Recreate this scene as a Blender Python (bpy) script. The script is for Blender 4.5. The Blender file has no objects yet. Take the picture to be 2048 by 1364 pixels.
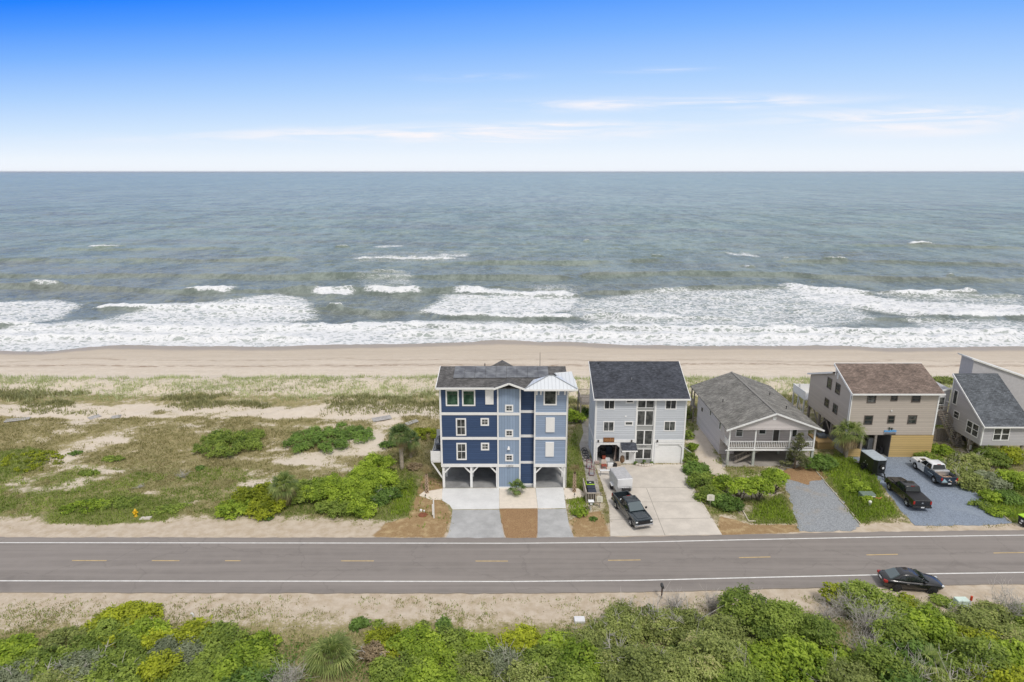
import bpy, bmesh, math, random
import numpy as np
from mathutils import Vector, Matrix

R = math.radians
S = bpy.context.scene
COL = S.collection

# ------------------------------------------------------------------ camera
CAM_H, FOC, HORIZON = 34.5, 1300.0, 343.0
PITCH = math.atan((682 - HORIZON) / FOC)
cd = bpy.data.cameras.new('camera')
cam = bpy.data.objects.new('camera', cd)
COL.objects.link(cam)
cam.location = (0, 0, CAM_H)
cam.rotation_euler = (math.pi / 2 - PITCH, 0, 0)
cd.sensor_fit = 'HORIZONTAL'
cd.sensor_width = 36
cd.lens = 36 * FOC / 2048
cd.clip_start = 0.5
cd.clip_end = 90000
S.camera = cam

# ------------------------------------------------------------------ exposure
S.view_settings.view_transform = 'Standard'
S.view_settings.look = 'None'
S.view_settings.gamma = 1
S.view_settings.use_curve_mapping = False
S.view_settings.exposure = 0.0
try:
    S.cycles.max_bounces = 6
    S.cycles.transparent_max_bounces = 8
    S.cycles.use_denoising = True
except Exception:
    pass

# ------------------------------------------------------------------ sun
SUN_EL, SUN_AZ = 56.0, 158.0          # azimuth clockwise from +Y: behind the camera, to the right
sd = bpy.data.lights.new('sun', 'SUN')
sd.energy = 2.0
sd.angle = R(11)
sd.color = (1.0, 0.95, 0.88)
sun = bpy.data.objects.new('sun', sd)
COL.objects.link(sun)
sdir = Vector((math.sin(R(SUN_AZ)) * math.cos(R(SUN_EL)), math.cos(R(SUN_AZ)) * math.cos(R(SUN_EL)), math.sin(R(SUN_EL))))
sun.rotation_euler = sdir.to_track_quat('Z', 'Y').to_euler()

# ------------------------------------------------------------------ world
W = bpy.data.worlds.new('World')
S.world = W
W.use_nodes = True


class NT:
    """small helper round a node tree"""
    def __init__(self, tree):
        self.t = tree
        tree.nodes.clear()

    def n(self, kind, **kw):
        nd = self.t.nodes.new(kind)
        for k, v in kw.items():
            setattr(nd, k, v)
        return nd

    def l(self, a, b):
        self.t.links.new(a, b)

    def put(self, sock, v):
        if v is None:
            return
        if hasattr(v, 'is_output') or isinstance(v, bpy.types.NodeSocket):
            self.t.links.new(v, sock)
        else:
            sock.default_value = v

    def m(self, op, a, b=None, c=None, clamp=False):
        nd = self.n('ShaderNodeMath', operation=op)
        nd.use_clamp = clamp
        self.put(nd.inputs[0], a)
        if b is not None:
            self.put(nd.inputs[1], b)
        if c is not None:
            self.put(nd.inputs[2], c)
        return nd.outputs[0]

    def mix(self, f, a, b, mode='MIX'):
        nd = self.n('ShaderNodeMix', data_type='RGBA', blend_type=mode)
        self.put(nd.inputs[0], f)
        self.put(nd.inputs[6], c4(a))
        self.put(nd.inputs[7], c4(b))
        return nd.outputs[2]

    def ramp(self, f, stops, interp='LINEAR'):
        nd = self.n('ShaderNodeValToRGB')
        cr = nd.color_ramp
        cr.interpolation = interp
        while len(cr.elements) < len(stops):
            cr.elements.new(0.5)
        for e, (p, c) in zip(cr.elements, stops):
            e.position = p
            e.color = c4(c)
        self.put(nd.inputs[0], f)
        return nd.outputs[0]

    def ss(self, v, lo, hi, a=0.0, b=1.0):
        nd = self.n('ShaderNodeMapRange', interpolation_type='SMOOTHSTEP')
        self.put(nd.inputs[0], v)
        nd.inputs[1].default_value = lo
        nd.inputs[2].default_value = hi
        nd.inputs[3].default_value = a
        nd.inputs[4].default_value = b
        return nd.outputs[0]

    def noise(self, vec, scale, detail=4, rough=0.55, dist=0.0):
        nd = self.n('ShaderNodeTexNoise')
        self.put(nd.inputs['Vector'], vec)
        nd.inputs['Scale'].default_value = scale
        nd.inputs['Detail'].default_value = detail
        nd.inputs['Roughness'].default_value = rough
        nd.inputs['Distortion'].default_value = dist
        return nd.outputs[0]

    def vmul(self, v, xyz):
        nd = self.n('ShaderNodeVectorMath', operation='MULTIPLY')
        self.put(nd.inputs[0], v)
        nd.inputs[1].default_value = xyz
        return nd.outputs[0]

    def sep(self, v):
        nd = self.n('ShaderNodeSeparateXYZ')
        self.put(nd.inputs[0], v)
        return nd.outputs

    def comb(self, x, y, z):
        nd = self.n('ShaderNodeCombineXYZ')
        for i, v in enumerate((x, y, z)):
            self.put(nd.inputs[i], v)
        return nd.outputs[0]

    def attr(self, name):
        return self.n('ShaderNodeAttribute', attribute_name=name)

    def bump(self, h, strength, dist):
        nd = self.n('ShaderNodeBump')
        nd.inputs['Strength'].default_value = strength
        nd.inputs['Distance'].default_value = dist
        self.put(nd.inputs['Height'], h)
        return nd.outputs[0]


def c4(c):
    if isinstance(c, (tuple, list)) and len(c) == 3:
        return (c[0], c[1], c[2], 1.0)
    return c


def build_world():
    t = NT(W.node_tree)
    g = t.n('ShaderNodeTexCoord').outputs['Generated']
    x, y, z = t.sep(g)
    # clear blue band above the sea, whitening to the horizon
    zz = t.m('MULTIPLY', t.m('DIVIDE', z, t.m('MAXIMUM', y, .35)), t.m('MULTIPLY_ADD', x, -0.30, .92))
    low = t.ramp(t.m('MULTIPLY', zz, 4.0, clamp=True), [
        (0.00, (.90, .94, 1.0)), (0.08, (.86, .925, 1.0)), (0.25, (.64, .80, 1.0)), (0.45, (.42, .645, 1.0)),
        (0.68, (.205, .46, 1.0)), (0.86, (.085, .325, 1.0)), (1.0, (.022, .235, 1.0))])
    # thin cirrus streaks
    u = t.m('DIVIDE', x, t.m('MAXIMUM', y, 0.05))
    v = t.m('DIVIDE', z, t.m('MAXIMUM', y, 0.05))
    st = t.noise(t.comb(t.m('MULTIPLY', u, 5.0), t.m('MULTIPLY', v, 62.0), t.m('MULTIPLY', u, 1.7)), 1.0, 7, 0.62, 0.9)
    st2 = t.ss(st, 0.33, 0.70)
    tot = None
    for (cu, cv, su, sv, a) in ((-.13, .056, .30, .008, 1.0), (.0, .048, .15, .006, .8), (.09, .066, .05, .004, .6), (.24, .096, .20, .007, 1.0),
                                (.62, .080, .17, .009, 1.0), (.60, .060, .12, .010, .7), (-.07, .131, .06, .004, .4), (.21, .141, .05, .003, .35)):
        du = t.m('DIVIDE', t.m('SUBTRACT', u, cu), su)
        dv = t.m('DIVIDE', t.m('SUBTRACT', v, t.m('MULTIPLY_ADD', t.m('SUBTRACT', u, cu), 0.02, cv)), sv)
        r2 = t.m('ADD', t.m('MULTIPLY', du, du), t.m('MULTIPLY', dv, dv))
        e = t.m('MULTIPLY', t.m('POWER', 2.718, t.m('MULTIPLY', r2, -0.8)), a)
        tot = e if tot is None else t.m('ADD', tot, e)
    cm = t.m('MULTIPLY', t.m('MULTIPLY', tot, st2), 1.25, clamp=True)
    cm = t.m('MULTIPLY', cm, t.ss(y, 0.0, 0.2))
    low = t.mix(cm, low, (.95, .93, .97))
    # overhead and behind: high bright veil over the real sky model
    sky = t.n('ShaderNodeTexSky', sky_type='NISHITA')
    sky.sun_disc = False
    sky.sun_elevation = R(SUN_EL)
    sky.sun_rotation = R(SUN_AZ)
    sky.air_density = 1.0
    sky.dust_density = 2.0
    nsc = t.n('ShaderNodeVectorMath', operation='SCALE')
    t.l(sky.outputs[0], nsc.inputs[0])
    nsc.inputs['Scale'].default_value = 0.075
    veil = t.mix(0.62, nsc.outputs[0], (.98, .98, 1.0))
    up = t.ss(z, 0.225, 0.36)
    front = t.m('MAXIMUM', up, t.ss(y, 0.35, -0.1))
    col = t.mix(front, low, veil)
    bg = t.n('ShaderNodeBackground')
    t.l(col, bg.inputs[0])
    bg.inputs[1].default_value = 1.0
    out = t.n('ShaderNodeOutputWorld')
    t.l(bg.outputs[0], out.inputs[0])


build_world()

# ------------------------------------------------------------------ geometry of the photograph's camera (used to find where things stand)


def ray(px, py):
    u = (px - 1024) / FOC
    v = (py - 682) / FOC
    return np.array([u, math.cos(PITCH) - v * math.sin(PITCH), -math.sin(PITCH) - v * math.cos(PITCH)])


def P(px, py, z=0.0):
    d = ray(px, py)
    t = (z - CAM_H) / d[2]
    return np.array([d[0] * t, d[1] * t, z])


def hashn(ix, iy, seed):
    h = (ix.astype(np.int64) * 374761393 + iy.astype(np.int64) * 668265263 + seed * 974634777) & 0xffffffff
    h = ((h ^ (h >> 13)) * 1274126177) & 0xffffffff
    return ((h ^ (h >> 16)) & 0xffff) / 65535.0


def vnoise(x, y, seed=0):
    x = np.asarray(x, float)
    y = np.asarray(y, float)
    ix = np.floor(x)
    iy = np.floor(y)
    fx = x - ix
    fy = y - iy
    fx = fx * fx * (3 - 2 * fx)
    fy = fy * fy * (3 - 2 * fy)
    a = hashn(ix, iy, seed)
    b = hashn(ix + 1, iy, seed)
    c = hashn(ix, iy + 1, seed)
    d = hashn(ix + 1, iy + 1, seed)
    return (a * (1 - fx) + b * fx) * (1 - fy) + (c * (1 - fx) + d * fx) * fy


def fbm(x, y, seed=0, oct=4):
    s = 0
    a = 0.5
    n = 0
    for o in range(oct):
        s = s + a * vnoise(np.asarray(x) * 2 ** o + 17.3 * o, np.asarray(y) * 2 ** o - 9.1 * o, seed + o)
        n += a
        a *= 0.55
    return s / n


def sstep(v, a, b):
    t = np.clip((np.asarray(v, float) - a) / (b - a), 0, 1)
    return t * t * (3 - 2 * t)


SEA = -2.0
_wl = [(-400, 702), (0, 701), (110, 702), (180, 694), (250, 690), (345, 692), (520, 693), (680, 690), (800, 687), (900, 684), (1000, 681),
       (1120, 684), (1250, 690), (1400, 691), (1500, 691), (1700, 692), (1760, 696), (1900, 694), (2048, 693), (2500, 693)]
_wp = np.array([P(a, b, SEA) for a, b in _wl])


def water_y(x):
    return np.interp(x, _wp[:, 0], _wp[:, 1])


def terr(x, y):
    x = np.asarray(x, float)
    y = np.asarray(y, float)
    left = np.interp(y, [0, 74, 80, 86, 92, 97, 101, 104, 110, 118], [0, 0, .35, .7, .9, 1.4, 1.7, 1.2, -.55, -.9])
    right = np.interp(y, [0, 90, 97, 101, 104, 110, 118], [0, 0, 1.1, 1.5, 1.1, -.55, -.9])
    w = sstep(x, -13, -8)
    z = left * (1 - w) + right * w
    yw = water_y(x)
    b = y > 118
    t = (y - 118) / np.maximum(yw - 118, 1)
    z = np.where(b, -.9 + (SEA + .9) * t - np.maximum(t - 1, 0) * .35, z)
    hum = (fbm(x * .16, y * .22, 3) - .5) * 2
    amp = np.interp(y, [59, 64, 80, 88, 96, 104, 112, 124, 140], [0, .18, .3, .5, .75, .4, .06, .05, .05])
    amp = amp * np.where(y < 90, 1 - w, 1)
    fine = (vnoise(x * 1.3, y * 1.3, 9) - .5) * np.interp(y, [30, 43, 44.5, 45.5, 58.5, 60, 104, 110], [.12, .12, .06, 0, 0, .06, .14, .02]) * np.where((x > -13) & (y > 44) & (y < 92), 0, 1)
    road = np.where((y > 45.5) & (y < 60), -0.03, 0)
    return z + hum * amp + fine + road


def G(px, py, n=6):
    z = 0.0
    for _ in range(n):
        p = P(px, py, z)
        z = float(terr(p[0], p[1]))
    return np.array([p[0], p[1], z])


# ------------------------------------------------------------------ mesh helpers
class MB:
    def __init__(self):
        self.v = []
        self.f = []
        self.mi = []
        self.cur = 0
        self.fn = None

    def add(self, vs, fs):
        o = len(self.v)
        if self.fn:
            vs = [self.fn(*p) for p in vs]
        self.v.extend([tuple(map(float, p)) for p in vs])
        self.f.extend([tuple(i + o for i in f) for f in fs])
        self.mi.extend([self.cur] * len(fs))

    def box(self, x0, x1, y0, y1, z0, z1):
        self.add([(x0, y0, z0), (x1, y0, z0), (x1, y1, z0), (x0, y1, z0), (x0, y0, z1), (x1, y0, z1), (x1, y1, z1), (x0, y1, z1)],
                 [(0, 3, 2, 1), (4, 5, 6, 7), (0, 1, 5, 4), (1, 2, 6, 5), (2, 3, 7, 6), (3, 0, 4, 7)])

    def hexa(self, b, t):
        """b, t: four bottom and four top points, same order"""
        self.add(list(b) + list(t), [(0, 3, 2, 1), (4, 5, 6, 7), (0, 1, 5, 4), (1, 2, 6, 5), (2, 3, 7, 6), (3, 0, 4, 7)])

    def slab(self, pts, th):
        """polygon sheet thickened downwards"""
        n = len(pts)
        a = [tuple(p) for p in pts]
        b = [(p[0], p[1], p[2] - th) for p in pts]
        self.add(a + b, [tuple(range(n)), tuple(reversed(range(n, 2 * n)))] + [(i, i + n, (i + 1) % n + n, (i + 1) % n) for i in range(n)])

    def poly(self, pts):
        self.add(pts, [tuple(range(len(pts)))])

    def prism(self, prof, axis, a, b):
        """2-D profile extruded along an axis: 'y' -> profile (x,z); 'x' -> profile (y,z)"""
        n = len(prof)
        if axis == 'y':
            A = [(p[0], a, p[1]) for p in prof]
            B = [(p[0], b, p[1]) for p in prof]
        else:
            A = [(a, p[0], p[1]) for p in prof]
            B = [(b, p[0], p[1]) for p in prof]
        self.add(A + B, [tuple(range(n)), tuple(reversed(range(n, 2 * n)))] + [(i, i + n, (i + 1) % n + n, (i + 1) % n) for i in range(n)])

    def tube(self, pts, rad, n=6, caps=True):
        pts = [Vector(p) for p in pts]
        if not hasattr(rad, '__len__'):
            rad = [rad] * len(pts)
        vs = []
        for i, p in enumerate(pts):
            d = (pts[min(i + 1, len(pts) - 1)] - pts[max(i - 1, 0)]).normalized()
            up = Vector((0, 0, 1)) if abs(d.z) < .95 else Vector((1, 0, 0))
            s = d.cross(up).normalized()
            q = s.cross(d)
            for k in range(n):
                a = 2 * math.pi * k / n
                vs.append(p + (s * math.cos(a) + q * math.sin(a)) * rad[i])
        fs = []
        for i in range(len(pts) - 1):
            for k in range(n):
                fs.append((i * n + k, i * n + (k + 1) % n, (i + 1) * n + (k + 1) % n, (i + 1) * n + k))
        if caps:
            fs.append(tuple(reversed(range(n))))
            fs.append(tuple(range((len(pts) - 1) * n, len(pts) * n)))
        self.add(vs, fs)

    def bar(self, p, q, w, h=None):
        """square bar from p to q"""
        h = h or w
        p = Vector(p)
        q = Vector(q)
        d = (q - p).normalized()
        up = Vector((0, 0, 1)) if abs(d.z) < .95 else Vector((0, 1, 0))
        s = d.cross(up).normalized() * (w / 2)
        t = s.cross(d).normalized() * (h / 2)
        self.hexa([p - s - t, p + s - t, p + s + t, p - s + t], [q - s - t, q + s - t, q + s + t, q - s + t])

    def lathe(self, prof, c=(0, 0, 0), n=16, axis='z'):
        vs = []
        for r, z in prof:
            for k in range(n):
                a = 2 * math.pi * k / n
                if axis == 'z':
                    vs.append((c[0] + r * math.cos(a), c[1] + r * math.sin(a), c[2] + z))
                elif axis == 'y':
                    vs.append((c[0] + r * math.cos(a), c[1] + z, c[2] + r * math.sin(a)))
                else:
                    vs.append((c[0] + z, c[1] + r * math.cos(a), c[2] + r * math.sin(a)))
        fs = []
        for i in range(len(prof) - 1):
            for k in range(n):
                fs.append((i * n + k, i * n + (k + 1) % n, (i + 1) * n + (k + 1) % n, (i + 1) * n + k))
        fs.append(tuple(reversed(range(n))))
        fs.append(tuple(range((len(prof) - 1) * n, len(prof) * n)))
        self.add(vs, fs)

    def rbox(self, x0, x1, y0, y1, z0, z1, r=.05, seg=2, taper=None):
        bm = bmesh.new()
        bmesh.ops.create_cube(bm, size=1)
        for v in bm.verts:
            v.co = Vector((x0 + (v.co.x + .5) * (x1 - x0), y0 + (v.co.y + .5) * (y1 - y0), z0 + (v.co.z + .5) * (z1 - z0)))
        if taper:
            for v in bm.verts:
                v.co = Vector(taper(v.co))
        bmesh.ops.bevel(bm, geom=list(bm.edges) + list(bm.verts), offset=r, segments=seg, affect='EDGES', profile=.5, clamp_overlap=True)
        bm.verts.index_update()
        self.add([tuple(v.co) for v in bm.verts], [tuple(v.index for v in f.verts) for f in bm.faces])
        bm.free()

    def build(self, name, mats, parent=None, smooth=False, fixn=True):
        me = bpy.data.meshes.new(name)
        vs = self.v
        if parent is not None and parent.get('_org') is not None:
            o = parent['_org']
            vs = [(p[0] - o[0], p[1] - o[1], p[2] - o[2]) for p in vs]
        me.from_pydata(vs, [], self.f)
        if not isinstance(mats, (list, tuple)):
            mats = [mats]
        for m in mats:
            me.materials.append(m)
        if len(mats) > 1:
            me.polygons.foreach_set('material_index', self.mi)
        if fixn:
            bm = bmesh.new()
            bm.from_mesh(me)
            bmesh.ops.recalc_face_normals(bm, faces=bm.faces)
            bm.to_mesh(me)
            bm.free()
        if smooth:
            me.polygons.foreach_set('use_smooth', [True] * len(me.polygons))
        me.update()
        ob = bpy.data.objects.new(name, me)
        COL.objects.link(ob)
        if parent is not None:
            ob.parent = parent
        return ob


def tag(o, label=None, cat=None, group=None, kind=None):
    if label:
        o['label'] = label
    if cat:
        o['category'] = cat
    if group:
        o['group'] = group
    if kind:
        o['kind'] = kind
    return o


def thing(name, loc, label, cat, rz=0.0, group=None, world=False):
    """an Empty at the thing's base; with world=True its parts are written in world coordinates"""
    o = bpy.data.objects.new(name, None)
    o.empty_display_size = .3
    COL.objects.link(o)
    o.location = tuple(map(float, loc))
    o.rotation_euler = (0, 0, rz)
    tag(o, label, cat, group)
    if world:
        o['_org'] = [float(a) for a in loc]
    return o


def obj_at(ob, loc, rz=0.0):
    ob.location = tuple(map(float, loc))
    ob.rotation_euler = (0, 0, rz)
    return ob


def np_mesh(name, V, F, mat, parent=None, attrs=None, smooth=False):
    """mesh from numpy arrays; F is (n,3) or (n,4)"""
    me = bpy.data.meshes.new(name)
    V = np.ascontiguousarray(V, np.float32)
    F = np.ascontiguousarray(F, np.int32)
    k = F.shape[1]
    me.vertices.add(len(V))
    me.vertices.foreach_set('co', V.ravel())
    me.loops.add(F.size)
    me.loops.foreach_set('vertex_index', F.ravel())
    me.polygons.add(len(F))
    me.polygons.foreach_set('loop_start', np.arange(0, F.size, k, dtype=np.int32))
    me.polygons.foreach_set('loop_total', np.full(len(F), k, np.int32))
    if smooth:
        me.polygons.foreach_set('use_smooth', np.ones(len(F), bool))
    for nm, (dt, arr) in (attrs or {}).items():
        a = me.attributes.new(nm, dt, 'POINT')
        if dt == 'FLOAT':
            a.data.foreach_set('value', np.ascontiguousarray(arr, np.float32).ravel())
        else:
            a.data.foreach_set('color', np.ascontiguousarray(arr, np.float32).ravel())
    me.materials.append(mat)
    me.update(calc_edges=True)
    ob = bpy.data.objects.new(name, me)
    COL.objects.link(ob)
    if parent is not None:
        ob.parent = parent
    return ob


# ------------------------------------------------------------------ materials
MATS = {}


def new_mat(name):
    m = bpy.data.materials.new(name)
    m.use_nodes = True
    t = NT(m.node_tree)
    b = t.n('ShaderNodeBsdfPrincipled')
    o = t.n('ShaderNodeOutputMaterial')
    t.l(b.outputs[0], o.inputs[0])
    MATS[name] = m
    return m, t, b


def sh(c, k):
    return tuple(min(1.0, a * k) for a in c[:3])


def pbr(name, col, rough=.7, var=.12, vscale=3.0, spec=.4, metal=0.0, bump=0.0, bscale=40., coat=0.0):
    m, t, b = new_mat(name)
    co = t.n('ShaderNodeTexCoord').outputs['Object']
    n = t.noise(co, vscale, 6, .6)
    c = t.mix(t.ss(n, .28, .72), sh(col, 1 - var), sh(col, 1 + var))
    t.l(c, b.inputs['Base Color'])
    b.inputs['Roughness'].default_value = rough
    b.inputs['Specular IOR Level'].default_value = spec
    b.inputs['Metallic'].default_value = metal
    b.inputs['Coat Weight'].default_value = coat
    b.inputs['Coat Roughness'].default_value = .05
    if bump:
        t.l(t.bump(t.noise(co, bscale, 4), bump, .02), b.inputs['Normal'])
    return m


def siding(name, col, pitch=.18, axis=2, groove=.55, spec=.3, rough=.55):
    """lap boards: each course has a thin shadow joint at its lower edge and leans out a little"""
    m, t, b = new_mat(name)
    co = t.n('ShaderNodeTexCoord').outputs['Object']
    s = t.sep(co)
    if axis == 2:
        q = s[2]
    else:
        q = t.m('ADD', s[0], s[1])
    fr = t.m('FRACT', t.m('DIVIDE', q, pitch))
    line = t.m('SUBTRACT', 1.0, t.m('MULTIPLY', t.ss(fr, 0.0, .10), t.ss(fr, 1.0, .93)), clamp=True)
    cell = t.m('FLOOR', t.m('DIVIDE', q, pitch))
    wn = t.n('ShaderNodeTexWhiteNoise', noise_dimensions='1D')
    t.l(cell, wn.inputs['W'])
    n = t.noise(t.vmul(co, (1.0, 1.0, 4.0)), 1.3, 6, .6)
    k = t.m('ADD', t.m('MULTIPLY', wn.outputs[0], .45), t.m('MULTIPLY', n, .55))
    c = t.mix(k, sh(col, .86), sh(col, 1.14))
    c = t.mix(t.m('MULTIPLY', line, groove), c, sh(col, .35))
    t.l(c, b.inputs['Base Color'])
    b.inputs['Roughness'].default_value = rough
    b.inputs['Specular IOR Level'].default_value = spec
    t.l(t.bump(fr, .5, -.03), b.inputs['Normal'])
    return m


def shingles(name, col, rough=.9, var=.35, tint=(1, 1, 1), row=.145):
    m, t, b = new_mat(name)
    co = t.n('ShaderNodeTexCoord').outputs['Object']
    br = t.n('ShaderNodeTexBrick')
    t.l(co, br.inputs['Vector'])
    br.inputs['Scale'].default_value = 1.0
    br.inputs['Brick Width'].default_value = .31
    br.inputs['Row Height'].default_value = row
    br.inputs['Mortar Size'].default_value = .012
    br.inputs['Color1'].default_value = c4(sh(col, 1 - var))
    br.inputs['Color2'].default_value = c4(tuple(a * (1 + var) * b_ for a, b_ in zip(col, tint)))
    br.inputs['Mortar'].default_value = c4(sh(col, .5))
    n = t.noise(co, .8, 6, .65)
    n2 = t.noise(co, 26, 3, .7)
    c = t.mix(.75, br.outputs[0], t.mix(t.ss(n, .3, .7), (.62, .62, .62), (1.25, 1.25, 1.25)), 'MULTIPLY')
    c = t.mix(.7, c, t.mix(t.ss(n2, .3, .7), (.6, .6, .6), (1.4, 1.4, 1.4)), 'MULTIPLY')
    t.l(c, b.inputs['Base Color'])
    b.inputs['Roughness'].default_value = rough
    b.inputs['Specular IOR Level'].default_value = .25
    t.l(t.bump(n2, .5, .02), b.inputs['Normal'])
    return m


def leaf_mat(name, dark, light, dry=None, trans=.38):
    """foliage: every leaf carries its own tint"""
    m, t, b = new_mat(name)
    a = t.attr('tint').outputs['Fac']
    mid = tuple((p * .55 + q * .45) for p, q in zip(dark, light))
    stops = [(0, dark), (.5, mid), (.93, light)]
    if dry:
        stops = [(0, dark), (.45, mid), (.85, light), (.97, dry)]
    c = t.ramp(a, stops)
    t.l(c, b.inputs['Base Color'])
    b.inputs['Roughness'].default_value = .55
    b.inputs['Specular IOR Level'].default_value = .25
    tr = t.n('ShaderNodeBsdfTranslucent')
    t.l(t.mix(.6, c, (1.0, 1.25, .5), 'MULTIPLY'), tr.inputs[0])
    mx = t.n('ShaderNodeMixShader')
    mx.inputs[0].default_value = trans
    t.l(b.outputs[0], mx.inputs[1])
    t.l(tr.outputs[0], mx.inputs[2])
    o = [n for n in m.node_tree.nodes if n.type == 'OUTPUT_MATERIAL'][0]
    t.l(mx.outputs[0], o.inputs[0])
    return m


WHITE = pbr('white_trim_paint', (.80, .80, .79), .5, .03, 2)
WHITE2 = pbr('weathered_white_paint', (.68, .68, .66), .6, .08, 3)
GLASS, _t, _b = new_mat('window_glass')
_oi = _t.n('ShaderNodeObjectInfo').outputs['Random']
_co = _t.n('ShaderNodeTexCoord').outputs['Object']
_t.l(_t.mix(_t.m('MULTIPLY', _oi, _t.ss(_t.noise(_co, 1.7, 3), .35, .65)), (.022, .026, .028), (.17, .175, .165)), _b.inputs['Base Color'])  # paler patches painted into the panes as varied reflections
_b.inputs['Roughness'].default_value = .06
_b.inputs['Specular IOR Level'].default_value = .5
GLASS_G, _t, _b = new_mat('greenish_window_glass')
_co = _t.n('ShaderNodeTexCoord').outputs['Object']
_t.l(_t.mix(_t.ss(_t.noise(_co, 1.6, 4), .35, .65), (.02, .05, .035), (.07, .13, .09)), _b.inputs['Base Color'])
_b.inputs['Roughness'].default_value = .08
FRAME_D = pbr('dark_window_frame', (.07, .065, .06), .5, .1)
FRAME_B = pbr('brown_window_frame', (.12, .10, .085), .6, .1)
BLACK = pbr('black_plastic', (.018, .018, .02), .45, .1)
RUBBER = pbr('tyre_rubber', (.02, .02, .02), .85, .15)
CHROME = pbr('brushed_chrome', (.62, .62, .63), .22, .05, metal=.9)
STEEL = pbr('galvanised_steel', (.45, .46, .47), .45, .12, metal=.5)
GREYWOOD = pbr('weathered_grey_wood', (.26, .23, .20), .85, .22, 6)
NEWWOOD = siding('new_yellow_pine_boards', (.52, .375, .165), .29, 2, .85)
TANWOOD = siding('tan_pine_boards', (.40, .27, .12), .2, 2, .5)
# ------------------------------------------------------------------ ground


def seg_dist(px, py, poly, closed=True):
    """distance to a polyline and inside test"""
    n = len(poly)
    d = np.full(px.shape, 1e9)
    ins = np.zeros(px.shape, bool)
    for i in range(n if closed else n - 1):
        ax, ay = poly[i][0], poly[i][1]
        bx, by = poly[(i + 1) % n][0], poly[(i + 1) % n][1]
        ex, ey = bx - ax, by - ay
        t = np.clip(((px - ax) * ex + (py - ay) * ey) / (ex * ex + ey * ey + 1e-9), 0, 1)
        d = np.minimum(d, np.hypot(px - ax - t * ex, py - ay - t * ey))
        if closed and ay != by:
            c = ((ay > py) != (by > py)) & (px < (bx - ax) * (py - ay) / (by - ay) + ax)
            ins ^= c
    return np.where(ins, d, -d) if closed else d


def gp(pts):
    return [tuple(G(a, b)) for a, b in pts]


def region(x, y, pts, soft=1.0):
    return sstep(seg_dist(x, y, gp(pts)), -soft, soft)


def cover(x, y):
    """vegetation density, greenness, straw mulch, warm verge sand"""
    n1 = fbm(x * .09, y * .16, 21)
    n2 = fbm(x * .35, y * .6, 31)
    left = 1 - sstep(x, -12, -8)
    veg = np.interp(y, [0, 40, 43, 45, 48, 58, 59.5, 61.5, 80, 86.0, 87.2, 90.2, 92, 94.5, 96, 103, 105, 106], [.9, .85, .7, .30, .10, .10, .35, .90, .86, .84, .36, .30, .66, .66, .36, .42, .1, 0])
    veg = veg + (n1 - .5) * .62 * ((y > 58) & (y < 95)) + (n2 - .5) * .3 * (y < 104) + (fbm((x * .8 + y * .35) * .32, (y * .9 - x * .12) * .62, 41) - .5) * 1.0 * ((y > 60) & (y < 92) & (x < -8))
    grn = np.interp(y, [0, 42, 46, 58, 60, 66, 72, 80, 90, 95, 104], [.35, .3, .2, .3, .62, .52, .40, .22, .22, .45, .6]) + (n1 - .5) * .5
    mul = np.zeros_like(x)
    warm = np.interp(y, [0, 42, 46, 60, 63, 70], [.9, .9, 1, 1, .6, .25])
    # right lots
    right = sstep(x, -9, -7.5) * (y > 57) * (y < 93)
    veg = veg * (1 - right) + right * (.62 + (n2 - .5) * .7)
    grn = grn * (1 - right) + right * (.45 + (n1 - .5) * .5)
    veg = np.where((x > -8) & (y < 59) & (y > 57), veg * .35, veg)
    # sandy streaks on the open lot
    for pts, a in (([(0, 975), (40, 935), (150, 880), (215, 868), (250, 885), (160, 925), (300, 935), (170, 975), (60, 1000)], .36),
                   ([(470, 985), (500, 950), (600, 905), (770, 868), (785, 890), (690, 935), (600, 940), (520, 985)], .40),
                   ([(690, 885), (720, 855), (800, 835), (800, 865), (740, 890)], .35),
                   ([(0, 820), (90, 815), (170, 835), (300, 845), (440, 835), (560, 815), (700, 815), (860, 800), (860, 825), (720, 845), (560, 850), (430, 862), (250, 855), (90, 850), (0, 845)], .15)):
        veg = veg - a * region(x, y, pts, 1.6)
    # green patches
    for pts, a in (([(0, 960), (0, 905), (60, 895), (100, 905), (85, 930)], .7),
                   ([(90, 1045), (120, 1005), (230, 985), (360, 1000), (330, 1040), (200, 1050)], .45),
                   ([(770, 1035), (785, 985), (820, 950), (830, 975), (815, 1030)], .6),
                   ([(1130, 985), (1140, 880), (1160, 850), (1172, 870), (1160, 915), (1180, 960), (1178, 1000)], .5),
                   ([(1500, 1040), (1520, 1005), (1560, 990), (1590, 1043), (1520, 1048)], .8),
                   ([(1640, 930), (1690, 900), (1790, 1030), (1700, 1048)], .9),
                   ([(1900, 960), (2080, 950), (2080, 1045), (2030, 1045), (1960, 1000)], .7)):
        r = region(x, y, pts, .7)
        grn = grn + a * r
        veg = veg + .6 * r
    # straw and dry mulch
    for pts in ([(740, 1075), (770, 1045), (815, 1035), (845, 950), (890, 960), (890, 1000), (905, 1030), (890, 1077)],
                [(1145, 1075), (1138, 1040), (1170, 1025), (1205, 1020), (1222, 1075)],
                [(1425, 1075), (1440, 1030), (1500, 1048), (1600, 1048), (1600, 1065)],
                [(1390, 870), (1415, 880), (1450, 960), (1440, 1000), (1400, 940)]):
        r = region(x, y, pts, .6)
        mul = np.maximum(mul, r)
    sandy = region(x, y, [(1372, 880), (1400, 850), (1460, 960), (1420, 950)], .6)
    veg = veg - .4 * sandy
    mul = mul * (1 - sandy * .6)
    return np.clip(veg, 0, 1), np.clip(grn, 0, 1), np.clip(mul, 0, 1), np.clip(warm, 0, 1)


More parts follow.
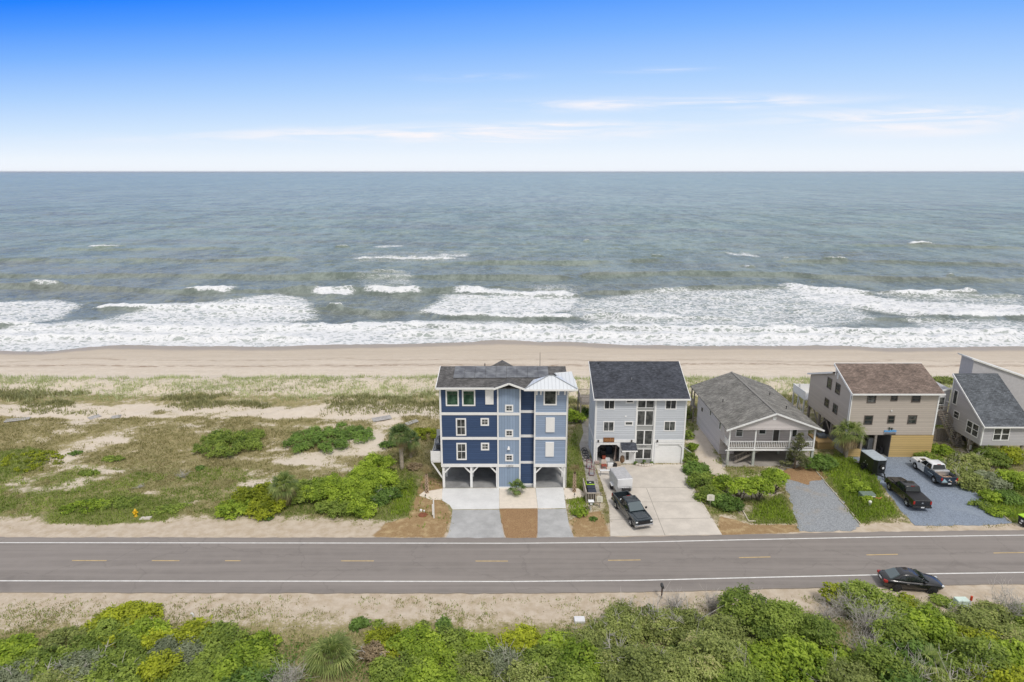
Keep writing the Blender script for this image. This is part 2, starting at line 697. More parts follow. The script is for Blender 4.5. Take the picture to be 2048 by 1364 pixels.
def ground_mat():
    m, t, b = new_mat('sandy_ground')
    co = t.n('ShaderNodeTexCoord').outputs['Object']
    at = t.attr('cover')
    c = t.n('ShaderNodeSeparateColor')
    t.l(at.outputs['Color'], c.inputs[0])
    veg, grn, mul = c.outputs
    a2 = t.n('ShaderNodeSeparateColor')
    t.l(t.attr('tone').outputs['Color'], a2.inputs[0])
    warm, wet, wrack = a2.outputs
    n_f = t.noise(co, 5.5, 6, .7)
    n_m = t.noise(co, 1.1, 5, .6)
    n_l = t.noise(co, .22, 4, .55)
    n_x = t.noise(t.vmul(co, (1.0, 2.0, 1)), 16, 4, .7)
    sand = t.mix(t.ss(n_m, .3, .7), (.61, .53, .43), (.73, .655, .56))
    sand = t.mix(t.m('MULTIPLY', warm, t.ss(n_m, .2, .65), clamp=True), sand, (.47, .385, .285))
    sand = t.mix(t.m('MULTIPLY', t.ss(n_x, .52, .75), .45), sand, (.33, .25, .17))
    dry = t.mix(t.ss(n_f, .3, .7), (.20, .165, .080), (.40, .345, .18))
    green = t.mix(t.ss(n_f, .3, .7), (.10, .115, .035), (.26, .265, .095))
    gk = t.m('ADD', grn, t.m('MULTIPLY', t.m('SUBTRACT', n_m, .5), 1.4))
    vc = t.mix(t.ss(gk, .25, .8), dry, green)
    k = t.m('ADD', t.m('MULTIPLY', veg, 1.0), t.m('ADD', t.m('MULTIPLY', t.m('SUBTRACT', n_f, .5), 1.1), t.m('MULTIPLY', t.m('SUBTRACT', n_m, .5), .9)))
    col = t.mix(t.ss(k, .36, .66), sand, vc)
    straw = t.mix(t.ss(n_x, .3, .7), (.21, .13, .06), (.43, .30, .16))
    straw = t.mix(t.ss(n_m, .45, .75), straw, (.48, .36, .20))
    km = t.m('ADD', mul, t.m('MULTIPLY', t.m('SUBTRACT', n_m, .5), .9))
    col = t.mix(t.ss(km, .45, .75), col, straw)
    # beach: tide wrack and wet sand
    wk = t.m('MULTIPLY', wrack, t.ss(t.noise(t.vmul(co, (.22, 1.3, 1)), 2.0, 5, .7), .44, .56))
    col = t.mix(t.m('MULTIPLY', wk, .85), col, (.20, .12, .07))
    wetn = t.ss(t.m('ADD', wet, t.m('MULTIPLY', t.m('SUBTRACT', n_l, .5), .35)), .35, .75)
    bch = t.ss(t.sep(co)[1], 110, 116)
    damp = t.m('MULTIPLY', bch, t.ss(t.m('ADD', t.m('DIVIDE', t.sep(co)[1], 14.0), t.m('MULTIPLY', t.noise(t.vmul(co, (.05, .3, 1)), 1.0, 5, .6), 1.2)), 8.9, 9.9))
    col = t.mix(t.m('MULTIPLY', damp, .6), col, (.47, .40, .315))
    col = t.mix(t.m('MULTIPLY', bch, t.m('MULTIPLY', t.ss(t.noise(t.vmul(co, (.07, .8, 1)), 1.0, 6, .65), .42, .66), .42)), col, (.46, .395, .32))
    col = t.mix(t.m('MULTIPLY', wetn, .85), col, (.33, .285, .24))
    t.l(col, b.inputs['Base Color'])
    t.l(t.m('SUBTRACT', .95, t.m('MULTIPLY', wetn, .45)), b.inputs['Roughness'])
    b.inputs['Specular IOR Level'].default_value = .2
    t.l(t.bump(t.m('ADD', n_f, t.m('MULTIPLY', n_x, .5)), .55, .08), b.inputs['Normal'])
    return m


GROUND = ground_mat()


def make_ground():
    xs = np.concatenate([np.linspace(-600, -125, 24), np.arange(-122, 122.1, .42), np.linspace(125, 600, 24)])
    ys = np.concatenate([np.linspace(-80, 26, 12), np.arange(28, 112, .36), np.arange(112, 126, .42), np.arange(126, 150, .8), np.linspace(152, 240, 12)])
    X, Y = np.meshgrid(xs, ys)
    Z = terr(X, Y)
    veg, grn, mul, warm = cover(X, Y)
    yw = water_y(X)
    wet = sstep(Y, yw - 10, yw + 1.0)
    wr = np.exp(-((Y - (117.5 + 2.2 * (fbm(X * .06, X * 0, 77) - .5) * 2)) / .8) ** 2) + .7 * np.exp(-((Y - (121.5 + 3 * (fbm(X * .05, X * 0, 78) - .5) * 2)) / .6) ** 2)
    nx, ny = len(xs), len(ys)
    idx = np.arange(nx * ny).reshape(ny, nx)
    F = np.stack([idx[:-1, :-1], idx[:-1, 1:], idx[1:, 1:], idx[1:, :-1]], -1).reshape(-1, 4)
    V = np.stack([X, Y, Z], -1).reshape(-1, 3)
    one = np.ones_like(X)
    ob = np_mesh('ground', V, F, GROUND, None, {'cover': ('FLOAT_COLOR', np.stack([veg, grn, mul, one], -1)), 'tone': ('FLOAT_COLOR', np.stack([warm, wet, np.clip(wr, 0, 1), one], -1))}, True)
    tag(ob, kind='structure')


make_ground()

# ------------------------------------------------------------------ road


def road_y(x, off):
    """edge lines of the road: straight on the left, bending gently away on the right"""
    c = np.interp(x, [-400, -45, 0, 11, 22, 36, 50, 400], [52.62, 52.5, 52.4, 52.56, 53.0, 53.5, 53.83, 61.0])
    return c + off


def asphalt(name, col):
    m, t, b = new_mat(name)
    co = t.n('ShaderNodeTexCoord').outputs['Object']
    lane = t.noise(t.vmul(co, (.03, 1.0, 1.0)), 1.1, 5, .6)
    n = t.noise(co, .7, 6, .65)
    f = t.noise(co, 22, 4, .75)
    cr = t.n('ShaderNodeTexVoronoi', feature='DISTANCE_TO_EDGE')
    ck = t.n('ShaderNodeVectorMath', operation='ADD')
    t.l(t.vmul(co, (.085, .13, 1)), ck.inputs[0])
    cn = t.n('ShaderNodeTexNoise')
    t.l(co, cn.inputs['Vector'])
    cn.inputs['Scale'].default_value = .35
    cn.inputs['Detail'].default_value = 6
    t.l(t.vmul(cn.outputs['Color'], (.5, .5, 0)), ck.inputs[1])
    t.l(ck.outputs[0], cr.inputs['Vector'])
    cr.inputs['Scale'].default_value = 1.0
    c = t.mix(t.ss(lane, .32, .68), sh(col, .88), sh(col, 1.13))
    c = t.mix(t.m('MULTIPLY', t.ss(n, .35, .7), .35), c, sh(col, 1.2))
    c = t.mix(t.m('MULTIPLY', t.ss(cr.outputs['Distance'],   .012, .0), .2), c, sh(col, .45))
    pt = t.noise(t.vmul(co, (.05, .4, 1)), 1.0, 3, .5)
    c = t.mix(t.m('MULTIPLY', t.ss(pt, .56, .60), .10), c, sh(col, .7))
    c = t.mix(t.m('MULTIPLY', t.ss(f, .55, .8), .5), c, sh(col, .62))
    c = t.mix(t.m('MULTIPLY', t.ss(f, .45, .2), .4), c, sh(col, 1.35))
    t.l(c, b.inputs['Base Color'])
    b.inputs['Roughness'].default_value = .92
    b.inputs['Specular IOR Level'].default_value = .2
    t.l(t.bump(f, .4, .02), b.inputs['Normal'])
    return m


ASPH = asphalt('worn_asphalt', (.240, .216, .198))
LINE = pbr('white_road_paint', (.72, .71, .68), .7, .12, 2)
YLINE = pbr('yellow_road_paint', (.55, .40, .19), .7, .2, 2)


def strip(x0, x1, o0, o1, z, step=.5, jit=0.0, th=0.0, seed=0):
    mb = MB()
    n = max(1, int((x1 - x0) / step))
    xs = np.linspace(x0, x1, n + 1)
    a = road_y(xs, o0) + (fbm(xs * .9, xs * 0, 51 + seed, 3) - .5) * jit
    b = road_y(xs, o1) + (fbm(xs * .9, xs * 0, 61 + seed, 3) - .5) * jit
    for i in range(n):
        mb.add([(xs[i], a[i], z), (xs[i + 1], a[i + 1], z), (xs[i + 1], b[i + 1], z), (xs[i], b[i], z)], [(0, 1, 2, 3)])
        if th:
            mb.add([(xs[i], a[i], z), (xs[i + 1], a[i + 1], z), (xs[i + 1], a[i + 1] - .02, z - th), (xs[i], a[i] - .02, z - th)], [(0, 1, 2, 3)])
            mb.add([(xs[i], b[i], z), (xs[i + 1], b[i + 1], z), (xs[i + 1], b[i + 1] + .02, z - th), (xs[i], b[i] + .02, z - th)], [(0, 1, 2, 3)])
    return mb


tag(strip(-160, 160, -4.62, 3.92, .045, .3, .22, .12).build('road', ASPH), kind='structure')
mk = strip(-160, 160, -3.12, -2.98, .052)
k2 = strip(-160, 160, 2.88, 3.02, .052)
mk.add(k2.v, k2.f)
tag(mk.build('edge_marking', LINE), kind='structure')
mk = MB()
for x0, x1 in ((-40.26, -37.1), (-32.95, -30.43), (-26.24, -24.82), (-15.64, -12.62), (-3.34, -.37), (8.8, 11.79), (20.94, 23.88), (32.91, 35.89), (44.94, 47.85), (-52.4, -49.4), (57, 60)):
    k2 = strip(x0, x1, -.055, .06, .052)
    mk.add(k2.v, k2.f)
tag(mk.build('centre_marking', YLINE), kind='structure')

# ------------------------------------------------------------------ driveways and beds


def ring(pts, z, step=.35, jit=.0, seed=0):
    """polygon through ground points with its border cut up and roughened"""
    g = [P(a, b, 0) for a, b in pts]
    out = []
    n = len(g)
    for i in range(n):
        a, b = g[i], g[(i + 1) % n]
        L = math.hypot(*(b - a)[:2])
        k = max(1, int(L / step)) if jit else 1
        for j in range(k):
            p = a + (b - a) * j / k
            dx = (float(vnoise(p[0] * 1.7, p[1] * 1.7, 90 + seed)) - .5) * 2 * jit
            dy = (float(vnoise(p[0] * 1.7, p[1] * 1.7, 91 + seed)) - .5) * 2 * jit
            out.append((p[0] + dx, p[1] + dy, z))
    return out


def sheet(name, pts, z, mat, jit=0.0, seed=0, th=.08):
    mb = MB()
    mb.slab(ring(pts, z, .35, jit, seed), th)
    return tag(mb.build(name, mat), kind='structure')


def concrete(name, col, stain=.25, vs=.6):
    m, t, b = new_mat(name)
    co = t.n('ShaderNodeTexCoord').outputs['Object']
    n = t.noise(co, vs, 6, .65)
    f = t.noise(co, 9, 5, .7)
    n3 = t.noise(t.vmul(co, (1.0, .35, 1)), 1.4, 5, .6, .4)
    c = t.mix(t.ss(n, .3, .7), sh(col, 1 - stain), sh(col, 1.08))
    c = t.mix(t.m('MULTIPLY', t.ss(n3, .58, .78), stain * 1.3), c, sh(col, .5))
    c = t.mix(t.m('MULTIPLY', t.ss(f, .4, .75), .22), c, sh(col, .75))
    t.l(c, b.inputs['Base Color'])
    b.inputs['Roughness'].default_value = .9
    b.inputs['Specular IOR Level'].default_value = .2
    return m


def gravel(name, col, a2):
    m, t, b = new_mat(name)
    co = t.n('ShaderNodeTexCoord').outputs['Object']
    v = t.n('ShaderNodeTexVoronoi')
    v.inputs['Scale'].default_value = 13
    t.l(co, v.inputs['Vector'])
    n = t.noise(co, .35, 5, .6)
    f = t.noise(co, 9, 5, .75)
    c = t.mix(t.ss(f, .28, .72), sh(col, .75), sh(col, 1.22))
    sepc = t.n('ShaderNodeSeparateColor')
    t.l(v.outputs['Color'], sepc.inputs[0])
    c = t.mix(.55, c, t.mix(sepc.outputs[0], (.55, .55, .55), (1.5, 1.5, 1.5)), 'MULTIPLY')
    c = t.mix(t.m('MULTIPLY', t.ss(n, .5, .72), .75), c, a2)
    t.l(c, b.inputs['Base Color'])
    b.inputs['Roughness'].default_value = .95
    t.l(t.bump(v.outputs['Distance'], .3, .04), b.inputs['Normal'])
    return m


CONC_NEW = concrete('new_pale_concrete', (.70, .70, .69), .07)
CONC_APR = concrete('grey_apron_concrete', (.445, .445, .44), .2)
CONC_OLD = concrete('old_concrete', (.60, .55, .485), .12)
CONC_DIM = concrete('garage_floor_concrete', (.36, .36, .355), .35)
CONC_PATH = concrete('path_concrete', (.40, .37, .33), .25)
GRAV_B = gravel('blue_grey_gravel', (.215, .255, .315), (.25, .29, .34))
GRAV_G = gravel('grey_gravel', (.275, .29, .305), (.33, .29, .24))
SANDBED = pbr('pale_bed_sand', (.74, .66, .56), .95, .06, 2)
STRAW = None


def straw_mat():
    m, t, b = new_mat('pine_straw_mulch')
    co = t.n('ShaderNodeTexCoord').outputs['Object']
    n = t.noise(co, 1.2, 6, .65)
    f = t.noise(t.vmul(co, (1.6, 1, 1)), 9, 5, .75, .6)
    c = t.mix(t.ss(f, .3, .7), (.19, .105, .05), (.44, .28, .14))
    c = t.mix(t.m('MULTIPLY', t.ss(n, .5, .75), .5), c, (.48, .34, .17))
    t.l(c, b.inputs['Base Color'])
    b.inputs['Roughness'].default_value = 1
    t.l(t.bump(f, .8, .06), b.inputs['Normal'])
    return m


STRAW = straw_mat()

# new house: two pale driveways, darker aprons, sand bed, mulch strip between them
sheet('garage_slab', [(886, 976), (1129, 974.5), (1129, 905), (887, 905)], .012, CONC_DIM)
sheet('driveway', [(885, 977), (998.5, 976.5), (998.5, 1018), (905, 1019), (899, 1010), (884, 1001)], .030, CONC_NEW)
sheet('driveway', [(1071, 976), (1127, 975), (1132, 1016.5), (1076, 1017)], .030, CONC_NEW)
sheet('driveway_apron', [(905, 1020), (998.5, 1019.5), (1002, 1045), (1010, 1078.5), (890, 1079), (897, 1066), (902, 1045)], .024, CONC_APR)
sheet('driveway_apron', [(1075.5, 1019), (1132.5, 1018), (1138, 1050), (1149, 1077.5), (1075, 1078)], .024, CONC_APR)
sheet('sand_bed', [(838, 991), (848, 983), (884.5, 977.5), (884, 1000.5), (862, 999), (852, 996.5)], .020, SANDBED, .07, 1)
sheet('sand_bed', [(999, 977), (1070.5, 976.5), (1075.5, 1016.5), (999, 1017)], .018, SANDBED, .03, 2)
sheet('sand_bed', [(1127.8, 975.5), (1157, 977), (1170, 986), (1167, 994), (1130.5, 999)], .020, SANDBED, .07, 3)
sheet('mulch_bed', [(999.5, 1017.5), (1074.5, 1017), (1077.5, 1045), (1073, 1076), (1012, 1076.5), (1004, 1045)], .020, STRAW, .06, 4)
# second house: wide old concrete
sheet('driveway', [(1190, 930), (1365, 929), (1378, 960), (1444, 1069.5), (1221, 1072.5), (1218, 1015), (1205, 970)], .026, CONC_OLD)
sheet('path', [(1148, 800), (1177, 800), (1178, 870), (1180, 915), (1190, 930), (1200, 985), (1177, 985), (1168, 930), (1158, 890), (1167, 866), (1163, 845)], .016, CONC_PATH)
mb = MB()
for a, b in (((1243, 975), (1390, 975.5)), ((1206, 1004.5), (1408, 1004)), ((1219, 1040), (1428, 1036.5)), ((1293, 977), (1330, 1071))):
    p, q = P(*a), P(*b)
    d = (q - p) / np.linalg.norm(q - p)
    s = np.array([-d[1], d[0], 0]) * .022
    mb.add([tuple(p - s), tuple(q - s), tuple(q + s), tuple(p + s)], [(0, 1, 2, 3)])
mb.v = [(a, b, .031) for a, b, c in mb.v]
tag(mb.build('driveway_joint', pbr('dark_joint', (.22, .20, .17), .9)), kind='structure')
sheet('gravel_drive', [(1560, 950), (1575, 935), (1622, 933), (1640, 950), (1680, 995), (1722, 1054), (1700, 1062), (1600, 1063), (1588, 1020), (1575, 985)], .014, GRAV_G, .22, 5)
sheet('mulch_bed', [(1562, 955), (1573, 936), (1640, 935), (1655, 955), (1610, 968)], .022, STRAW, .3, 8)
sheet('gravel_drive', [(1697, 915), (1862, 912), (1880, 930), (1925, 960), (1965, 995), (2024, 1046), (1985, 1050), (1830, 1051), (1800, 1020), (1768, 975), (1740, 940)], .016, GRAV_B, .12, 6)
sheet('porch_slab', [(1445, 934), (1620, 931), (1618, 885), (1440, 888)], .012, CONC_PATH)
# ------------------------------------------------------------------ sea


def wp(pts):
    return [tuple(P(a, b, SEA)) for a, b in pts]


# breaking crests: where each white roller stands (points along it), its thickness in metres and its strength
ROLLERS = [
    ([(366, 583), (410, 584), (466, 586)], 5.0, 1.0), ([(181, 617), (300, 617), (470, 616), (615, 619)], 2.6, 1.0), ([(622, 585), (660, 590), (712, 588)], 4.6, 1.0),
    ([(-200, 655), (0, 653), (95, 652)], 2.6, .95), ([(150, 655), (340, 661), (520, 660), (700, 655), (860, 654), (1000, 658), (1150, 657)], 3.0, 1.0), ([(1150, 658), (1400, 660), (1700, 664), (2060, 668)], 2.6, .95), ([(-100, 682), (200, 676), (420, 680), (640, 677)], 2.2, .95), ([(760, 672), (960, 670), (1250, 676), (1500, 678)], 2.2, .95), ([(1480, 676), (1760, 682), (2060, 680)], 2.2, .95), ([(655, 617), (690, 618)], 2.2, .9),
    ([(720, 584), (780, 588), (850, 585)], 4.2, 1.0), ([(898, 583), (960, 587), (1060, 592), (1165, 592)], 5.5, 1.0), ([(830, 622), (900, 632), (1000, 637), (1160, 635)], 3.6, 1.0),
    ([(1225, 634), (1300, 637), (1365, 637)], 3.0, .95), ([(1553, 572), (1640, 582), (1760, 590)], 5.5, .9), ([(1640, 600), (1740, 618), (1860, 632), (2060, 632), (2200, 630)], 5.0, 1.0),
    ([(1765, 588), (1860, 590), (1958, 588)], 2.5, .85), ([(1922, 587), (1956, 588)], 2.5, .95),
    ([(170, 497), (205, 497), (245, 494)], 3.6, .8), ([(668, 494), (700, 493)], 3.0, .6), ([(741, 494), (775, 493), (812, 492)], 7.0, .62), ([(698, 520), (760, 519), (850, 520), (925, 520)], 6.0, .72),
    ([(870, 510), (900, 511), (944, 512)], 11., .62), ([(735, 549), (817, 547)], 2.2, .5), ([(1445, 505), (1480, 510), (1525, 513)], 11., .6), ([(1425, 486), (1460, 498)], 7., .4),
    ([(1488, 534), (1512, 535)], 3., .6), ([(1815, 491), (1850, 490), (1878, 492)], 3.8, .9), ([(1563, 520), (1580, 520)], 2., .6), ([(1640, 522), (1700, 523)], 1.8, .55), ([(1008, 411), (1016, 411)], 4, .5),
    ([(60, 573), (125, 574)], 2., .55), ([(1890, 558), (1910, 559)], 2., .5), ([(1166, 483), (1180, 482)], 3., .5), ([(1300, 513), (1330, 514)], 2., .5),
]
# washed-out foam fields behind the rollers
FIELDS = [
    ([(-150, 607), (0, 603), (120, 598), (165, 610), (120, 640), (0, 652), (-150, 655)], .52),
    ([(330, 606), (470, 598), (560, 585), (620, 600), (640, 640), (420, 652), (200, 640)], .52),
    ([(150, 640), (500, 640), (860, 655), (860, 695), (-100, 700), (-100, 668)], .60),
    ([(890, 588), (1170, 596), (1150, 622), (1080, 634), (840, 626)], .56), ([(1140, 600), (1330, 580), (1560, 575), (1720, 612), (1760, 640), (1640, 660), (1200, 655), (1130, 630)], .42),
    ([(1553, 570), (1680, 582), (1800, 600), (2060, 612), (2060, 634), (1826, 634), (1621, 605)], .64), ([(1720, 585), (2060, 592), (2060, 615), (1800, 605)], .38), ([(1800, 638), (2200, 640), (2200, 665), (1850, 662)], .42),
    ([(850, 640), (1250, 645), (1250, 662), (860, 658)], .42), ([(660, 600), (850, 596), (840, 640), (690, 640)], .2),
    ([(700, 545), (830, 545), (840, 578), (720, 580)], .32), ([(1040, 568), (1160, 566), (1170, 590), (1060, 588)], .33), ([(690, 505), (940, 500), (950, 526), (700, 526)], .28),
]
# unbroken swell lines: dark faces
SWELLS = [([(-300, 575), (0, 572), (130, 574), (260, 580), (380, 586), (560, 582), (640, 583)], 3.6, .85), ([(-300, 556), (0, 552), (150, 553), (330, 551), (520, 556), (700, 552), (860, 555), (1000, 556), (1150, 557)], 4.5, .85),
          ([(1150, 552), (1380, 548), (1560, 550), (1680, 556), (1800, 560), (2000, 562), (2300, 560)], 4.5, .95), ([(560, 580), (640, 586), (720, 582), (800, 588), (900, 581), (980, 588)], 3.2, .7),
          ([(1150, 592), (1190, 585), (1260, 586), (1400, 578), (1560, 574)], 3.2, .8), ([(-300, 520), (0, 522), (240, 520), (420, 522), (600, 518)], 6, .7), ([(100, 499), (250, 499), (420, 497), (560, 500)], 6, .6),
          ([(850, 530), (1000, 525), (1150, 527), (1330, 520)], 5, .6), ([(1560, 524), (1700, 523), (1860, 528), (2060, 530)], 5, .7), ([(1700, 490), (1850, 492), (2060, 498)], 6, .7), ([(600, 622), (660, 620), (760, 628), (830, 624)], 2.4, .6),
          ([(330, 620), (420, 628), (560, 622), (700, 628)], 2.2, .35), ([(1160, 637), (1210, 633), (1260, 640)], 2.2, .55), ([(1340, 638), (1400, 636), (1480, 640)], 2.2, .4), ([(1500, 657), (1600, 659)], 2.0, .4), ([(0, 662), (110, 656), (200, 648)], 2.2, .4),
          ([(1720, 585), (1800, 588), (1900, 592), (2060, 594)], 2.4, .5), ([(1700, 636), (1800, 640), (1980, 640)], 2.2, .4), ([(900, 576), (1000, 578), (1160, 584)], 3, .4)]


def line_band(X, Y, pts, seed):
    """signed distance seaward (+) from a wandering crest line, with fade at its ends"""
    w = np.array(wp(pts))
    x = w[:, 0]
    yc = np.interp(X, x, w[:, 1]) + (fbm(X * .12, X * 0 + seed, 200 + seed, 3) - .5) * 3.0
    span = (x[-1] - x[0])
    e = max(1.0, min(6.0, span * .25))
    fade = sstep(X, x[0] - e * .3, x[0] + e) * (1 - sstep(X, x[-1] - e, x[-1] + e * .3))
    return Y - yc, fade


def sea_fields(X, Y):
    Z = np.zeros_like(X)
    F = np.zeros_like(X)
    for i, (pts, w, a) in enumerate(SWELLS):
        d, fd = line_band(X, Y, pts, i)
        amp = 1.35 * a * fd * (.65 + .7 * vnoise(X * .07, Y * .02 + i, 300 + i))
        Z += amp * np.where(d < 0, np.exp(-(d / (w * .42)) ** 2), np.exp(-(d / (w * 1.5)) ** 2))
    for i, (pts, w, a) in enumerate(ROLLERS):
        d, fd = line_band(X, Y, pts, 50 + i)
        ww = w * (.55 + .9 * vnoise(X * .25, X * 0, 400 + i))
        core = np.where(d < 0, np.exp(-(d / (ww * .35)) ** 4), np.exp(-(d / (ww * 1.0)) ** 2))
        F = np.maximum(F, a * fd * core)
        if w < 6.5:
            Z += 1.0 * fd * np.where(d < 0, np.exp(-(d / (ww * .5)) ** 2), np.exp(-(d / (ww * 1.4)) ** 2)) * (.6 + .8 * vnoise(X * .5, Y * .5, 500 + i))
    for i, (pts, a) in enumerate(FIELDS):
        r = sstep(seg_dist(X, Y, wp(pts)), -3.5, 4.0)
        F = np.maximum(F, (a + .17 * sstep(a, .3, .5)) * r)
    # wash along the beach
    yw = water_y(X)
    d = Y - yw
    wash = (1 - sstep(d, 8.5, 17 + 7 * fbm(X * .05, X * 0, 610))) * sstep(d, -3.0, 1.0)
    F = np.maximum(F, .78 * wash)
    # open water: wind sea
    e = np.clip((Y - 140) / 30, .15, 1)
    wob = fbm(X * .012, Y * .02, 700, 3) * 9
    Z += e * .22 * np.sin(Y * .36 + wob * 1.6 + X * .015) * (fbm(X * .03, Y * .05, 710, 3))
    Z += e * .34 * (fbm(X * .09, Y * .28, 720, 4) - .5) * 2
    Z += e * .20 * (fbm(X * .35, Y * .8, 730, 3) - .5) * 2
    return Z, F


def sea_mat():
    m, t, b = new_mat('sea_water')
    co = t.n('ShaderNodeTexCoord').outputs['Object']
    x, y, z = t.sep(co)
    fo = t.attr('foam').outputs['Fac']
    # ripple fields at several scales so that near and far water both show texture
    r1 = t.noise(t.vmul(co, (.62, .50, 1)), 1.0, 6, .66, .3)
    r2 = t.noise(t.vmul(co, (.15, .085, .2)), 1.0, 7, .68, .4)
    r3 = t.noise(t.vmul(co, (.040, .0125, .03)), 1.0, 7, .70, .4)
    r4 = t.noise(t.vmul(co, (.0045, .0011, .01)), 1.0, 7, .68)
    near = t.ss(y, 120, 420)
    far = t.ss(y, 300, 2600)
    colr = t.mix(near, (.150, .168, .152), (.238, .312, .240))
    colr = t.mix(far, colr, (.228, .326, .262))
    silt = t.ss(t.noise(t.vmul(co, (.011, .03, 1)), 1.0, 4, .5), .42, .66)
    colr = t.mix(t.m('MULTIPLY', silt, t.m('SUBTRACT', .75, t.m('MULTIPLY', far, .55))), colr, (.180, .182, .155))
    streak = t.m('ADD', t.m('MULTIPLY', r2, .42), t.m('ADD', t.m('MULTIPLY', r3, .40), t.m('MULTIPLY', r4, .18)))
    colr = t.mix(t.ss(streak, .42, .58), t.mix(.48, colr, (.085, .115, .10)), t.mix(.30, colr, (.42, .48, .44)))  # lit and dark wavelet faces painted into the water colour, here and below
    colr = t.mix(t.m('MULTIPLY', t.ss(r1, .48, .66), t.m('MULTIPLY_ADD', near, -.2, .38)), colr, (.36, .40, .36))
    colr = t.mix(t.m('MULTIPLY', t.ss(r1, .46, .30), t.m('MULTIPLY_ADD', near, -.25, .45)), colr, (.07, .09, .075))
    # foam lace
    wv = t.n('ShaderNodeVectorMath', operation='ADD')
    t.l(t.vmul(co, (.42, .75, 1)), wv.inputs[0])
    nv = t.n('ShaderNodeTexNoise')
    t.l(co, nv.inputs['Vector'])
    nv.inputs['Scale'].default_value = .45
    nv.inputs['Detail'].default_value = 4
    sc = t.n('ShaderNodeVectorMath', operation='SCALE')
    t.l(nv.outputs['Color'], sc.inputs[0])
    sc.inputs['Scale'].default_value = 2.6
    t.l(sc.outputs[0], wv.inputs[1])
    vo = t.n('ShaderNodeTexVoronoi', feature='DISTANCE_TO_EDGE')
    vo.inputs['Scale'].default_value = .95
    t.l(wv.outputs[0], vo.inputs['Vector'])
    lace = t.m('SUBTRACT', 1.0, t.ss(vo.outputs['Distance'], 0.0, .30))
    fn = t.noise(t.vmul(co, (1.35, 2.3, 1)), 1.0, 7, .74, .6)
    fb = t.noise(t.vmul(co, (.09, .2, 1)), 1.0, 4, .6)
    k = t.m('ADD', fo, t.m('ADD', t.m('MULTIPLY', t.m('SUBTRACT', lace, .42), .50), t.m('ADD', t.m('MULTIPLY', t.m('SUBTRACT', fn, .5), 1.15), t.m('MULTIPLY', t.m('SUBTRACT', fb, .5), .55))))
    k = t.m('MULTIPLY', t.m('ADD', t.m('MULTIPLY', t.ss(k, .40, .92), .55), t.m('MULTIPLY', t.ss(k, .50, .76), .45)), t.ss(fo, .08, .36))
    milk = t.m('MULTIPLY', t.ss(t.m('ADD', fo, t.m('MULTIPLY', t.m('SUBTRACT', fb, .5), .8)), .12, .8), .72)
    colr = t.mix(milk, colr, (.47, .52, .49))
    # stray whitecaps far out
    wc = t.noise(t.vmul(co, (.03, .16, 1)), 1.0, 5, .72)
    wk = t.m('MULTIPLY', t.ss(wc, .735, .80), t.m('MULTIPLY', t.ss(y, 190, 260), .55))
    k = t.m('MAXIMUM', k, wk)
    foamc = t.mix(t.ss(fn, .3, .7), (.70, .72, .74), (.88, .88, .88))
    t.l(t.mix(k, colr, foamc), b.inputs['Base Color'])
    t.l(t.m('MULTIPLY_ADD', k, .6, .26), b.inputs['Roughness'])
    b.inputs['IOR'].default_value = 1.33
    t.l(t.m('ADD', t.m('MULTIPLY', k, -.18), t.m('MULTIPLY_ADD', near, -.12, .42)), b.inputs['Specular IOR Level'])
    h = t.m('ADD', t.m('MULTIPLY', r1, .5), t.m('ADD', t.m('MULTIPLY', r2, 2.2), t.m('MULTIPLY', r3, 9.0)))
    h = t.m('ADD', h, t.m('MULTIPLY', t.m('MULTIPLY', k, fn), .8))
    t.l(t.bump(h, .55, .8), b.inputs['Normal'])
    return m


def make_sea():
    ys = np.concatenate([np.arange(121, 230, .42), np.geomspace(230.3, 900, 520), np.geomspace(905, 60000, 60)])
    us = np.concatenate([np.linspace(-8, -1.4, 20)[:-1], np.linspace(-1.4, 1.4, 900), np.linspace(1.4, 8, 20)[1:]])
    Y, U = np.meshgrid(ys, us, indexing='ij')
    X = U * np.clip(Y, 0, 60000) * np.where(np.abs(U) > 1.4, 1, 1)
    near = Y < 905
    Z = np.zeros_like(X)
    F = np.zeros_like(X)
    z, f = sea_fields(X[near], Y[near])
    Z[near] = z * (1 - sstep(Y[near], 600, 900))
    F[near] = f
    ny, nx = X.shape
    idx = np.arange(nx * ny).reshape(ny, nx)
    Q = np.stack([idx[:-1, :-1], idx[:-1, 1:], idx[1:, 1:], idx[1:, :-1]], -1).reshape(-1, 4)
    V = np.stack([X, Y, Z + SEA], -1).reshape(-1, 3)
    ob = np_mesh('sea', V, Q, sea_mat(), None, {'foam': ('FLOAT', F)}, True)
    tag(ob, kind='structure')


make_sea()
# ------------------------------------------------------------------ houses
def front(Y0):
    return lambda u, w, z: (u, Y0 - w, z)


def left_side(X0):
    return lambda u, w, z: (X0 - w, u, z)


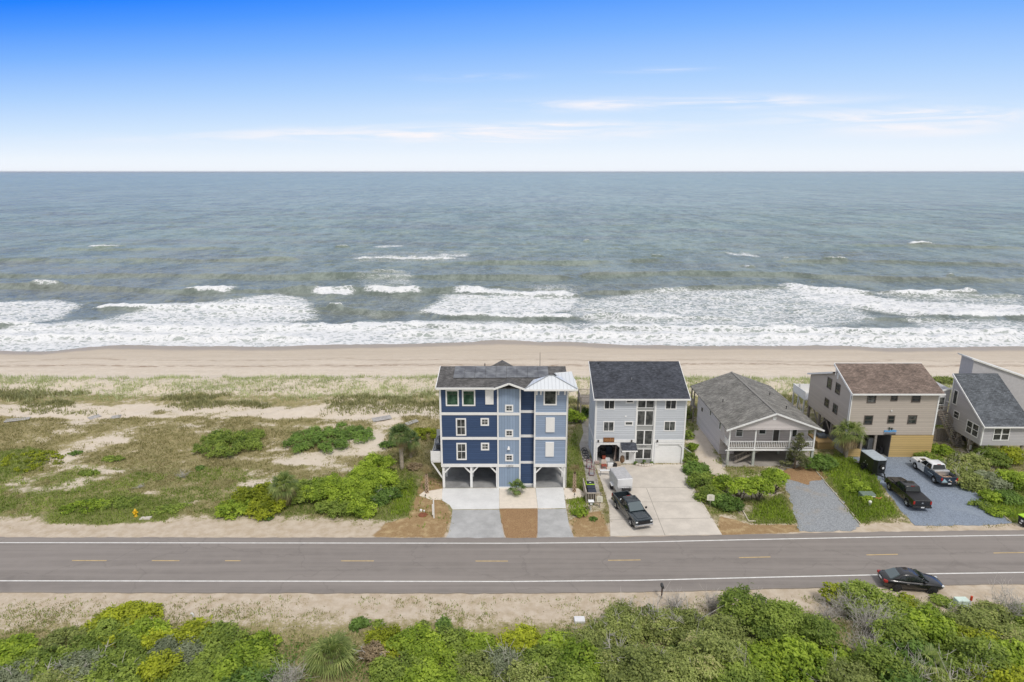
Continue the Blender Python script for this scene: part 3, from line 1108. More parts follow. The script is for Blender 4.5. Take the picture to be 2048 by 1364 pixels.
def window(root, fn, u0, u1, z0, z1, tw=.11, frame=None, glass=None, nx=1, ny=2, mw=.03, name='window', midrail=0.0):
    """trim, sash bars and, as a sub-part, the panes"""
    frame = frame or WHITE
    glass = glass or GLASS
    m = MB()
    m.fn = fn
    d = .05
    m.box(u0, u1, -.02, d, z1 - tw, z1)
    m.box(u0, u1, -.02, d + .006, z0, z0 + tw)
    m.box(u0, u0 + tw, -.02, d - .003, z0 + tw, z1 - tw)
    m.box(u1 - tw, u1, -.02, d - .003, z0 + tw, z1 - tw)
    a, b, c, e = u0 + tw, u1 - tw, z0 + tw, z1 - tw
    for i in range(1, nx):
        x = a + (b - a) * i / nx
        m.box(x - mw / 2, x + mw / 2, -.02, .026, c, e)
    for i in range(1, ny):
        z = c + (e - c) * i / ny
        m.box(a, b, -.02, .023, z - mw / 2, z + mw / 2)
    o = m.build(name, frame, root)
    p = MB()
    p.fn = fn
    p.box(a - .01, b + .01, -.03, .008, c - .01, e + .01)
    pane = p.build('pane', glass, root)
    pane.parent = o
    return o


def holed(m, u0, u1, z0, z1, w0, w1, holes):
    """wall slab in (u, w, z) with rectangular openings"""
    us = sorted({u0, u1} | {h[0] for h in holes} | {h[1] for h in holes})
    zs = sorted({z0, z1} | {h[2] for h in holes} | {h[3] for h in holes})
    for i in range(len(us) - 1):
        for j in range(len(zs) - 1):
            cu, cz = (us[i] + us[i + 1]) / 2, (zs[j] + zs[j + 1]) / 2
            if any(h[0] < cu < h[1] and h[2] < cz < h[3] for h in holes):
                continue
            m.box(us[i], us[i + 1], w0, w1, zs[j], zs[j + 1])


def lettering(name, text, size, loc, mat, root, rx=90, depth=.012):
    cu = bpy.data.curves.new(name, 'FONT')
    cu.body = text
    cu.size = size
    cu.extrude = depth
    cu.align_x = 'CENTER'
    cu.align_y = 'CENTER'
    tmp = bpy.data.objects.new(name, cu)
    COL.objects.link(tmp)
    dg = bpy.context.evaluated_depsgraph_get()
    me = bpy.data.meshes.new_from_object(tmp.evaluated_get(dg))
    bpy.data.objects.remove(tmp)
    me.materials.clear()
    me.materials.append(mat)
    ob = bpy.data.objects.new(name, me)
    COL.objects.link(ob)
    ob.rotation_euler = (R(rx), 0, 0)
    org = root.get('_org') if root is not None else (0, 0, 0)
    ob.location = tuple(a - b for a, b in zip(loc, org))
    if root is not None:
        ob.parent = root
    return ob


def railing(m, p, q, h, post=.09, top=.06, bal=.035, gap=.14, solid=False, low=.1):
    """railing along p-q standing on their height"""
    p = Vector(p)
    q = Vector(q)
    L = (q - p).length
    up = Vector((0, 0, 1))
    m.bar(p + up * h, q + up * h, top * 1.5, top)
    m.bar(p + up * low, q + up * low, top, top)
    n = max(1, int(L / gap))
    for i in range(1, n):
        a = p + (q - p) * i / n
        m.bar(a + up * low, a + up * (h - top / 2), bal, bal)


BLUE_D = siding('dark_blue_lap_siding', (.044, .078, .162), .27, 2, .75)
BLUE_L = siding('light_blue_lap_siding', (.272, .345, .468), .25, 2, .5)
BLUE_V = siding('light_blue_board_and_batten', (.265, .345, .468), .30, 0, .5)
ICE = siding('ice_grey_lap_siding', (.56, .59, .63), .28, 2, .7)
GREYSH = siding('grey_shingle_panel', (.36, .365, .355), .2, 2, .5)
PINKG = siding('pinkish_grey_shingle_siding', (.62, .575, .565), .26, 2, .45)
TANS = siding('tan_shingle_siding', (.475, .42, .365), .25, 2, .5)
GREYS = siding('grey_lap_siding', (.46, .45, .465), .19, 2, .45)
ROOF1 = shingles('charcoal_shingles', (.125, .121, .119))
ROOF2 = shingles('blue_black_shingles', (.066, .072, .088), var=.35)
ROOF3 = shingles('olive_grey_shingles', (.225, .216, .195), var=.3)
ROOF4 = shingles('brown_shingles', (.205, .160, .136), var=.3, tint=(1.0, .97, .95))
ROOF5 = shingles('slate_grey_shingles', (.118, .130, .145), var=.3)
UNDER = pbr('under_house_soffit', (.16, .16, .16), .9)
SOLAR, _t, _b = new_mat('solar_glass')
_co = _t.n('ShaderNodeTexCoord').outputs['Object']
_t.l(_t.mix(_t.ss(_t.noise(_co, 1.1, 5), .35, .7), (.085, .09, .105), (.20, .21, .225)), _b.inputs['Base Color'])
_b.inputs['Roughness'].default_value = .28
_b.inputs['Specular IOR Level'].default_value = .5


def standing_seam(name, col):
    m, t, b = new_mat(name)
    co = t.n('ShaderNodeTexCoord').outputs['Object']
    x, y, z = t.sep(co)
    fr = t.m('FRACT', t.m('DIVIDE', x, .4))
    ln = t.m('SUBTRACT', 1, t.m('MULTIPLY', t.ss(fr, 0, .12), t.ss(fr, 1, .88)))
    c = t.mix(t.m('MULTIPLY', ln, .5), t.mix(t.noise(co, 2, 4), sh(col, .95), sh(col, 1.05)), sh(col, .55))
    t.l(c, b.inputs['Base Color'])
    b.inputs['Roughness'].default_value = .35
    b.inputs['Metallic'].default_value = .25
    t.l(t.bump(ln, .5, .03), b.inputs['Normal'])
    return m


METALR = standing_seam('pale_metal_roof', (.70, .73, .76))
WOODSIGN = pbr('burnt_wood_sign', (.20, .085, .03), .6, .35, 7)
ORANGE = pbr('carved_letters_orange', (.50, .25, .10), .6)
DARKTXT = pbr('dark_letters', (.08, .08, .09), .6)


def ac_unit(loc, label):
    t = thing('air_conditioner', loc, label, 'air conditioner', group='air conditioners on the side platform')
    m = MB()
    m.lathe([(.40, 0), (.42, .04), (.42, .78), (.40, .84)], n=18)
    m.build('casing', pbr('dark_condenser_casing', (.045, .05, .055), .5), t, True)
    m = MB()
    m.lathe([(.40, .84), (.40, .87), (.30, .89), (.10, .90)], n=18)
    m.build('fan_grille', BLACK, t, True)
    m = MB()
    m.box(.30, .36, -.43, -.40, .35, .6)
    m.build('label_plate', WHITE, t)


def house_blue():
    Y = 66.7
    t = thing('beach_house', (-.9, Y, 0), 'tall dark and light blue house with white trim and a silver metal corner roof', 'house', world=True)
    f = front(Y)
    # bodies
    m = MB(); m.box(-7.8, -1.55, Y, 72.9, 2.62, 11.98); m.build('wall', BLUE_D, t)['label'] = 'dark blue lap-sided wall over the double garage'
    m = MB(); m.prism([(-1.55, .12), (.89, .12), (.89, 11.95), (-.33, 12.5), (-1.55, 11.95)], 'y', Y - .08, 70); m.build('stair_tower', BLUE_V, t)['label'] = 'light blue stair tower of vertical boards'
    m = MB(); m.box(.89, 2.47, Y + .62, 72.9, .12, 11.98); m.build('wall', BLUE_D, t)['label'] = 'narrow dark blue recessed wall'
    m = MB(); m.box(2.47, 6.01, Y + .012, 72.9, 2.62, 11.98); m.build('wall', BLUE_L, t)['label'] = 'light blue wall over the single garage'
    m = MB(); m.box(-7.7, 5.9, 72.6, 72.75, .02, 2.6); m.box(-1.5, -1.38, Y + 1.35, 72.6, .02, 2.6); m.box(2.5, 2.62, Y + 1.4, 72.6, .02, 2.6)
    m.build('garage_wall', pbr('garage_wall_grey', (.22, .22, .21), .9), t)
    # trim
    m = MB(); m.fn = f
    for z0, z1 in ((8.76, 9.06), (5.87, 6.17)):
        m.box(-7.9, -1.50, -.05, .07, z0, z1)
        m.box(-1.50, .84, -.05, .15, z0, z1)
        m.box(.84, 2.42, -.7, -.55, z0 + .02, z1 + .02)
        m.box(2.42, 6.11, -.05, .066, z0, z1)
    m.box(-7.9, -1.50, -.05, .09, 2.60, 2.96); m.box(-1.50, .84, -.05, .16, 2.63, 2.95)
    m.box(.84, 2.42, -.7, -.55, 2.72, 3.0); m.box(2.42, 6.11, -.05, .088, 2.60, 2.96)
    m.box(-1.64, .98, -.05, .155, .02, .2); m.box(.84, 2.42, -.7, -.54, .02, .24)
    for x, w, z0 in ((-7.9, .2, 2.97), (2.42, .16, 2.97), (5.93, .18, 2.97)):
        m.box(x, x + w, -.05, .078, z0, 11.96)
    for x in (-1.62, .80):
        m.box(x, x + .16, -.05, .145, .2, 11.98)
    m.build('trim', WHITE, t)
    # side corner boards and bands on the left wall
    m = MB(); m.fn = left_side(-7.8)
    m.box(Y, Y + .2, 0, .06, 2.97, 11.96); m.box(Y + .2, 72.85, 0, .05, 8.76, 9.06); m.box(Y + .2, 72.85, 0, .05, 5.87, 6.17); m.box(Y + .2, 72.85, 0, .05, 2.62, 2.95)
    m.build('side_trim', WHITE, t)
    # posts and knee braces
    for x in (-7.66, -4.56, -1.66, 2.56, 5.88):
        for y in (Y + .14, 69.6, 72.4):
            m = MB(); m.box(x - .13, x + .13, y - .13, y + .13, 0.01, 2.61); m.build('post', WHITE, t)
    for x, s in ((-7.66, 1), (-4.56, -1), (-4.56, 1), (-1.66, -1), (2.56, 1), (5.88, -1)):
        m = MB(); m.bar((x + s * .12, Y + .12, 1.85), (x + s * .78, Y + .12, 2.58), .14, .14); m.build('knee_brace', WHITE, t)
    for x in (-7.66, 5.88):
        m = MB(); m.bar((x, Y + .3, 1.85), (x, Y + .95, 2.58), .13, .13); m.build('knee_brace', WHITE, t)
    # windows
    for a in ((-7.2, -5.76), (-5.42, -3.98)):
        window(t, f, a[0], a[1], 9.80, 11.66, .15, glass=GLASS_G, nx=1, ny=1)
        m = MB(); m.fn = f; m.box(a[0] + .15, a[1] - .15, -.02, .024, 11.12, 11.17); m.box((a[0] + a[1]) / 2 - .02, (a[0] + a[1]) / 2 + .02, -.02, .022, 11.17, 11.5); m.build('transom_bar', FRAME_D, t)
    for z0, z1 in ((6.34, 8.38), (3.43, 5.47)):
        w = window(t, f, -6.16, -5.03, z0, z1, .15, nx=2, ny=1)
        m = MB(); m.fn = f; zm = (z0 + z1) / 2; m.box(-6.0, -5.18, -.02, .03, zm - .04, zm + .04); o = m.build('sash_rail', WHITE, t); o.parent = w
        window(t, f, -3.44, -2.52, z0 + 1.16, z1 + .02, .16, nx=2, ny=2)
    f2 = front(Y - .08)
    for z0 in (9.14, 6.24, 3.31):
        window(t, f2, -.76, .14, z0, z0 + .84, .16, nx=2, ny=2)
    w = window(t, front(Y + .012), 3.42, 4.88, 9.88, 11.66, .15, nx=1, ny=1)
    m = MB(); m.fn = f; m.box(3.57, 4.73, -.02, .03, 11.1, 11.15); o = m.build('transom_bar', FRAME_D, t)
    # white storm-shutter boxes
    for x0, x1, z0, z1 in ((-2.9, -2.0, 10.0, 11.68), (3.7, 4.68, 6.76, 8.47), (3.7, 4.64, 3.86, 5.58)):
        m = MB(); m.fn = f; m.rbox(x0, x1, -.02, .12, z0, z1, .02, 1); m.build('storm_shutter', WHITE, t)
    # wall lamp on the tower
    m = MB(); m.fn = f2; m.box(-.46, -.28, 0, .05, 4.8, 5.08); m.hexa([(-.52, .04, 4.8), (-.22, .04, 4.8), (-.22, .3, 4.8), (-.52, .3, 4.8)], [(-.45, .04, 5.06), (-.29, .04, 5.06), (-.29, .2, 5.06), (-.45, .2, 5.06)])
    m.build('wall_lamp', WHITE, t)
    lettering('house_number', '1109 N', .27, (-.27, Y - .245, 2.79), DARKTXT, t)
    # roofs
    pl = lambda x, y: (x, y, 12.13 + .178 * (y - 66))
    m = MB()
    m.slab([pl(-8.13, 66.0), pl(1.5, 66.0), pl(2.3, 67.2), pl(6.1, 68.6), pl(6.1, 71.0), pl(-8.13, 71.0)], .14)
    b = lambda x, y: (x, y, 13.02 - .52 * (y - 71))
    m.slab([b(-8.13, 71.0), b(6.1, 71.0), b(6.1, 73.2), b(-8.13, 73.2)], .14)
    m.build('roof', ROOF1, t)
    m = MB()
    m.slab([(-.33, 65.75, 12.74), (-.33, 68.1, 12.56), (-1.95, 66.05, 12.15), (-1.95, 65.75, 12.13)], .1)
    m.slab([(-.33, 65.75, 12.74), (1.29, 65.75, 12.13), (1.29, 66.05, 12.15), (-.33, 68.1, 12.56)], .1)
    m.build('gable_roof', ROOF1, t)
    m = MB(); m.slab([(-1.15, 71.7, 13.30), (-1.15, 73.6, 13.0), (-2.9, 73.6, 12.0), (-2.55, 71.2, 12.95)], .1); m.slab([(-1.15, 71.7, 13.30), (.25, 71.2, 12.95), (.6, 73.6, 12.0), (-1.15, 73.6, 13.0)], .1)
    m.slab([(-1.15, 71.7, 13.31), (-2.55, 71.0, 13.0), (.25, 71.0, 13.0)], .05)
    m.build('rear_gable_roof', ROOF1, t)
    m = MB()
    A, B, C, D = (1.3, 65.75, 12.05), (6.98, 65.75, 12.05), (6.98, 69.2, 12.1), (1.7, 68.0, 12.2)
    p, q = (3.95, 67.25, 13.08), (4.5, 67.25, 13.08)
    m.slab([A, B, q, p], .05); m.slab([B, C, q], .05); m.slab([A, p, D], .05); m.slab([D, p, q, C], .05)
    m.slab([(4.75, 69.0, 12.80), (4.95, 68.2, 12.70), (7.0, 66.0, 12.12), (6.64, 69.0, 12.98)], .05)
    m.build('metal_roof', METALR, t)
    m = MB()
    for a, b_ in ((A, p), (p, q), (q, B)):
        m.bar((a[0], a[1], a[2] + .03), (b_[0], b_[1], b_[2] + .03), .11, .05)
    m.bar((4.75, 69.0, 12.82), (4.95, 68.2, 12.73), .1, .05)
    m.build('hip_caps', pbr('grey_hip_cap', (.33, .35, .37), .5), t)
    m = MB()
    m.box(-8.15, -1.9, 65.93, 66.0, 11.93, 12.14); m.box(-8.2, -8.125, 65.95, 71.0, 11.9, 12.12) if False else None
    m.hexa([(-8.2, 65.93, 11.95), (-8.13, 65.93, 11.95), (-8.13, 71, 12.84), (-8.2, 71, 12.84)], [(-8.2, 65.93, 12.17), (-8.13, 65.93, 12.17), (-8.13, 71, 13.06), (-8.2, 71, 13.06)])
    m.bar((-2.0, 65.7, 12.03), (-.33, 65.7, 12.66), .07, .2); m.bar((-.33, 65.7, 12.66), (1.34, 65.7, 12.03), .07, .2)
    m.box(1.28, 7.0, 65.68, 65.75, 11.85, 12.04); m.hexa([(6.98, 65.7, 11.86), (7.04, 65.7, 11.86), (7.04, 69.2, 11.9), (6.98, 69.2, 11.9)], [(6.98, 65.7, 12.06), (7.04, 65.7, 12.06), (7.04, 69.2, 12.1), (6.98, 69.2, 12.1)])
    m.bar((4.7, 69.04, 12.76), (6.66, 69.04, 12.94), .06, .14)
    m.build('fascia', WHITE, t)
    m = MB(); m.box(-8.05, -1.6, 66.02, Y, 11.94, 12.0); m.box(1.3, 6.9, 65.8, Y, 11.86, 11.92); m.build('soffit', WHITE2, t)
    m = MB()
    for x in (2.68, 3.12, 5.03, 5.72):
        m = MB()
        m.prism([(66.71, 11.05), (66.5, 11.12), (66.42, 11.5), (65.95, 11.78), (65.95, 11.86), (66.71, 11.86)], 'x', x - .08, x + .08)
        m.build('eave_bracket', WHITE, t)
    m = MB(); m.tube([(6.75, 65.75, 11.85), (6.2, 66.5, 11.5), (6.07, 66.62, 11.2), (6.07, 66.62, .2)], .05, 6); m.build('downspout', WHITE, t, True)
    # solar panels on the front slope
    for r in range(2):
        for c in range(9):
            x0 = -6.45 + c * 1.17
            y0, y1 = (68.05, 69.42) if r == 0 else (69.46, 70.83)
            if r == 0 and c > 4:
                y0 += .08
            if x0 + 1.15 > 4.4:
                continue
            m = MB()
            z = lambda y: 12.13 + .178 * (y - 66) + .10
            m.hexa([(x0, y0, z(y0) - .04), (x0 + 1.14, y0, z(y0) - .04), (x0 + 1.14, y1, z(y1) - .04), (x0, y1, z(y1) - .04)], [(x0, y0, z(y0)), (x0 + 1.14, y0, z(y0)), (x0 + 1.14, y1, z(y1)), (x0, y1, z(y1))])
            m.build('solar_panel', SOLAR, t)
    m = MB(); m.lathe([(.05, 12.9), (.05, 13.3)], (-3.1, 71.2, 0), 8); m.build('vent_pipe', BLACK, t); m = MB(); m.lathe([(.03, 12.9), (.022, 14.55)], (3.2, 71.3, 0), 6); m.build('roof_pole', FRAME_B, t)
    # side platform for the air conditioners
    m = MB(); m.box(-9.04, -7.86, Y + .2, 73.0, 3.02, 3.2)
    m.bar((-8.98, Y + .3, 3.0), (-7.72, Y + .3, .95), .15, .15); m.bar((-8.98, 71.5, 3.0), (-7.72, 71.5, .95), .15, .15); m.bar((-8.5, 69, 3.0), (-7.72, 69, 1.9), .12, .12)
    m.build('platform', WHITE, t)
    m = MB()
    for k in range(6):
        m.box(-9.02, -7.92, Y + .15, Y + .19, 3.22 + k * .2, 3.40 + k * .2)
    m.box(-9.06, -8.98, Y + .13, Y + .22, 3.2, 4.45); m.box(-9.07, -9.03, Y + .25, 72.95, 3.25, 3.75); m.box(-9.07, -7.86, 72.95, 73.0, 3.25, 4.5); m.box(-9.07, -9.0, 70.5, 70.58, 3.25, 4.3)
    m.build('slatted_screen', WHITE, t)
    ac_unit((-8.42, Y + 1.0, 3.2), 'dark round air conditioner just behind the slatted screen of the side platform')
    ac_unit((-8.36, 69.55, 3.2), 'dark round air conditioner in the middle of the side platform')
    ac_unit((-8.30, 71.9, 3.2), 'dark round air conditioner at the far end of the side platform')


def house_ice():
    Y = 73.0
    t = thing('beach_house', (15.4, Y, 0), 'pale grey-blue house with blue-black shed roof and tall central stair windows', 'house', world=True)
    f = front(Y)
    x0, x1, yb = 9.95, 20.83, 78.6
    roofz = lambda y: 8.55 + .445 * (y - 72.5)
    m = MB(); m.fn = f
    holed(m, x0, 14.85, .02, 8.5, -.2, 0, [(10.35, 13.05, -1, 2.55)])
    holed(m, 17.15, x1, .02, 8.5, -.2, 0, [(17.45, 20.6, -1, 2.6)])
    m.build('wall', ICE, t)
    m = MB(); m.prism([(Y + .2, .02), (Y + .2, 8.6), (yb, roofz(yb) - .12), (yb, .02)], 'x', x0 + .004, x0 + .2); m.build('side_wall', ICE, t)
    m = MB(); m.prism([(Y + .2, .02), (Y + .2, 8.6), (yb, roofz(yb) - .12), (yb, .02)], 'x', x1 - .2, x1); m.box(x0 + .21, x1 - .21, yb - .2, yb, .02, 10.9); m.build('rear_wall', ICE, t)
    m = MB(); m.fn = f; m.box(14.85, 17.15, -.3, -.12, .02, 8.5); m.build('stair_bay', GREYSH, t)['label'] = 'grey shingled stair bay'
    fb = front(Y + .12)
    for z0, z1 in ((7.16, 8.40), (4.92, 6.86), (2.44, 4.34), (.56, 1.92)):
        window(t, fb, 14.98, 16.98, z0, z1, .08, nx=2, ny=1, mw=.14)
    m = MB(); m.fn = f
    for a, b in ((14.80, 14.97), (17.0, 17.22)):
        m.box(a, b, -.15, .05, .02, 8.5)
    m.box(9.93, 10.13, -.02, .06, .02, 8.5); m.box(20.66, 20.85, -.02, .06, .02, 8.5)
    m.box(10.13, 14.80, -.02, .052, 2.82, 3.16); m.box(17.22, 20.66, -.02, .052, 2.82, 3.16)
    m.box(10.13, 14.8, -.02, .048, 8.3, 8.5); m.box(17.22, 20.66, -.02, .048, 8.3, 8.5)
    m.box(10.2, 10.36, -.1, .058, .02, 2.75); m.box(13.04, 13.2, -.1, .058, .02, 2.75); m.box(10.36, 13.04, -.1, .056, 2.5, 2.75)
    m.box(17.28, 17.46, -.1, .058, .02, 2.78); m.box(20.6, 20.66, -.1, .055, .02, 2.78); m.box(17.46, 20.6, -.1, .056, 2.55, 2.78)
    for a, s in ((10.36, 1), (13.04, -1), (17.46, 1), (20.6, -1)):
        m.hexa([(a, -.1, 2.15), (a, .05, 2.15), (a, .05, 2.5), (a, -.1, 2.5)], [(a + s * .02, -.1, 2.15), (a + s * .02, .05, 2.15), (a + s * .38, .05, 2.5), (a + s * .38, -.1, 2.5)])
    m.build('trim', WHITE, t)
    m = MB(); m.fn = left_side(x0)
    m.box(Y, Y + .2, 0, .05, .02, 8.6); m.box(Y + .2, yb, 0, .04, 2.82, 3.1); m.box(yb - .15, yb, 0, .05, .02, 10.6); m.build('side_trim', WHITE, t)
    m = MB(); m.fn = left_side(x0); m.box(74.7, 75.2, 0, .07, .5, 2.1); m.build('side_vent', WHITE, t)
    # garage door and open garage
    m = MB(); m.fn = f; m.box(17.46, 20.6, -.16, -.1, .03, 2.56)
    for k in range(1, 4):
        m.box(17.46, 20.6, -.16, -.086, .03 + k * .63 - .012 - .3, .03 + k * .63 + .3 - .03)
    m.build('garage_door', WHITE, t)
    m = MB(); m.box(10.2, 14.7, 77.6, 77.75, .03, 2.8); m.box(14.6, 14.75, Y + .25, 77.6, .03, 2.8); m.box(10.2, 14.7, Y + .25, 77.6, 2.7, 2.8); m.build('garage_lining', pbr('garage_lining_white', (.42, .42, .42), .9), t)
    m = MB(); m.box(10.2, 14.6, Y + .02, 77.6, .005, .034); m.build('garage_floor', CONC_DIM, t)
    # windows
    for a, b, c, d, nx in ((10.93, 12.27, 7.02, 8.28, 2), (18.23, 19.62, 7.02, 8.28, 2), (10.93, 12.3, 4.2, 5.53, 2), (18.22, 19.67, 4.25, 5.57, 2)):
        window(t, f, a, b, c, d, .12, nx=nx, ny=1, mw=.05)
    for a, b, c, d in ((13.52, 14.52, 7.8, 8.28), (13.5, 14.55, 4.95, 5.55)):
        window(t, f, a, b, c, d, .14, nx=1, ny=1)
    m = MB(); m.fn = f; m.lathe([(.11, -.02), (.11, .06)], (13.62, 0, 6.15), 12, 'y'); m.build('vent_cap', WHITE, t)
    for x in (10.43, 14.45, 17.55):
        m = MB(); m.fn = f; m.rbox(x - .09, x + .09, .05, .2, 2.88, 3.16, .03, 1); m.build('wall_lamp', FRAME_D, t)
    # entry with awning
    m = MB(); m.fn = f; m.box(13.22, 13.72, -.02, .02, .03, 2.2); m.box(14.33, 14.78, -.02, .02, .03, 2.2); m.box(13.72, 14.33, -.02, .02, 1.95, 2.2); m.build('entry_panel', WHITE, t)
    d = MB(); d.fn = f; d.box(13.72, 14.33, -.02, .035, .05, 1.95); d = d.build('door', WHITE, t)
    p = MB(); p.fn = f; p.box(13.84, 14.22, 0, .042, .5, 1.83); p = p.build('pane', GLASS, t); p.parent = d
    m = MB(); m.slab([(13.1, Y, 2.78), (15.0, Y, 2.78), (15.05, Y - .95, 2.12), (13.2, Y - .95, 2.12)], .08); m.build('awning', ROOF2, t)
    m = MB(); m.box(13.18, 15.07, Y - 1.0, Y - .95, 1.98, 2.13); m.build('awning_fascia', WHITE, t)
    m = MB(); m.bar((13.3, Y - .06, 1.5), (13.3, Y - .75, 2.02), .08); m.bar((14.85, Y - .06, 1.5), (14.85, Y - .75, 2.02), .08); m.build('awning_bracket', FRAME_D, t)
    # sign and number
    m = MB(); m.fn = f; m.box(11.03, 12.34, .05, .11, 2.86, 3.44); s = m.build('name_board', WOODSIGN, t)
    m = MB(); m.fn = f
    for i, x in enumerate((11.15, 11.28, 11.42, 11.55, 11.68, 11.85, 11.98, 12.1, 12.2)):
        h = .09 + .05 * ((i * 7) % 3)
        m.box(x, x + .05, .11, .118, 3.16 - h, 3.16 + h)
        m.box(x, x + .1, .11, .117, 3.16 + (h - .03) * (1 if i % 2 else -1), 3.19 + (h - .03) * (1 if i % 2 else -1))
    m = m.build('carved_letters', ORANGE, t); m.parent = s
    lettering('house_number', '1107 N', .3, (15.85, Y + .1, 2.2), DARKTXT, t)
    # roof
    m = MB(); rp = lambda x, y: (x, y, roofz(y))
    m.slab([rp(9.7, 72.45), rp(21.05, 72.45), rp(21.05, 78.75), rp(9.7, 78.75)], .14); m.build('roof', ROOF2, t)
    m = MB(); m.box(9.68, 21.08, 72.38, 72.45, roofz(72.45) - .18, roofz(72.45) + .02)
    for x in (9.64, 21.05):
        m.hexa([(x, 72.38, roofz(72.4) - .2), (x + .06, 72.38, roofz(72.4) - .2), (x + .06, 78.75, roofz(78.75) - .2), (x, 78.75, roofz(78.75) - .2)], [(x, 72.38, roofz(72.4) + .01), (x + .06, 72.38, roofz(72.4) + .01), (x + .06, 78.75, roofz(78.75) + .01), (x, 78.75, roofz(78.75) + .01)])
    m.build('fascia', WHITE, t)
    m = MB(); m.lathe([(.04, 9.7), (.04, 10.15)], (14.6, 75.6, 0), 8); m.build('vent_pipe', STEEL, t); m = MB(); m.box(10.75, 10.95, 78.3, 78.5, 11.0, 11.3); m.build('chimney_cap', BLACK, t)
    # boardwalk deck behind, reached from the side path
    d = thing('raised_deck', (10.8, 86.3, 0), 'weathered grey wooden deck on posts behind the pale grey-blue house', 'deck', world=True)
    m = MB(); m.box(9.6, 12.2, 86.3, 90, 2.72, 2.86); m.build('floor', GREYWOOD, d)
    for x in (9.68, 12.1):
        for y in (86.4, 89.9):
            m = MB(); m.box(x - .09, x + .09, y - .09, y + .09, float(terr(x, y)) - .1, 3.85); m.build('post', GREYWOOD, d)
    m = MB(); railing(m, (9.68, 86.4, 2.86), (12.1, 86.4, 2.86), .95); railing(m, (9.68, 86.4, 2.86), (9.68, 89.9, 2.86), .95); railing(m, (9.68, 89.9, 2.86), (12.1, 89.9, 2.86), .95); m.build('railing', GREYWOOD, d)


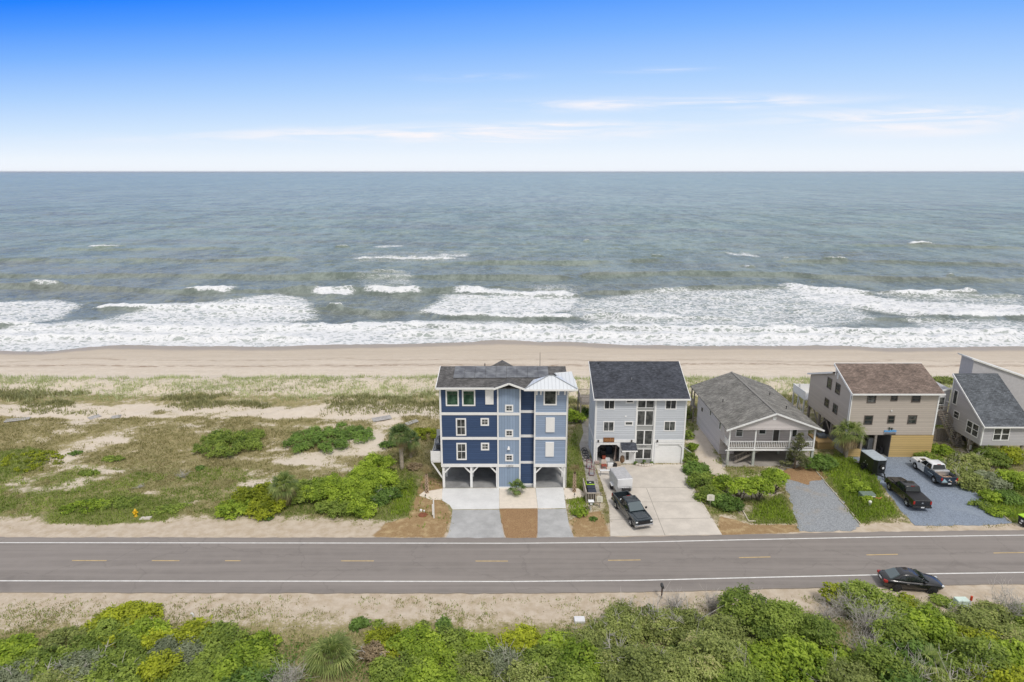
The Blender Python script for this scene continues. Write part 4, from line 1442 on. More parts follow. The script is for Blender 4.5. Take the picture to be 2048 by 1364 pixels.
def house_ranch():
    t = thing('beach_house', (31.2, 72.4, 0), 'low grey gable-roofed house with a white front porch on stilts', 'house', world=True)
    x0, x1, zr = 26.08, 36.3, 6.95
    ez = lambda x: zr - (2.09 / 5.7) * abs(x - 31.2)
    m = MB()
    m.box(x0, x1, 74.3, 86.2, 2.15, 4.85); m.prism([(x0, 4.85), (x1, 4.85), (31.2, ez(31.2) - .15)], 'y', 74.3, 86.2); m.build('wall', PINKG, t)
    m = MB(); m.box(x0 + .004, x0 + .25, 75.8, 86, .02, 2.15); m.box(x0 + .25, 28.0, 75.8, 75.95, .02, 2.15); m.build('lower_wall', PINKG, t)
    m = MB(); m.box(28.0, x1, 79.4, 79.5, .02, 2.15); m.build('shade_backdrop', pbr('under_porch_shade', (.05, .048, .045), .9), t)  # dark sheet added to stand in for the shade under the porch
    m = MB(); m.prism([(25.8, 4.72), (36.6, 4.72), (36.6, 4.8), (31.2, 6.82), (25.8, 4.8)], 'y', 72.25, 72.45); m.build('gable_front', PINKG, t)
    m = MB(); m.lathe([(.24, 0), (.24, .05)], (31.13, 72.2, 6.2), 18, 'y'); m.build('round_vent', WHITE, t)
    m = MB()
    m.slab([(31.2, 71.87, zr), (31.2, 88.3, zr), (25.5, 88.3, ez(25.5)), (25.5, 71.87, ez(25.5))], .13); m.slab([(31.2, 71.87, zr), (36.95, 71.87, ez(36.95)), (36.95, 88.3, ez(36.95)), (31.2, 88.3, zr)], .13)
    m.build('roof', ROOF3, t)
    m = MB(); m.bar((31.2, 71.9, zr + .02), (31.2, 88.3, zr + .02), .26, .04); m.build('ridge_cap', pbr('ridge_cap_grey', (.23, .22, .20), .9), t)
    m = MB(); m.bar((25.42, 71.83, ez(25.42) - .06), (31.2, 71.83, zr - .06), .06, .2); m.bar((31.2, 71.83, zr - .06), (37.03, 71.83, ez(37.03) - .06), .06, .2); m.build('fascia', WHITE, t)
    # rear porch posts
    m = MB(); m.box(25.6, 26.0, 86.3, 88, 2.2, 2.4)
    for y in (86.6, 88.0):
        m.box(25.62, 25.78, y - .08, y + .08, float(terr(25.7, y)), 4.75)
    m.box(25.62, 25.7, 86.6, 88, 2.4, 3.3); m.build('rear_porch', GREYWOOD, t)
    # front porch
    m = MB(); m.box(25.98, 36.38, 72.46, 74.3, 2.0, 2.19); m.build('porch_deck', GREYWOOD, t); m = MB(); m.box(25.96, 36.4, 72.40, 72.455, 1.96, 2.2); m.build('deck_fascia', WHITE, t)
    for x in (26.1, 29.2, 33.35, 36.28):
        m = MB(); m.box(x - .08, x + .08, 72.46, 72.62, 2.2, 4.72); m.build('porch_post', WHITE, t)
        m = MB(); m.box(x - .14, x + .14, 72.5, 72.78, .01, 2.0); m.build('stilt', pbr('pale_stilt', (.42, .44, .40), .85), t)
    for x, y in ((30.4, 77.5), (33.6, 75.9), (35.9, 75.9), (29.0, 79), (33.6, 79)):
        m = MB(); m.box(x - .13, x + .13, y - .13, y + .13, .01, 2.15); m.build('stilt', pbr('pale_stilt_rear', (.42, .44, .40), .85), t)
    m = MB()
    for a, b in ((26.18, 29.12), (29.28, 33.27), (33.43, 36.2)):
        railing(m, (a, 72.54, 2.2), (b, 72.54, 2.2), .92, gap=.2, bal=.055, low=.12)
    railing(m, (26.1, 72.62, 2.2), (26.1, 74.3, 2.2), .92, gap=.2, bal=.055, low=.12); railing(m, (36.28, 72.62, 2.2), (36.28, 74.3, 2.2), .92, gap=.2, bal=.055, low=.12)
    m.build('railing', WHITE, t)
    f = front(74.3)
    window(t, f, 27.42, 28.34, 2.98, 4.3, .1, nx=1, ny=2)
    window(t, f, 30.22, 31.15, 3.3, 4.3, .1, nx=1, ny=1)
    d = MB(); d.fn = f; d.box(31.96, 32.06, -.02, .06, 2.2, 4.35); d.box(32.74, 32.84, -.02, .06, 2.2, 4.35); d.box(32.06, 32.74, -.02, .058, 4.25, 4.35); d = d.build('door', WHITE, t)
    p = MB(); p.fn = f; p.box(32.06, 32.74, -.02, .02, 2.22, 4.25); p = p.build('screen', FRAME_D, t); p.parent = d
    window(t, f, 34.3, 35.0, 2.9, 4.3, .1, nx=1, ny=1)
    fl = left_side(x0)
    window(t, fl, 75.75, 76.45, 3.15, 4.3, .09, nx=1, ny=1); window(t, fl, 79.9, 80.5, 3.4, 4.3, .09, nx=1, ny=1); window(t, fl, 83.6, 84.1, 2.7, 3.2, .04, frame=FRAME_D, nx=1, ny=1)
    for x, y in ((27.35, 79.6), (34.0, 81.2), (34.2, 76.3)):
        m = MB(); m.lathe([(.05, ez(x) - .1), (.05, ez(x) + .28), (.08, ez(x) + .3), (.08, ez(x) + .38)], (x, y, 0), 8); m.build('vent_pipe', BLACK, t)
    # stair under the porch
    m = MB()
    for y in (73.0, 74.0):
        m.bar((27.1, y, .15), (30.6, y, 2.1), .06, .26); m.bar((27.1, y, 1.0), (30.6, y, 2.7), .05, .07) if y < 73.5 else None
    for k in range(9):
        x = 27.25 + k * .37
        m.box(x, x + .3, 73.03, 73.97, .22 + k * .205, .26 + k * .205)
        m.bar((x + .1, 73.0, .25 + k * .2), (x + .1, 73.0, 1.05 + k * .18), .035)
    m.build('stairs', GREYWOOD, t)


def house_tan():
    Y = 75.0
    t = thing('beach_house', (46.8, Y, 0), 'tan shingled two-storey house with brown roof and new yellow pine skirting', 'house', world=True)
    x0, x1 = 41.42, 52.15
    rz = lambda y: 8.45 + .46 * (y - 74.5)
    m = MB(); m.prism([(Y, 2.92), (Y, 8.5), (79.45, rz(79.45) - .1), (79.45, 9.55), (86, 7.3), (86, 2.92)], 'x', x0, x1); m.build('wall', TANS, t)
    m = MB(); m.slab([(41.2, 74.5, rz(74.5)), (52.45, 74.5, rz(74.5)), (52.3, 79.6, rz(79.6)), (41.25, 79.6, rz(79.6))], .13); m.build('roof', ROOF4, t)
    m = MB(); m.slab([(41.2, 79.5, 9.7), (52.3, 79.5, 9.7), (52.3, 86.4, 7.35), (41.2, 86.4, 7.35)], .1); m.build('rear_roof', ROOF4, t)
    m = MB()
    m.box(41.15, 52.48, 74.43, 74.5, rz(74.5) - .17, rz(74.5) + .02)
    m.hexa([(41.13, 74.43, rz(74.5) - .22), (41.2, 74.43, rz(74.5) - .22), (41.2, 79.62, rz(79.62) - .22), (41.13, 79.62, rz(79.62) - .22)], [(41.13, 74.43, rz(74.5) + .03), (41.2, 74.43, rz(74.5) + .03), (41.2, 79.62, rz(79.62) + .03), (41.13, 79.62, rz(79.62) + .03)])
    m.box(41.2, 52.35, 79.6, 79.68, rz(79.6) - .2, rz(79.6) + .06)
    m.hexa([(41.12, 79.7, 9.42), (41.2, 79.7, 9.42), (41.2, 86.45, 7.13), (41.12, 86.45, 7.13)], [(41.12, 79.7, 9.66), (41.2, 79.7, 9.66), (41.2, 86.45, 7.37), (41.12, 86.45, 7.37)])
    m.build('fascia', WHITE, t)
    m = MB(); m.fn = front(Y); m.box(x0 - .06, x0 + .12, -.02, .05, 2.92, 8.4); m.build('corner_board', WHITE, t); m = MB(); m.fn = front(Y); m.box(x1 - .12, x1 + .05, -.02, .05, 2.92, 8.4); m.build('corner_board', WHITE, t)
    m = MB(); m.fn = left_side(x0); m.box(Y - .05, Y + .2, 0, .055, 2.92, 8.4); m.build('corner_board', WHITE, t); m = MB(); m.fn = left_side(x0); m.box(79.25, 79.45, 0, .055, 9.3, 10.5); m.build('corner_board', WHITE, t)
    f = front(Y)
    for a, b, c, d in ((43.34, 44.44, 7.12, 8.25), (46.22, 47.06, 7.36, 8.25), (48.76, 49.88, 7.2, 8.3), (43.33, 44.42, 4.28, 5.5), (46.22, 47.1, 4.46, 5.5), (48.7, 49.82, 4.38, 5.54)):
        window(t, f, a, b, c, d, .1, frame=FRAME_B, nx=1, ny=2, mw=.06)
    fl = left_side(x0)
    for a, b, c, d in ((80.05, 81.25, 7.05, 8.5), (77.8, 79.0, 7.1, 8.5), (80.1, 81.3, 4.5, 5.65), (77.8, 79.0, 4.45, 5.7)):
        window(t, fl, a, b, c, d, .1, frame=FRAME_B, nx=1, ny=2, mw=.06)
    m = MB(); m.fn = fl; m.box(78.55, 78.95, 0, .05, 9.0, 9.7); m.build('gable_vent', WHITE2, t)
    m = MB(); m.fn = f; m.box(46.45, 46.6, 0, .12, 6.05, 6.2); m.build('flood_lamp', WHITE2, t)
    # ground storey
    m = MB(); m.fn = front(Y - .12); m.box(46.98, 52.2, -.12, 0, .02, 2.9); m.fn = None; m.box(52.05, 52.2, Y + .25, 82, .02, 2.9); m.build('pine_skirting', NEWWOOD, t)
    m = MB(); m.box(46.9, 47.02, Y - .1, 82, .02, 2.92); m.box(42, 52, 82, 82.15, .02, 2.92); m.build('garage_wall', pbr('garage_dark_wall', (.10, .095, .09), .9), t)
    m = MB(); m.fn = f; m.box(42.0, 43.55, -.2, -.05, .02, 1.0); m.build('low_skirting', NEWWOOD, t)
    for x, y in ((41.6, 75.2), (43.5, 75.2), (45.2, 75.2), (41.6, 79), (41.6, 82.5), (41.6, 85.7), (45.2, 79), (49, 85.7)):
        m = MB(); m.box(x - .14, x + .14, y - .14, y + .14, .0, 2.92); m.build('stilt', GREYWOOD, t)
    m = MB(); m.bar((41.6, 79, 1.2), (41.6, 81, 2.9), .12); m.bar((41.6, 82.5, 1.0), (41.6, 80.6, 2.9), .12); m.bar((41.6, 82.5, 1.0), (41.6, 84.4, 2.9), .12); m.build('stilt_braces', GREYWOOD, t)
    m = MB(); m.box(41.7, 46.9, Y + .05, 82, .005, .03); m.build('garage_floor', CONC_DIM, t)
    # sign over the opening: palms, a blue band and a dark lettered band
    s = MB(); s.fn = f; s.box(46.02, 47.5, .02, .07, 2.98, 3.42); s = s.build('house_sign', pbr('sign_board_grey', (.35, .35, .38), .7), t)
    m = MB(); m.fn = f; m.prism([(46.02, 3.30), (46.4, 3.36), (46.7, 3.30), (47.1, 3.38), (47.52, 3.32), (47.52, 3.56), (47.0, 3.62), (46.5, 3.52), (46.02, 3.58)], 'y', .03, .085); m = m.build('blue_wave', pbr('sign_blue', (.12, .34, .62), .6), t); m.parent = s
    m = MB(); m.fn = f; m.box(46.06, 47.48, .07, .078, 2.98, 3.12)
    for k in range(12):
        m.box(46.12 + k * .113, 46.18 + k * .113, .07, .08, 3.16, 3.26)
    m = m.build('dark_letter_band', FRAME_D, t); m.parent = s
    m = MB(); m.fn = f
    for cx, cz in ((46.6, 3.86), (46.92, 3.80)):
        m.box(cx - .03, cx + .03, .04, .09, 3.5, cz)
        for k in range(7):
            a = k / 7 * 2 * math.pi
            m.hexa([(cx - .02, .04, cz), (cx + .02, .04, cz), (cx + .02, .09, cz + .02), (cx - .02, .09, cz + .02)], [(cx + .2 * math.cos(a) - .02, .04, cz + .13 * math.sin(a) - .03), (cx + .2 * math.cos(a) + .02, .04, cz + .13 * math.sin(a) - .03), (cx + .2 * math.cos(a) + .02, .09, cz + .13 * math.sin(a)), (cx + .2 * math.cos(a) - .02, .09, cz + .13 * math.sin(a))])
    m = m.build('palm_cutout', pbr('sign_palm_dark_green', (.02, .045, .02), .7), t); m.parent = s
    # rear deck with white railing
    m = MB(); m.box(41.0, 47, 86.05, 90, 3.45, 3.6); m.build('rear_deck', WHITE2, t)
    m = MB(); m.box(40.98, 41.04, 86.1, 90, 3.6, 4.6); m.box(41.04, 45, 89.95, 90, 3.6, 4.6); m.bar((41.0, 86.1, 4.65), (41.0, 90, 4.65), .12, .06)
    m.build('rear_deck_railing', WHITE, t)
    m = MB()
    for y in (86.3, 88.2, 89.8):
        m.box(41.0, 41.16, y - .08, y + .08, float(terr(41, y)) - .1, 5.2 if y == 88.2 else 3.45)
    m.bar((41.08, 88.2, 3.3), (41.08, 86.6, 1.2), .1); m.build('rear_deck_posts', WHITE2, t)


def house_grey():
    t = thing('beach_house', (60.3, 73.9, 0), 'grey stilt house with slate roof and white-framed windows, furthest right', 'house', world=True)
    Y, x0, x1 = 73.9, 57.4, 63.1
    rz = lambda y: 4.62 + .655 * (y - 73.55)
    m = MB(); m.prism([(Y, 2.0), (Y, 4.75), (80.4, rz(80.4) - .1), (80.4, 2.0)], 'x', x0, x1); m.build('wall', GREYS, t)
    m = MB(); m.slab([(57.2, 73.5, rz(73.5)), (63.3, 73.5, rz(73.5)), (63.0, 80.5, rz(80.5)), (57.2, 80.5, rz(80.5))], .13); m.build('roof', ROOF5, t)
    m = MB(); m.hexa([(57.12, 73.45, rz(73.5) - .2), (57.2, 73.45, rz(73.5) - .2), (57.2, 80.5, rz(80.5) - .2), (57.12, 80.5, rz(80.5) - .2)], [(57.12, 73.45, rz(73.5) + .03), (57.2, 73.45, rz(73.5) + .03), (57.2, 80.5, rz(80.5) + .03), (57.12, 80.5, rz(80.5) + .03)])
    m.box(57.2, 63.3, 73.44, 73.5, rz(73.5) - .16, rz(73.5) + .01); m.build('fascia', WHITE, t)
    m = MB(); m.fn = left_side(x0); m.box(Y - .04, Y + .12, 0, .05, 2.0, 4.7); m.build('corner_board', WHITE, t); m = MB(); m.fn = left_side(x0); m.box(80.28, 80.44, 0, .05, 2.0, 8.7); m.build('corner_board', WHITE, t); m = MB(); m.fn = front(Y); m.box(x0 - .05, x0 + .12, 0, .045, 2.0, 4.6); m.build('corner_board', WHITE, t)
    fl = left_side(x0)
    window(t, fl, 79.15, 80.0, 5.25, 7.2, .1, nx=1, ny=1); window(t, fl, 78.25, 79.4, 3.6, 4.6, .1, nx=1, ny=2)
    w = window(t, fl, 74.55, 76.75, 2.65, 4.3, .1, nx=2, ny=2, mw=.07)
    m = MB(); m.fn = fl; m.box(75.58, 75.74, -.02, .045, 2.75, 4.2); m = m.build('mullion', WHITE, t); m.parent = w
    w = window(t, front(Y), 58.72, 60.72, 2.65, 4.3, .1, nx=2, ny=2, mw=.07)
    m = MB(); m.fn = front(Y); m.box(59.64, 59.8, -.02, .045, 2.75, 4.2); m = m.build('mullion', WHITE, t); m.parent = w
    for x, y in ((57.7, 78.3), (57.7, 76.0), (57.9, 74.2), (60.5, 74.2), (62.8, 74.2), (60.5, 78.3), (57.7, 80.2), (66.5, 74.3)):
        m = MB(); m.lathe([(.2, 0), (.17, 2.0)], (x, y, 0), 10); m.build('stilt', GREYWOOD, t)
    m = MB()
    for x, y in ((57.7, 78.3), (57.7, 76.0), (57.9, 74.2)):
        m.bar((x, y + .1, 1.2), (x, y + .9, 2.0), .14); m.bar((x, y - .1, 1.2), (x, y - .8, 2.0), .14)
    m.bar((58.0, 74.2, 1.3), (58.9, 74.2, 2.0), .12); m.build('stilt_braces', GREYWOOD, t)
    m = MB(); m.box(58.2, 63, 79.8, 79.95, .02, 2.0); m.build('shade_backdrop', pbr('under_house_shade', (.06, .055, .05), .9), t)  # dark panel standing in for the deep shade beneath the floor
    m = MB(); m.box(57.6, 57.85, 76.0, 76.25, 1.0, 1.9); m.box(57.6, 57.8, 75.7, 75.9, .6, 1.2); m.build('meter_box', WHITE2, t)
    # tall rear wing with a single-pitch roof
    m = MB(); m.prism([(59.7, 2), (59.7, 10.9), (70, 7.45), (70, 2)], 'y', 80.62, 83); m.build('rear_wing', pbr('pale_grey_siding_plain', (.44, .435, .45), .7, .06), t)
    m = MB(); m.hexa([(59.3, 80.4, 11.02), (70.4, 80.4, 7.3), (70.4, 83.3, 7.3), (59.3, 83.3, 11.02)], [(59.3, 80.4, 11.2), (70.4, 80.4, 7.48), (70.4, 83.3, 7.48), (59.3, 83.3, 11.2)]); m.build('rear_wing_roof', WHITE2, t)
    # left rear entry wing with door, landing and stair
    m = MB(); m.prism([(54.9, 2.0), (54.9, 6.25), (57.4, 7.0), (57.4, 2.0)], 'y', 80.62, 84); m.build('entry_wing', GREYS, t)
    m = MB(); m.bar((54.7, 80.55, 6.3), (57.4, 80.55, 7.1), .1, .2); m.build('entry_fascia', WHITE, t)
    fe = front(80.62)
    d = MB(); d.fn = fe; d.box(55.95, 56.85, 0, .06, 4.0, 6.0); d = d.build('door', WHITE, t)
    p = MB(); p.fn = fe; p.box(56.08, 56.72, 0, .066, 4.9, 5.85); p.box(56.08, 56.72, 0, .066, 4.2, 4.75); p = p.build('pane', GLASS, t); p.parent = d
    m = MB(); m.fn = fe; m.tube([(57.0, 0, 5.3), (57.05, .25, 5.35), (57.25, .35, 5.25)], .07, 6); m.build('wall_lamp', WHITE, t)
    m = MB(); m.box(55.6, 57.0, 79.7, 80.6, 3.85, 4.0)
    for k in range(16):
        y = 79.6 - k * .11
        x = 56.2 + k * .10
        z = 3.75 - k * .235
        m.box(x - .55, x + .55, y - .26, y, z - .05, z)
    m.bar((55.6, 79.7, 4.0), (57.2, 77.9, .2), .08, .24); m.bar((57.0, 79.7, 4.0), (58.4, 77.9, .3), .08, .24)
    m.bar((55.6, 79.7, 4.9), (57.2, 77.9, 1.1), .06, .08); railing(m, (55.6, 79.7, 4.0), (57.0, 79.7, 4.0), .9)
    m.build('stairs', GREYWOOD, t)
    m = MB()
    for k in range(13):
        x = 53.3 + k * .3
        m.box(x, x + .28, 79.75 - .02 * (k % 2), 79.8, .02, 1.75 + .03 * ((k * 5) % 3))
    m.box(53.3, 57.2, 79.8, 79.86, 1.3, 1.42); g = m.build('plank_fence', GREYWOOD)
    tag(g, 'grey plank fence between the tan house and the foot of the outside stairs', 'fence')


house_blue()
house_ice()
house_ranch()
house_tan()
house_grey()
# ------------------------------------------------------------------ plants
LM = {
    'yellow': leaf_mat('yellow_green_leaves', (.16, .20, .016), (.58, .62, .05)),
    'bright': leaf_mat('bright_green_leaves', (.10, .18, .018), (.48, .60, .07)),
    'mid': leaf_mat('mid_green_leaves', (.085, .145, .026), (.38, .47, .09)),
    'olive': leaf_mat('olive_oak_leaves', (.105, .14, .036), (.44, .49, .155), (.50, .46, .22)),
    'dark': leaf_mat('dark_green_leaves', (.05, .105, .022), (.25, .38, .08)),
    'silver': leaf_mat('grey_green_leaves', (.14, .17, .095), (.43, .465, .31)),
    'dry': leaf_mat('dry_brown_leaves', (.20, .14, .08), (.52, .41, .27)),
    'pine': leaf_mat('cedar_needles', (.07, .085, .038), (.26, .27, .125)),
    'palm': leaf_mat('palm_fronds', (.11, .165, .045), (.50, .56, .20), (.62, .53, .26)),
    'palmgreen': leaf_mat('dark_palm_fronds', (.055, .10, .035), (.27, .36, .12), (.42, .40, .18)),
    'palmdry': leaf_mat('dead_palm_fronds', (.20, .14, .075), (.50, .39, .23)),
    'scrub': leaf_mat('brown_green_dune_scrub', (.19, .185, .085), (.47, .45, .24)),
    'grass_p': leaf_mat('pale_dune_grass', (.33, .36, .18), (.68, .69, .44)),
    'grass_d': leaf_mat('dry_scrub_grass', (.22, .19, .085), (.52, .465, .245)),
    'grass_g': leaf_mat('weedy_green_grass', (.115, .165, .032), (.44, .50, .13)),
}
BARK = pbr('grey_brown_bark', (.20, .165, .135), .9, .3, 5)
TWIG = pbr('bleached_twigs', (.48, .45, .41), .85, .2, 6)
PALMBARK = pbr('palm_trunk', (.42, .36, .29), .9, .3, 5)
RNG = np.random.default_rng(5)


def unit(v):
    return v / np.maximum(np.linalg.norm(v, axis=-1, keepdims=True), 1e-9)


def leaf_quads(C, Nn, size, tint, rng, aspect=.55):
    """one small pointed leaf (two triangles) per centre, lying across the direction Nn"""
    n = len(C)
    r = unit(rng.normal(size=(n, 3)))
    a = unit(np.cross(Nn, r))
    b = np.cross(Nn, a)
    s = (size * rng.uniform(.65, 1.35, n))[:, None]
    bend = Nn * s * rng.uniform(-.2, .35, n)[:, None]
    V = np.stack([C - a * s, C - b * s * aspect + bend, C + a * s, C + b * s * aspect + bend], 1).reshape(-1, 3)
    F = np.arange(4 * n).reshape(n, 4)
    return V, F, np.repeat(tint, 4)


def lobed_crown(rx, ry, h, rng, nl, lobe, base=.1, lumpy=1.0):
    """centres and radii of the leaf clumps that make up a mound or crown (local, ground at z=0)"""
    L = []
    for i in range(nl):
        u = rng.uniform(0, 1) ** .5
        a = rng.uniform(0, 2 * math.pi)
        x, y = u * math.cos(a), u * math.sin(a)
        top = math.sqrt(max(0, 1 - u * u * .86))
        z = top * rng.uniform(.45, 1.0) if rng.uniform() < .75 else top * rng.uniform(.1, .6)
        rad = lobe * rng.uniform(.6, 1.3) * lumpy
        L.append((x * max(rx - rad * .7, .1), y * max(ry - rad * .7, .1), base * h + z * max(h * (1 - base) - rad * .75, .05), rad, rng.uniform(.75, 1.15), rng.uniform(0, 1)))
    return np.array(L)


def crown_mesh(name, L, leaf, dens, mat, parent, rng, tintbias=0.0, flat=.75, seedlobe=.55):
    Vs, Fs, Ts = [], [], []
    off = 0
    allc = L[:, :3]
    rad = L[:, 3]
    for i in range(len(L)):
        r = rad[i]
        n = int(dens * r * r * 4 * math.pi / (leaf * leaf * 2.2))
        n = max(n, 10)
        ns = max(5, int(26 * min(1.5, r / .45)))
        sp = unit(rng.normal(size=(ns, 3)) + np.array([0, -.15, .35]))
        si = rng.integers(0, ns, n)
        d = unit(sp[si] + rng.normal(size=(n, 3)) * .17)
        sprig = rng.random(ns)[si]
        d[:, 2] = np.where(d[:, 2] < -.35, -d[:, 2] * .6, d[:, 2])
        rr = r * (1 - .55 * rng.random(n) ** 2.2)
        lump = (.86 + .3 * sprig) + .16 * np.sin(d[:, 0] * 7 + i) * np.sin(d[:, 1] * 6 + 2 * i) + .14 * np.sin(d[:, 2] * 9 + 3 * i)
        p = allc[i] + d * (rr * lump)[:, None] * np.array([1, 1, flat * L[i, 4]])
        keep = p[:, 2] > .03
        # drop leaves buried deep inside a neighbouring clump
        dist = np.linalg.norm((p[:, None, :] - allc[None]) / np.array([1, 1, flat]), axis=2) / rad[None]
        dist[:, i] = 9
        keep &= dist.min(1) > .55
        p, dd = p[keep], d[keep]
        n = len(p)
        if n == 0:
            continue
        nn = unit(dd * .75 + rng.normal(size=(n, 3)) * .45 + np.array([0, -.12, .75]))
        t = np.clip(seedlobe * L[i, 5] + (1 - seedlobe) * (.5 * rng.random(n) + .5 * sprig[keep]) + .10 * (d[keep][:, 2]) + tintbias, 0, 1)
        v, f, tt = leaf_quads(p, nn, leaf, t, rng)
        Vs.append(v); Fs.append(f + off); Ts.append(tt)
        off += len(v)
    return np_mesh(name, np.concatenate(Vs), np.concatenate(Fs), mat, parent, {'tint': ('FLOAT', np.concatenate(Ts))})


def branch_mesh(name, segs, mat, parent):
    m = MB()
    for pts, rad in segs:
        m.tube(pts, rad, 5, True)
    return m.build(name, mat, parent, True, fixn=False)


def twig_segs(h, spread, n, rng, r0=.03, kinks=4, sub=2):
    out = []
    for i in range(n):
        a = rng.uniform(0, 2 * math.pi)
        lean = rng.uniform(.2, 1.0) * spread
        p = np.array([rng.uniform(-.15, .15), rng.uniform(-.15, .15), -.05])
        pts = [p]
        hh = h * rng.uniform(.6, 1.05)
        for k in range(1, kinks + 1):
            f = k / kinks
            pts.append(np.array([lean * f ** .8 * math.cos(a), lean * f ** .8 * math.sin(a), hh * f]) + rng.normal(size=3) * .07 * h * f)
        out.append((pts, list(np.linspace(r0, r0 * .3, kinks + 1))))
        for s in range(sub):
            k = rng.integers(1, kinks)
            q = pts[k]
            e = q + np.array([rng.normal() * .35 * spread, rng.normal() * .35 * spread, h * rng.uniform(.12, .4)])
            mid = (q + e) / 2 + rng.normal(size=3) * .05 * h
            out.append(([q, mid, e], [r0 * .55, r0 * .4, r0 * .2]))
    return out


def shrub(name, cat, label, X, Y, rx, ry, h, kind, leaf=.10, nl=None, lobe=None, seed=1, dens=1.0, twigs=0, stems=4, group=None, bias=0.0, lift=.0, dead=0):
    rng = np.random.default_rng(seed * 101 + 7)
    t = thing(name, (X, Y, float(terr(X, Y))), label, cat, rng.uniform(-.4, .4), group)
    lobe = lobe or max(.22, min(.42 * min(rx, ry, h), .75))
    nl = nl or int(np.clip(1.6 * (rx * ry + (rx + ry) * h * .6) / (lobe * lobe), 6, 70))
    L = lobed_crown(rx, ry, h, rng, nl, lobe, base=.08 + lift)
    crown_mesh('crown', L, leaf, dens, LM[kind], t, rng, bias)
    segs = []
    for i in range(stems):
        j = rng.integers(0, len(L))
        e = L[j, :3]
        b = np.array([rng.uniform(-.2, .2) * rx, rng.uniform(-.2, .2) * ry, -.1])
        m = (b + e) / 2 + rng.normal(size=3) * .12 * h
        r = .025 + .018 * h
        segs.append(([b, m, e], [r, r * .75, r * .4]))
    branch_mesh('trunk' if lift > .15 else 'stems', segs, BARK, t)
    if dead:
        segs = []
        for i in range(int(dead * 1.4)):
            j = rng.integers(0, len(L))
            c = L[j, :3] * np.array([1, 1, .8])
            d = unit(np.array([[rng.normal() * .8, rng.normal() * .8 - .2, rng.uniform(.35, 1.1)]]))[0]
            ln = L[j, 3] * rng.uniform(1.3, 2.2)
            e = c + d * ln
            mid = c + d * ln * .55 + rng.normal(size=3) * .1
            segs.append(([c, mid, e], [.03, .022, .008]))
            for s in range(3):
                e2 = mid + (d + rng.normal(size=3) * .55) * ln * rng.uniform(.3, .5)
                segs.append(([mid, (mid + e2) / 2 + rng.normal(size=3) * .05, e2], [.02, .014, .006]))
        branch_mesh('bare_twigs', segs, TWIG, t)
    return t


def bare_shrub(name, cat, label, X, Y, r, h, seed, n=26, group=None, mat=None, leaf=None, thick=.022):
    rng = np.random.default_rng(seed * 77 + 3)
    t = thing(name, (X, Y, float(terr(X, Y))), label, cat, 0, group)
    branch_mesh('branches', twig_segs(h, r, n, rng, thick, 5, 4), mat or TWIG, t)
    if leaf:
        L = lobed_crown(r * .9, r * .9, h * .85, rng, 10, .35 * r)
        crown_mesh('sparse_leaves', L, .09, .22, LM[leaf], t, rng)
    return t


def fan_frond(base, direc, length, rng, nb=16, width=1.25, droop=.5, tb=0.0):
    """one costapalmate leaf: ribs spread from the end of the stalk, tips drooping"""
    d = direc / np.linalg.norm(direc)
    side = np.cross(d, [0, 0, 1.0])
    if np.linalg.norm(side) < .1:
        side = np.array([1.0, 0, 0])
    side /= np.linalg.norm(side)
    up = np.cross(side, d)
    V, F, T = [], [], []
    hub = base + d * length * .45 + np.array([0, 0, -.04 * length])
    # stalk
    w = .018
    V += [base - side * w, base + side * w, hub + side * w, hub - side * w]
    F.append((0, 1, 2, 3))
    T += [.45] * 4
    t0 = rng.uniform(.1, .75)
    for k in range(nb):
        a = (k / (nb - 1) - .5) * 2 * 1.55
        bd = d * math.cos(a) + side * math.sin(a) * .95
        ln = length * .58 * (1 - .28 * abs(a) / 1.55) * rng.uniform(.85, 1.1)
        mid = hub + bd * ln * .55 + up * .05 * ln
        tip = hub + bd * ln + np.array([0, 0, -droop * ln * rng.uniform(.5, 1.2)])
        ww = .035 * width
        sd = np.cross(bd, up)
        o = len(V)
        V += [hub, mid - sd * ww, tip, mid + sd * ww]
        F.append((o, o + 1, o + 2, o + 3))
        tt = float(np.clip(t0 + rng.normal() * .12 + tb, 0, 1))
        T += [tt * .7, tt, min(1, tt + .18), tt]
    return V, F, T


def frond_mesh(name, mat, parent, top, n, lens, rng, emin, emax, droop=.5, width=1.25, nb=16, tb=0.0):
    V, F, T = [], [], []
    for i in range(n):
        az = i * 2.39996 + rng.uniform(-.25, .25)
        el = emin + (emax - emin) * ((i + .5) / n) + rng.uniform(-.1, .1)
        d = np.array([math.cos(az) * math.cos(el), math.sin(az) * math.cos(el), math.sin(el)])
        v, f, t = fan_frond(np.array(top) + rng.normal(size=3) * .04, d, lens * rng.uniform(.8, 1.12), rng, nb, width, droop, tb)
        o = len(V)
        V += v
        F += [tuple(a + o for a in q) for q in f]
        T += t
    return np_mesh(name, np.array(V), np.array(F), mat, parent, {'tint': ('FLOAT', np.array(T))})


def sabal(label, X, Y, h, fl, seed, n=34, skirt=16, lean=0.0, r=.17, cat='palm', name='palm_tree', green='palm', emin=-.35):
    rng = np.random.default_rng(seed)
    t = thing(name, (X, Y, float(terr(X, Y))), label, cat, rng.uniform(0, 6))
    if h > .4:
        m = MB()
        pts, rad = [], []
        k = 12
        for i in range(k + 1):
            f = i / k
            pts.append((lean * f * f, 0, -.1 + (h + .1) * f))
            rad.append(r * (1.15 - .25 * f) * (1 + .05 * (i % 2)))
        m.tube(pts, rad, 10)
        m.build('trunk', PALMBARK, t, True)
    top = (lean, 0, h)
    frond_mesh('crown', LM[green], t, top, n, fl, rng, emin, 1.35)
    if skirt:
        frond_mesh('dead_fronds', LM['palmdry'], t, (lean, 0, h - .1), skirt, fl * .8, rng, -1.3, -.5, .7)
    return t


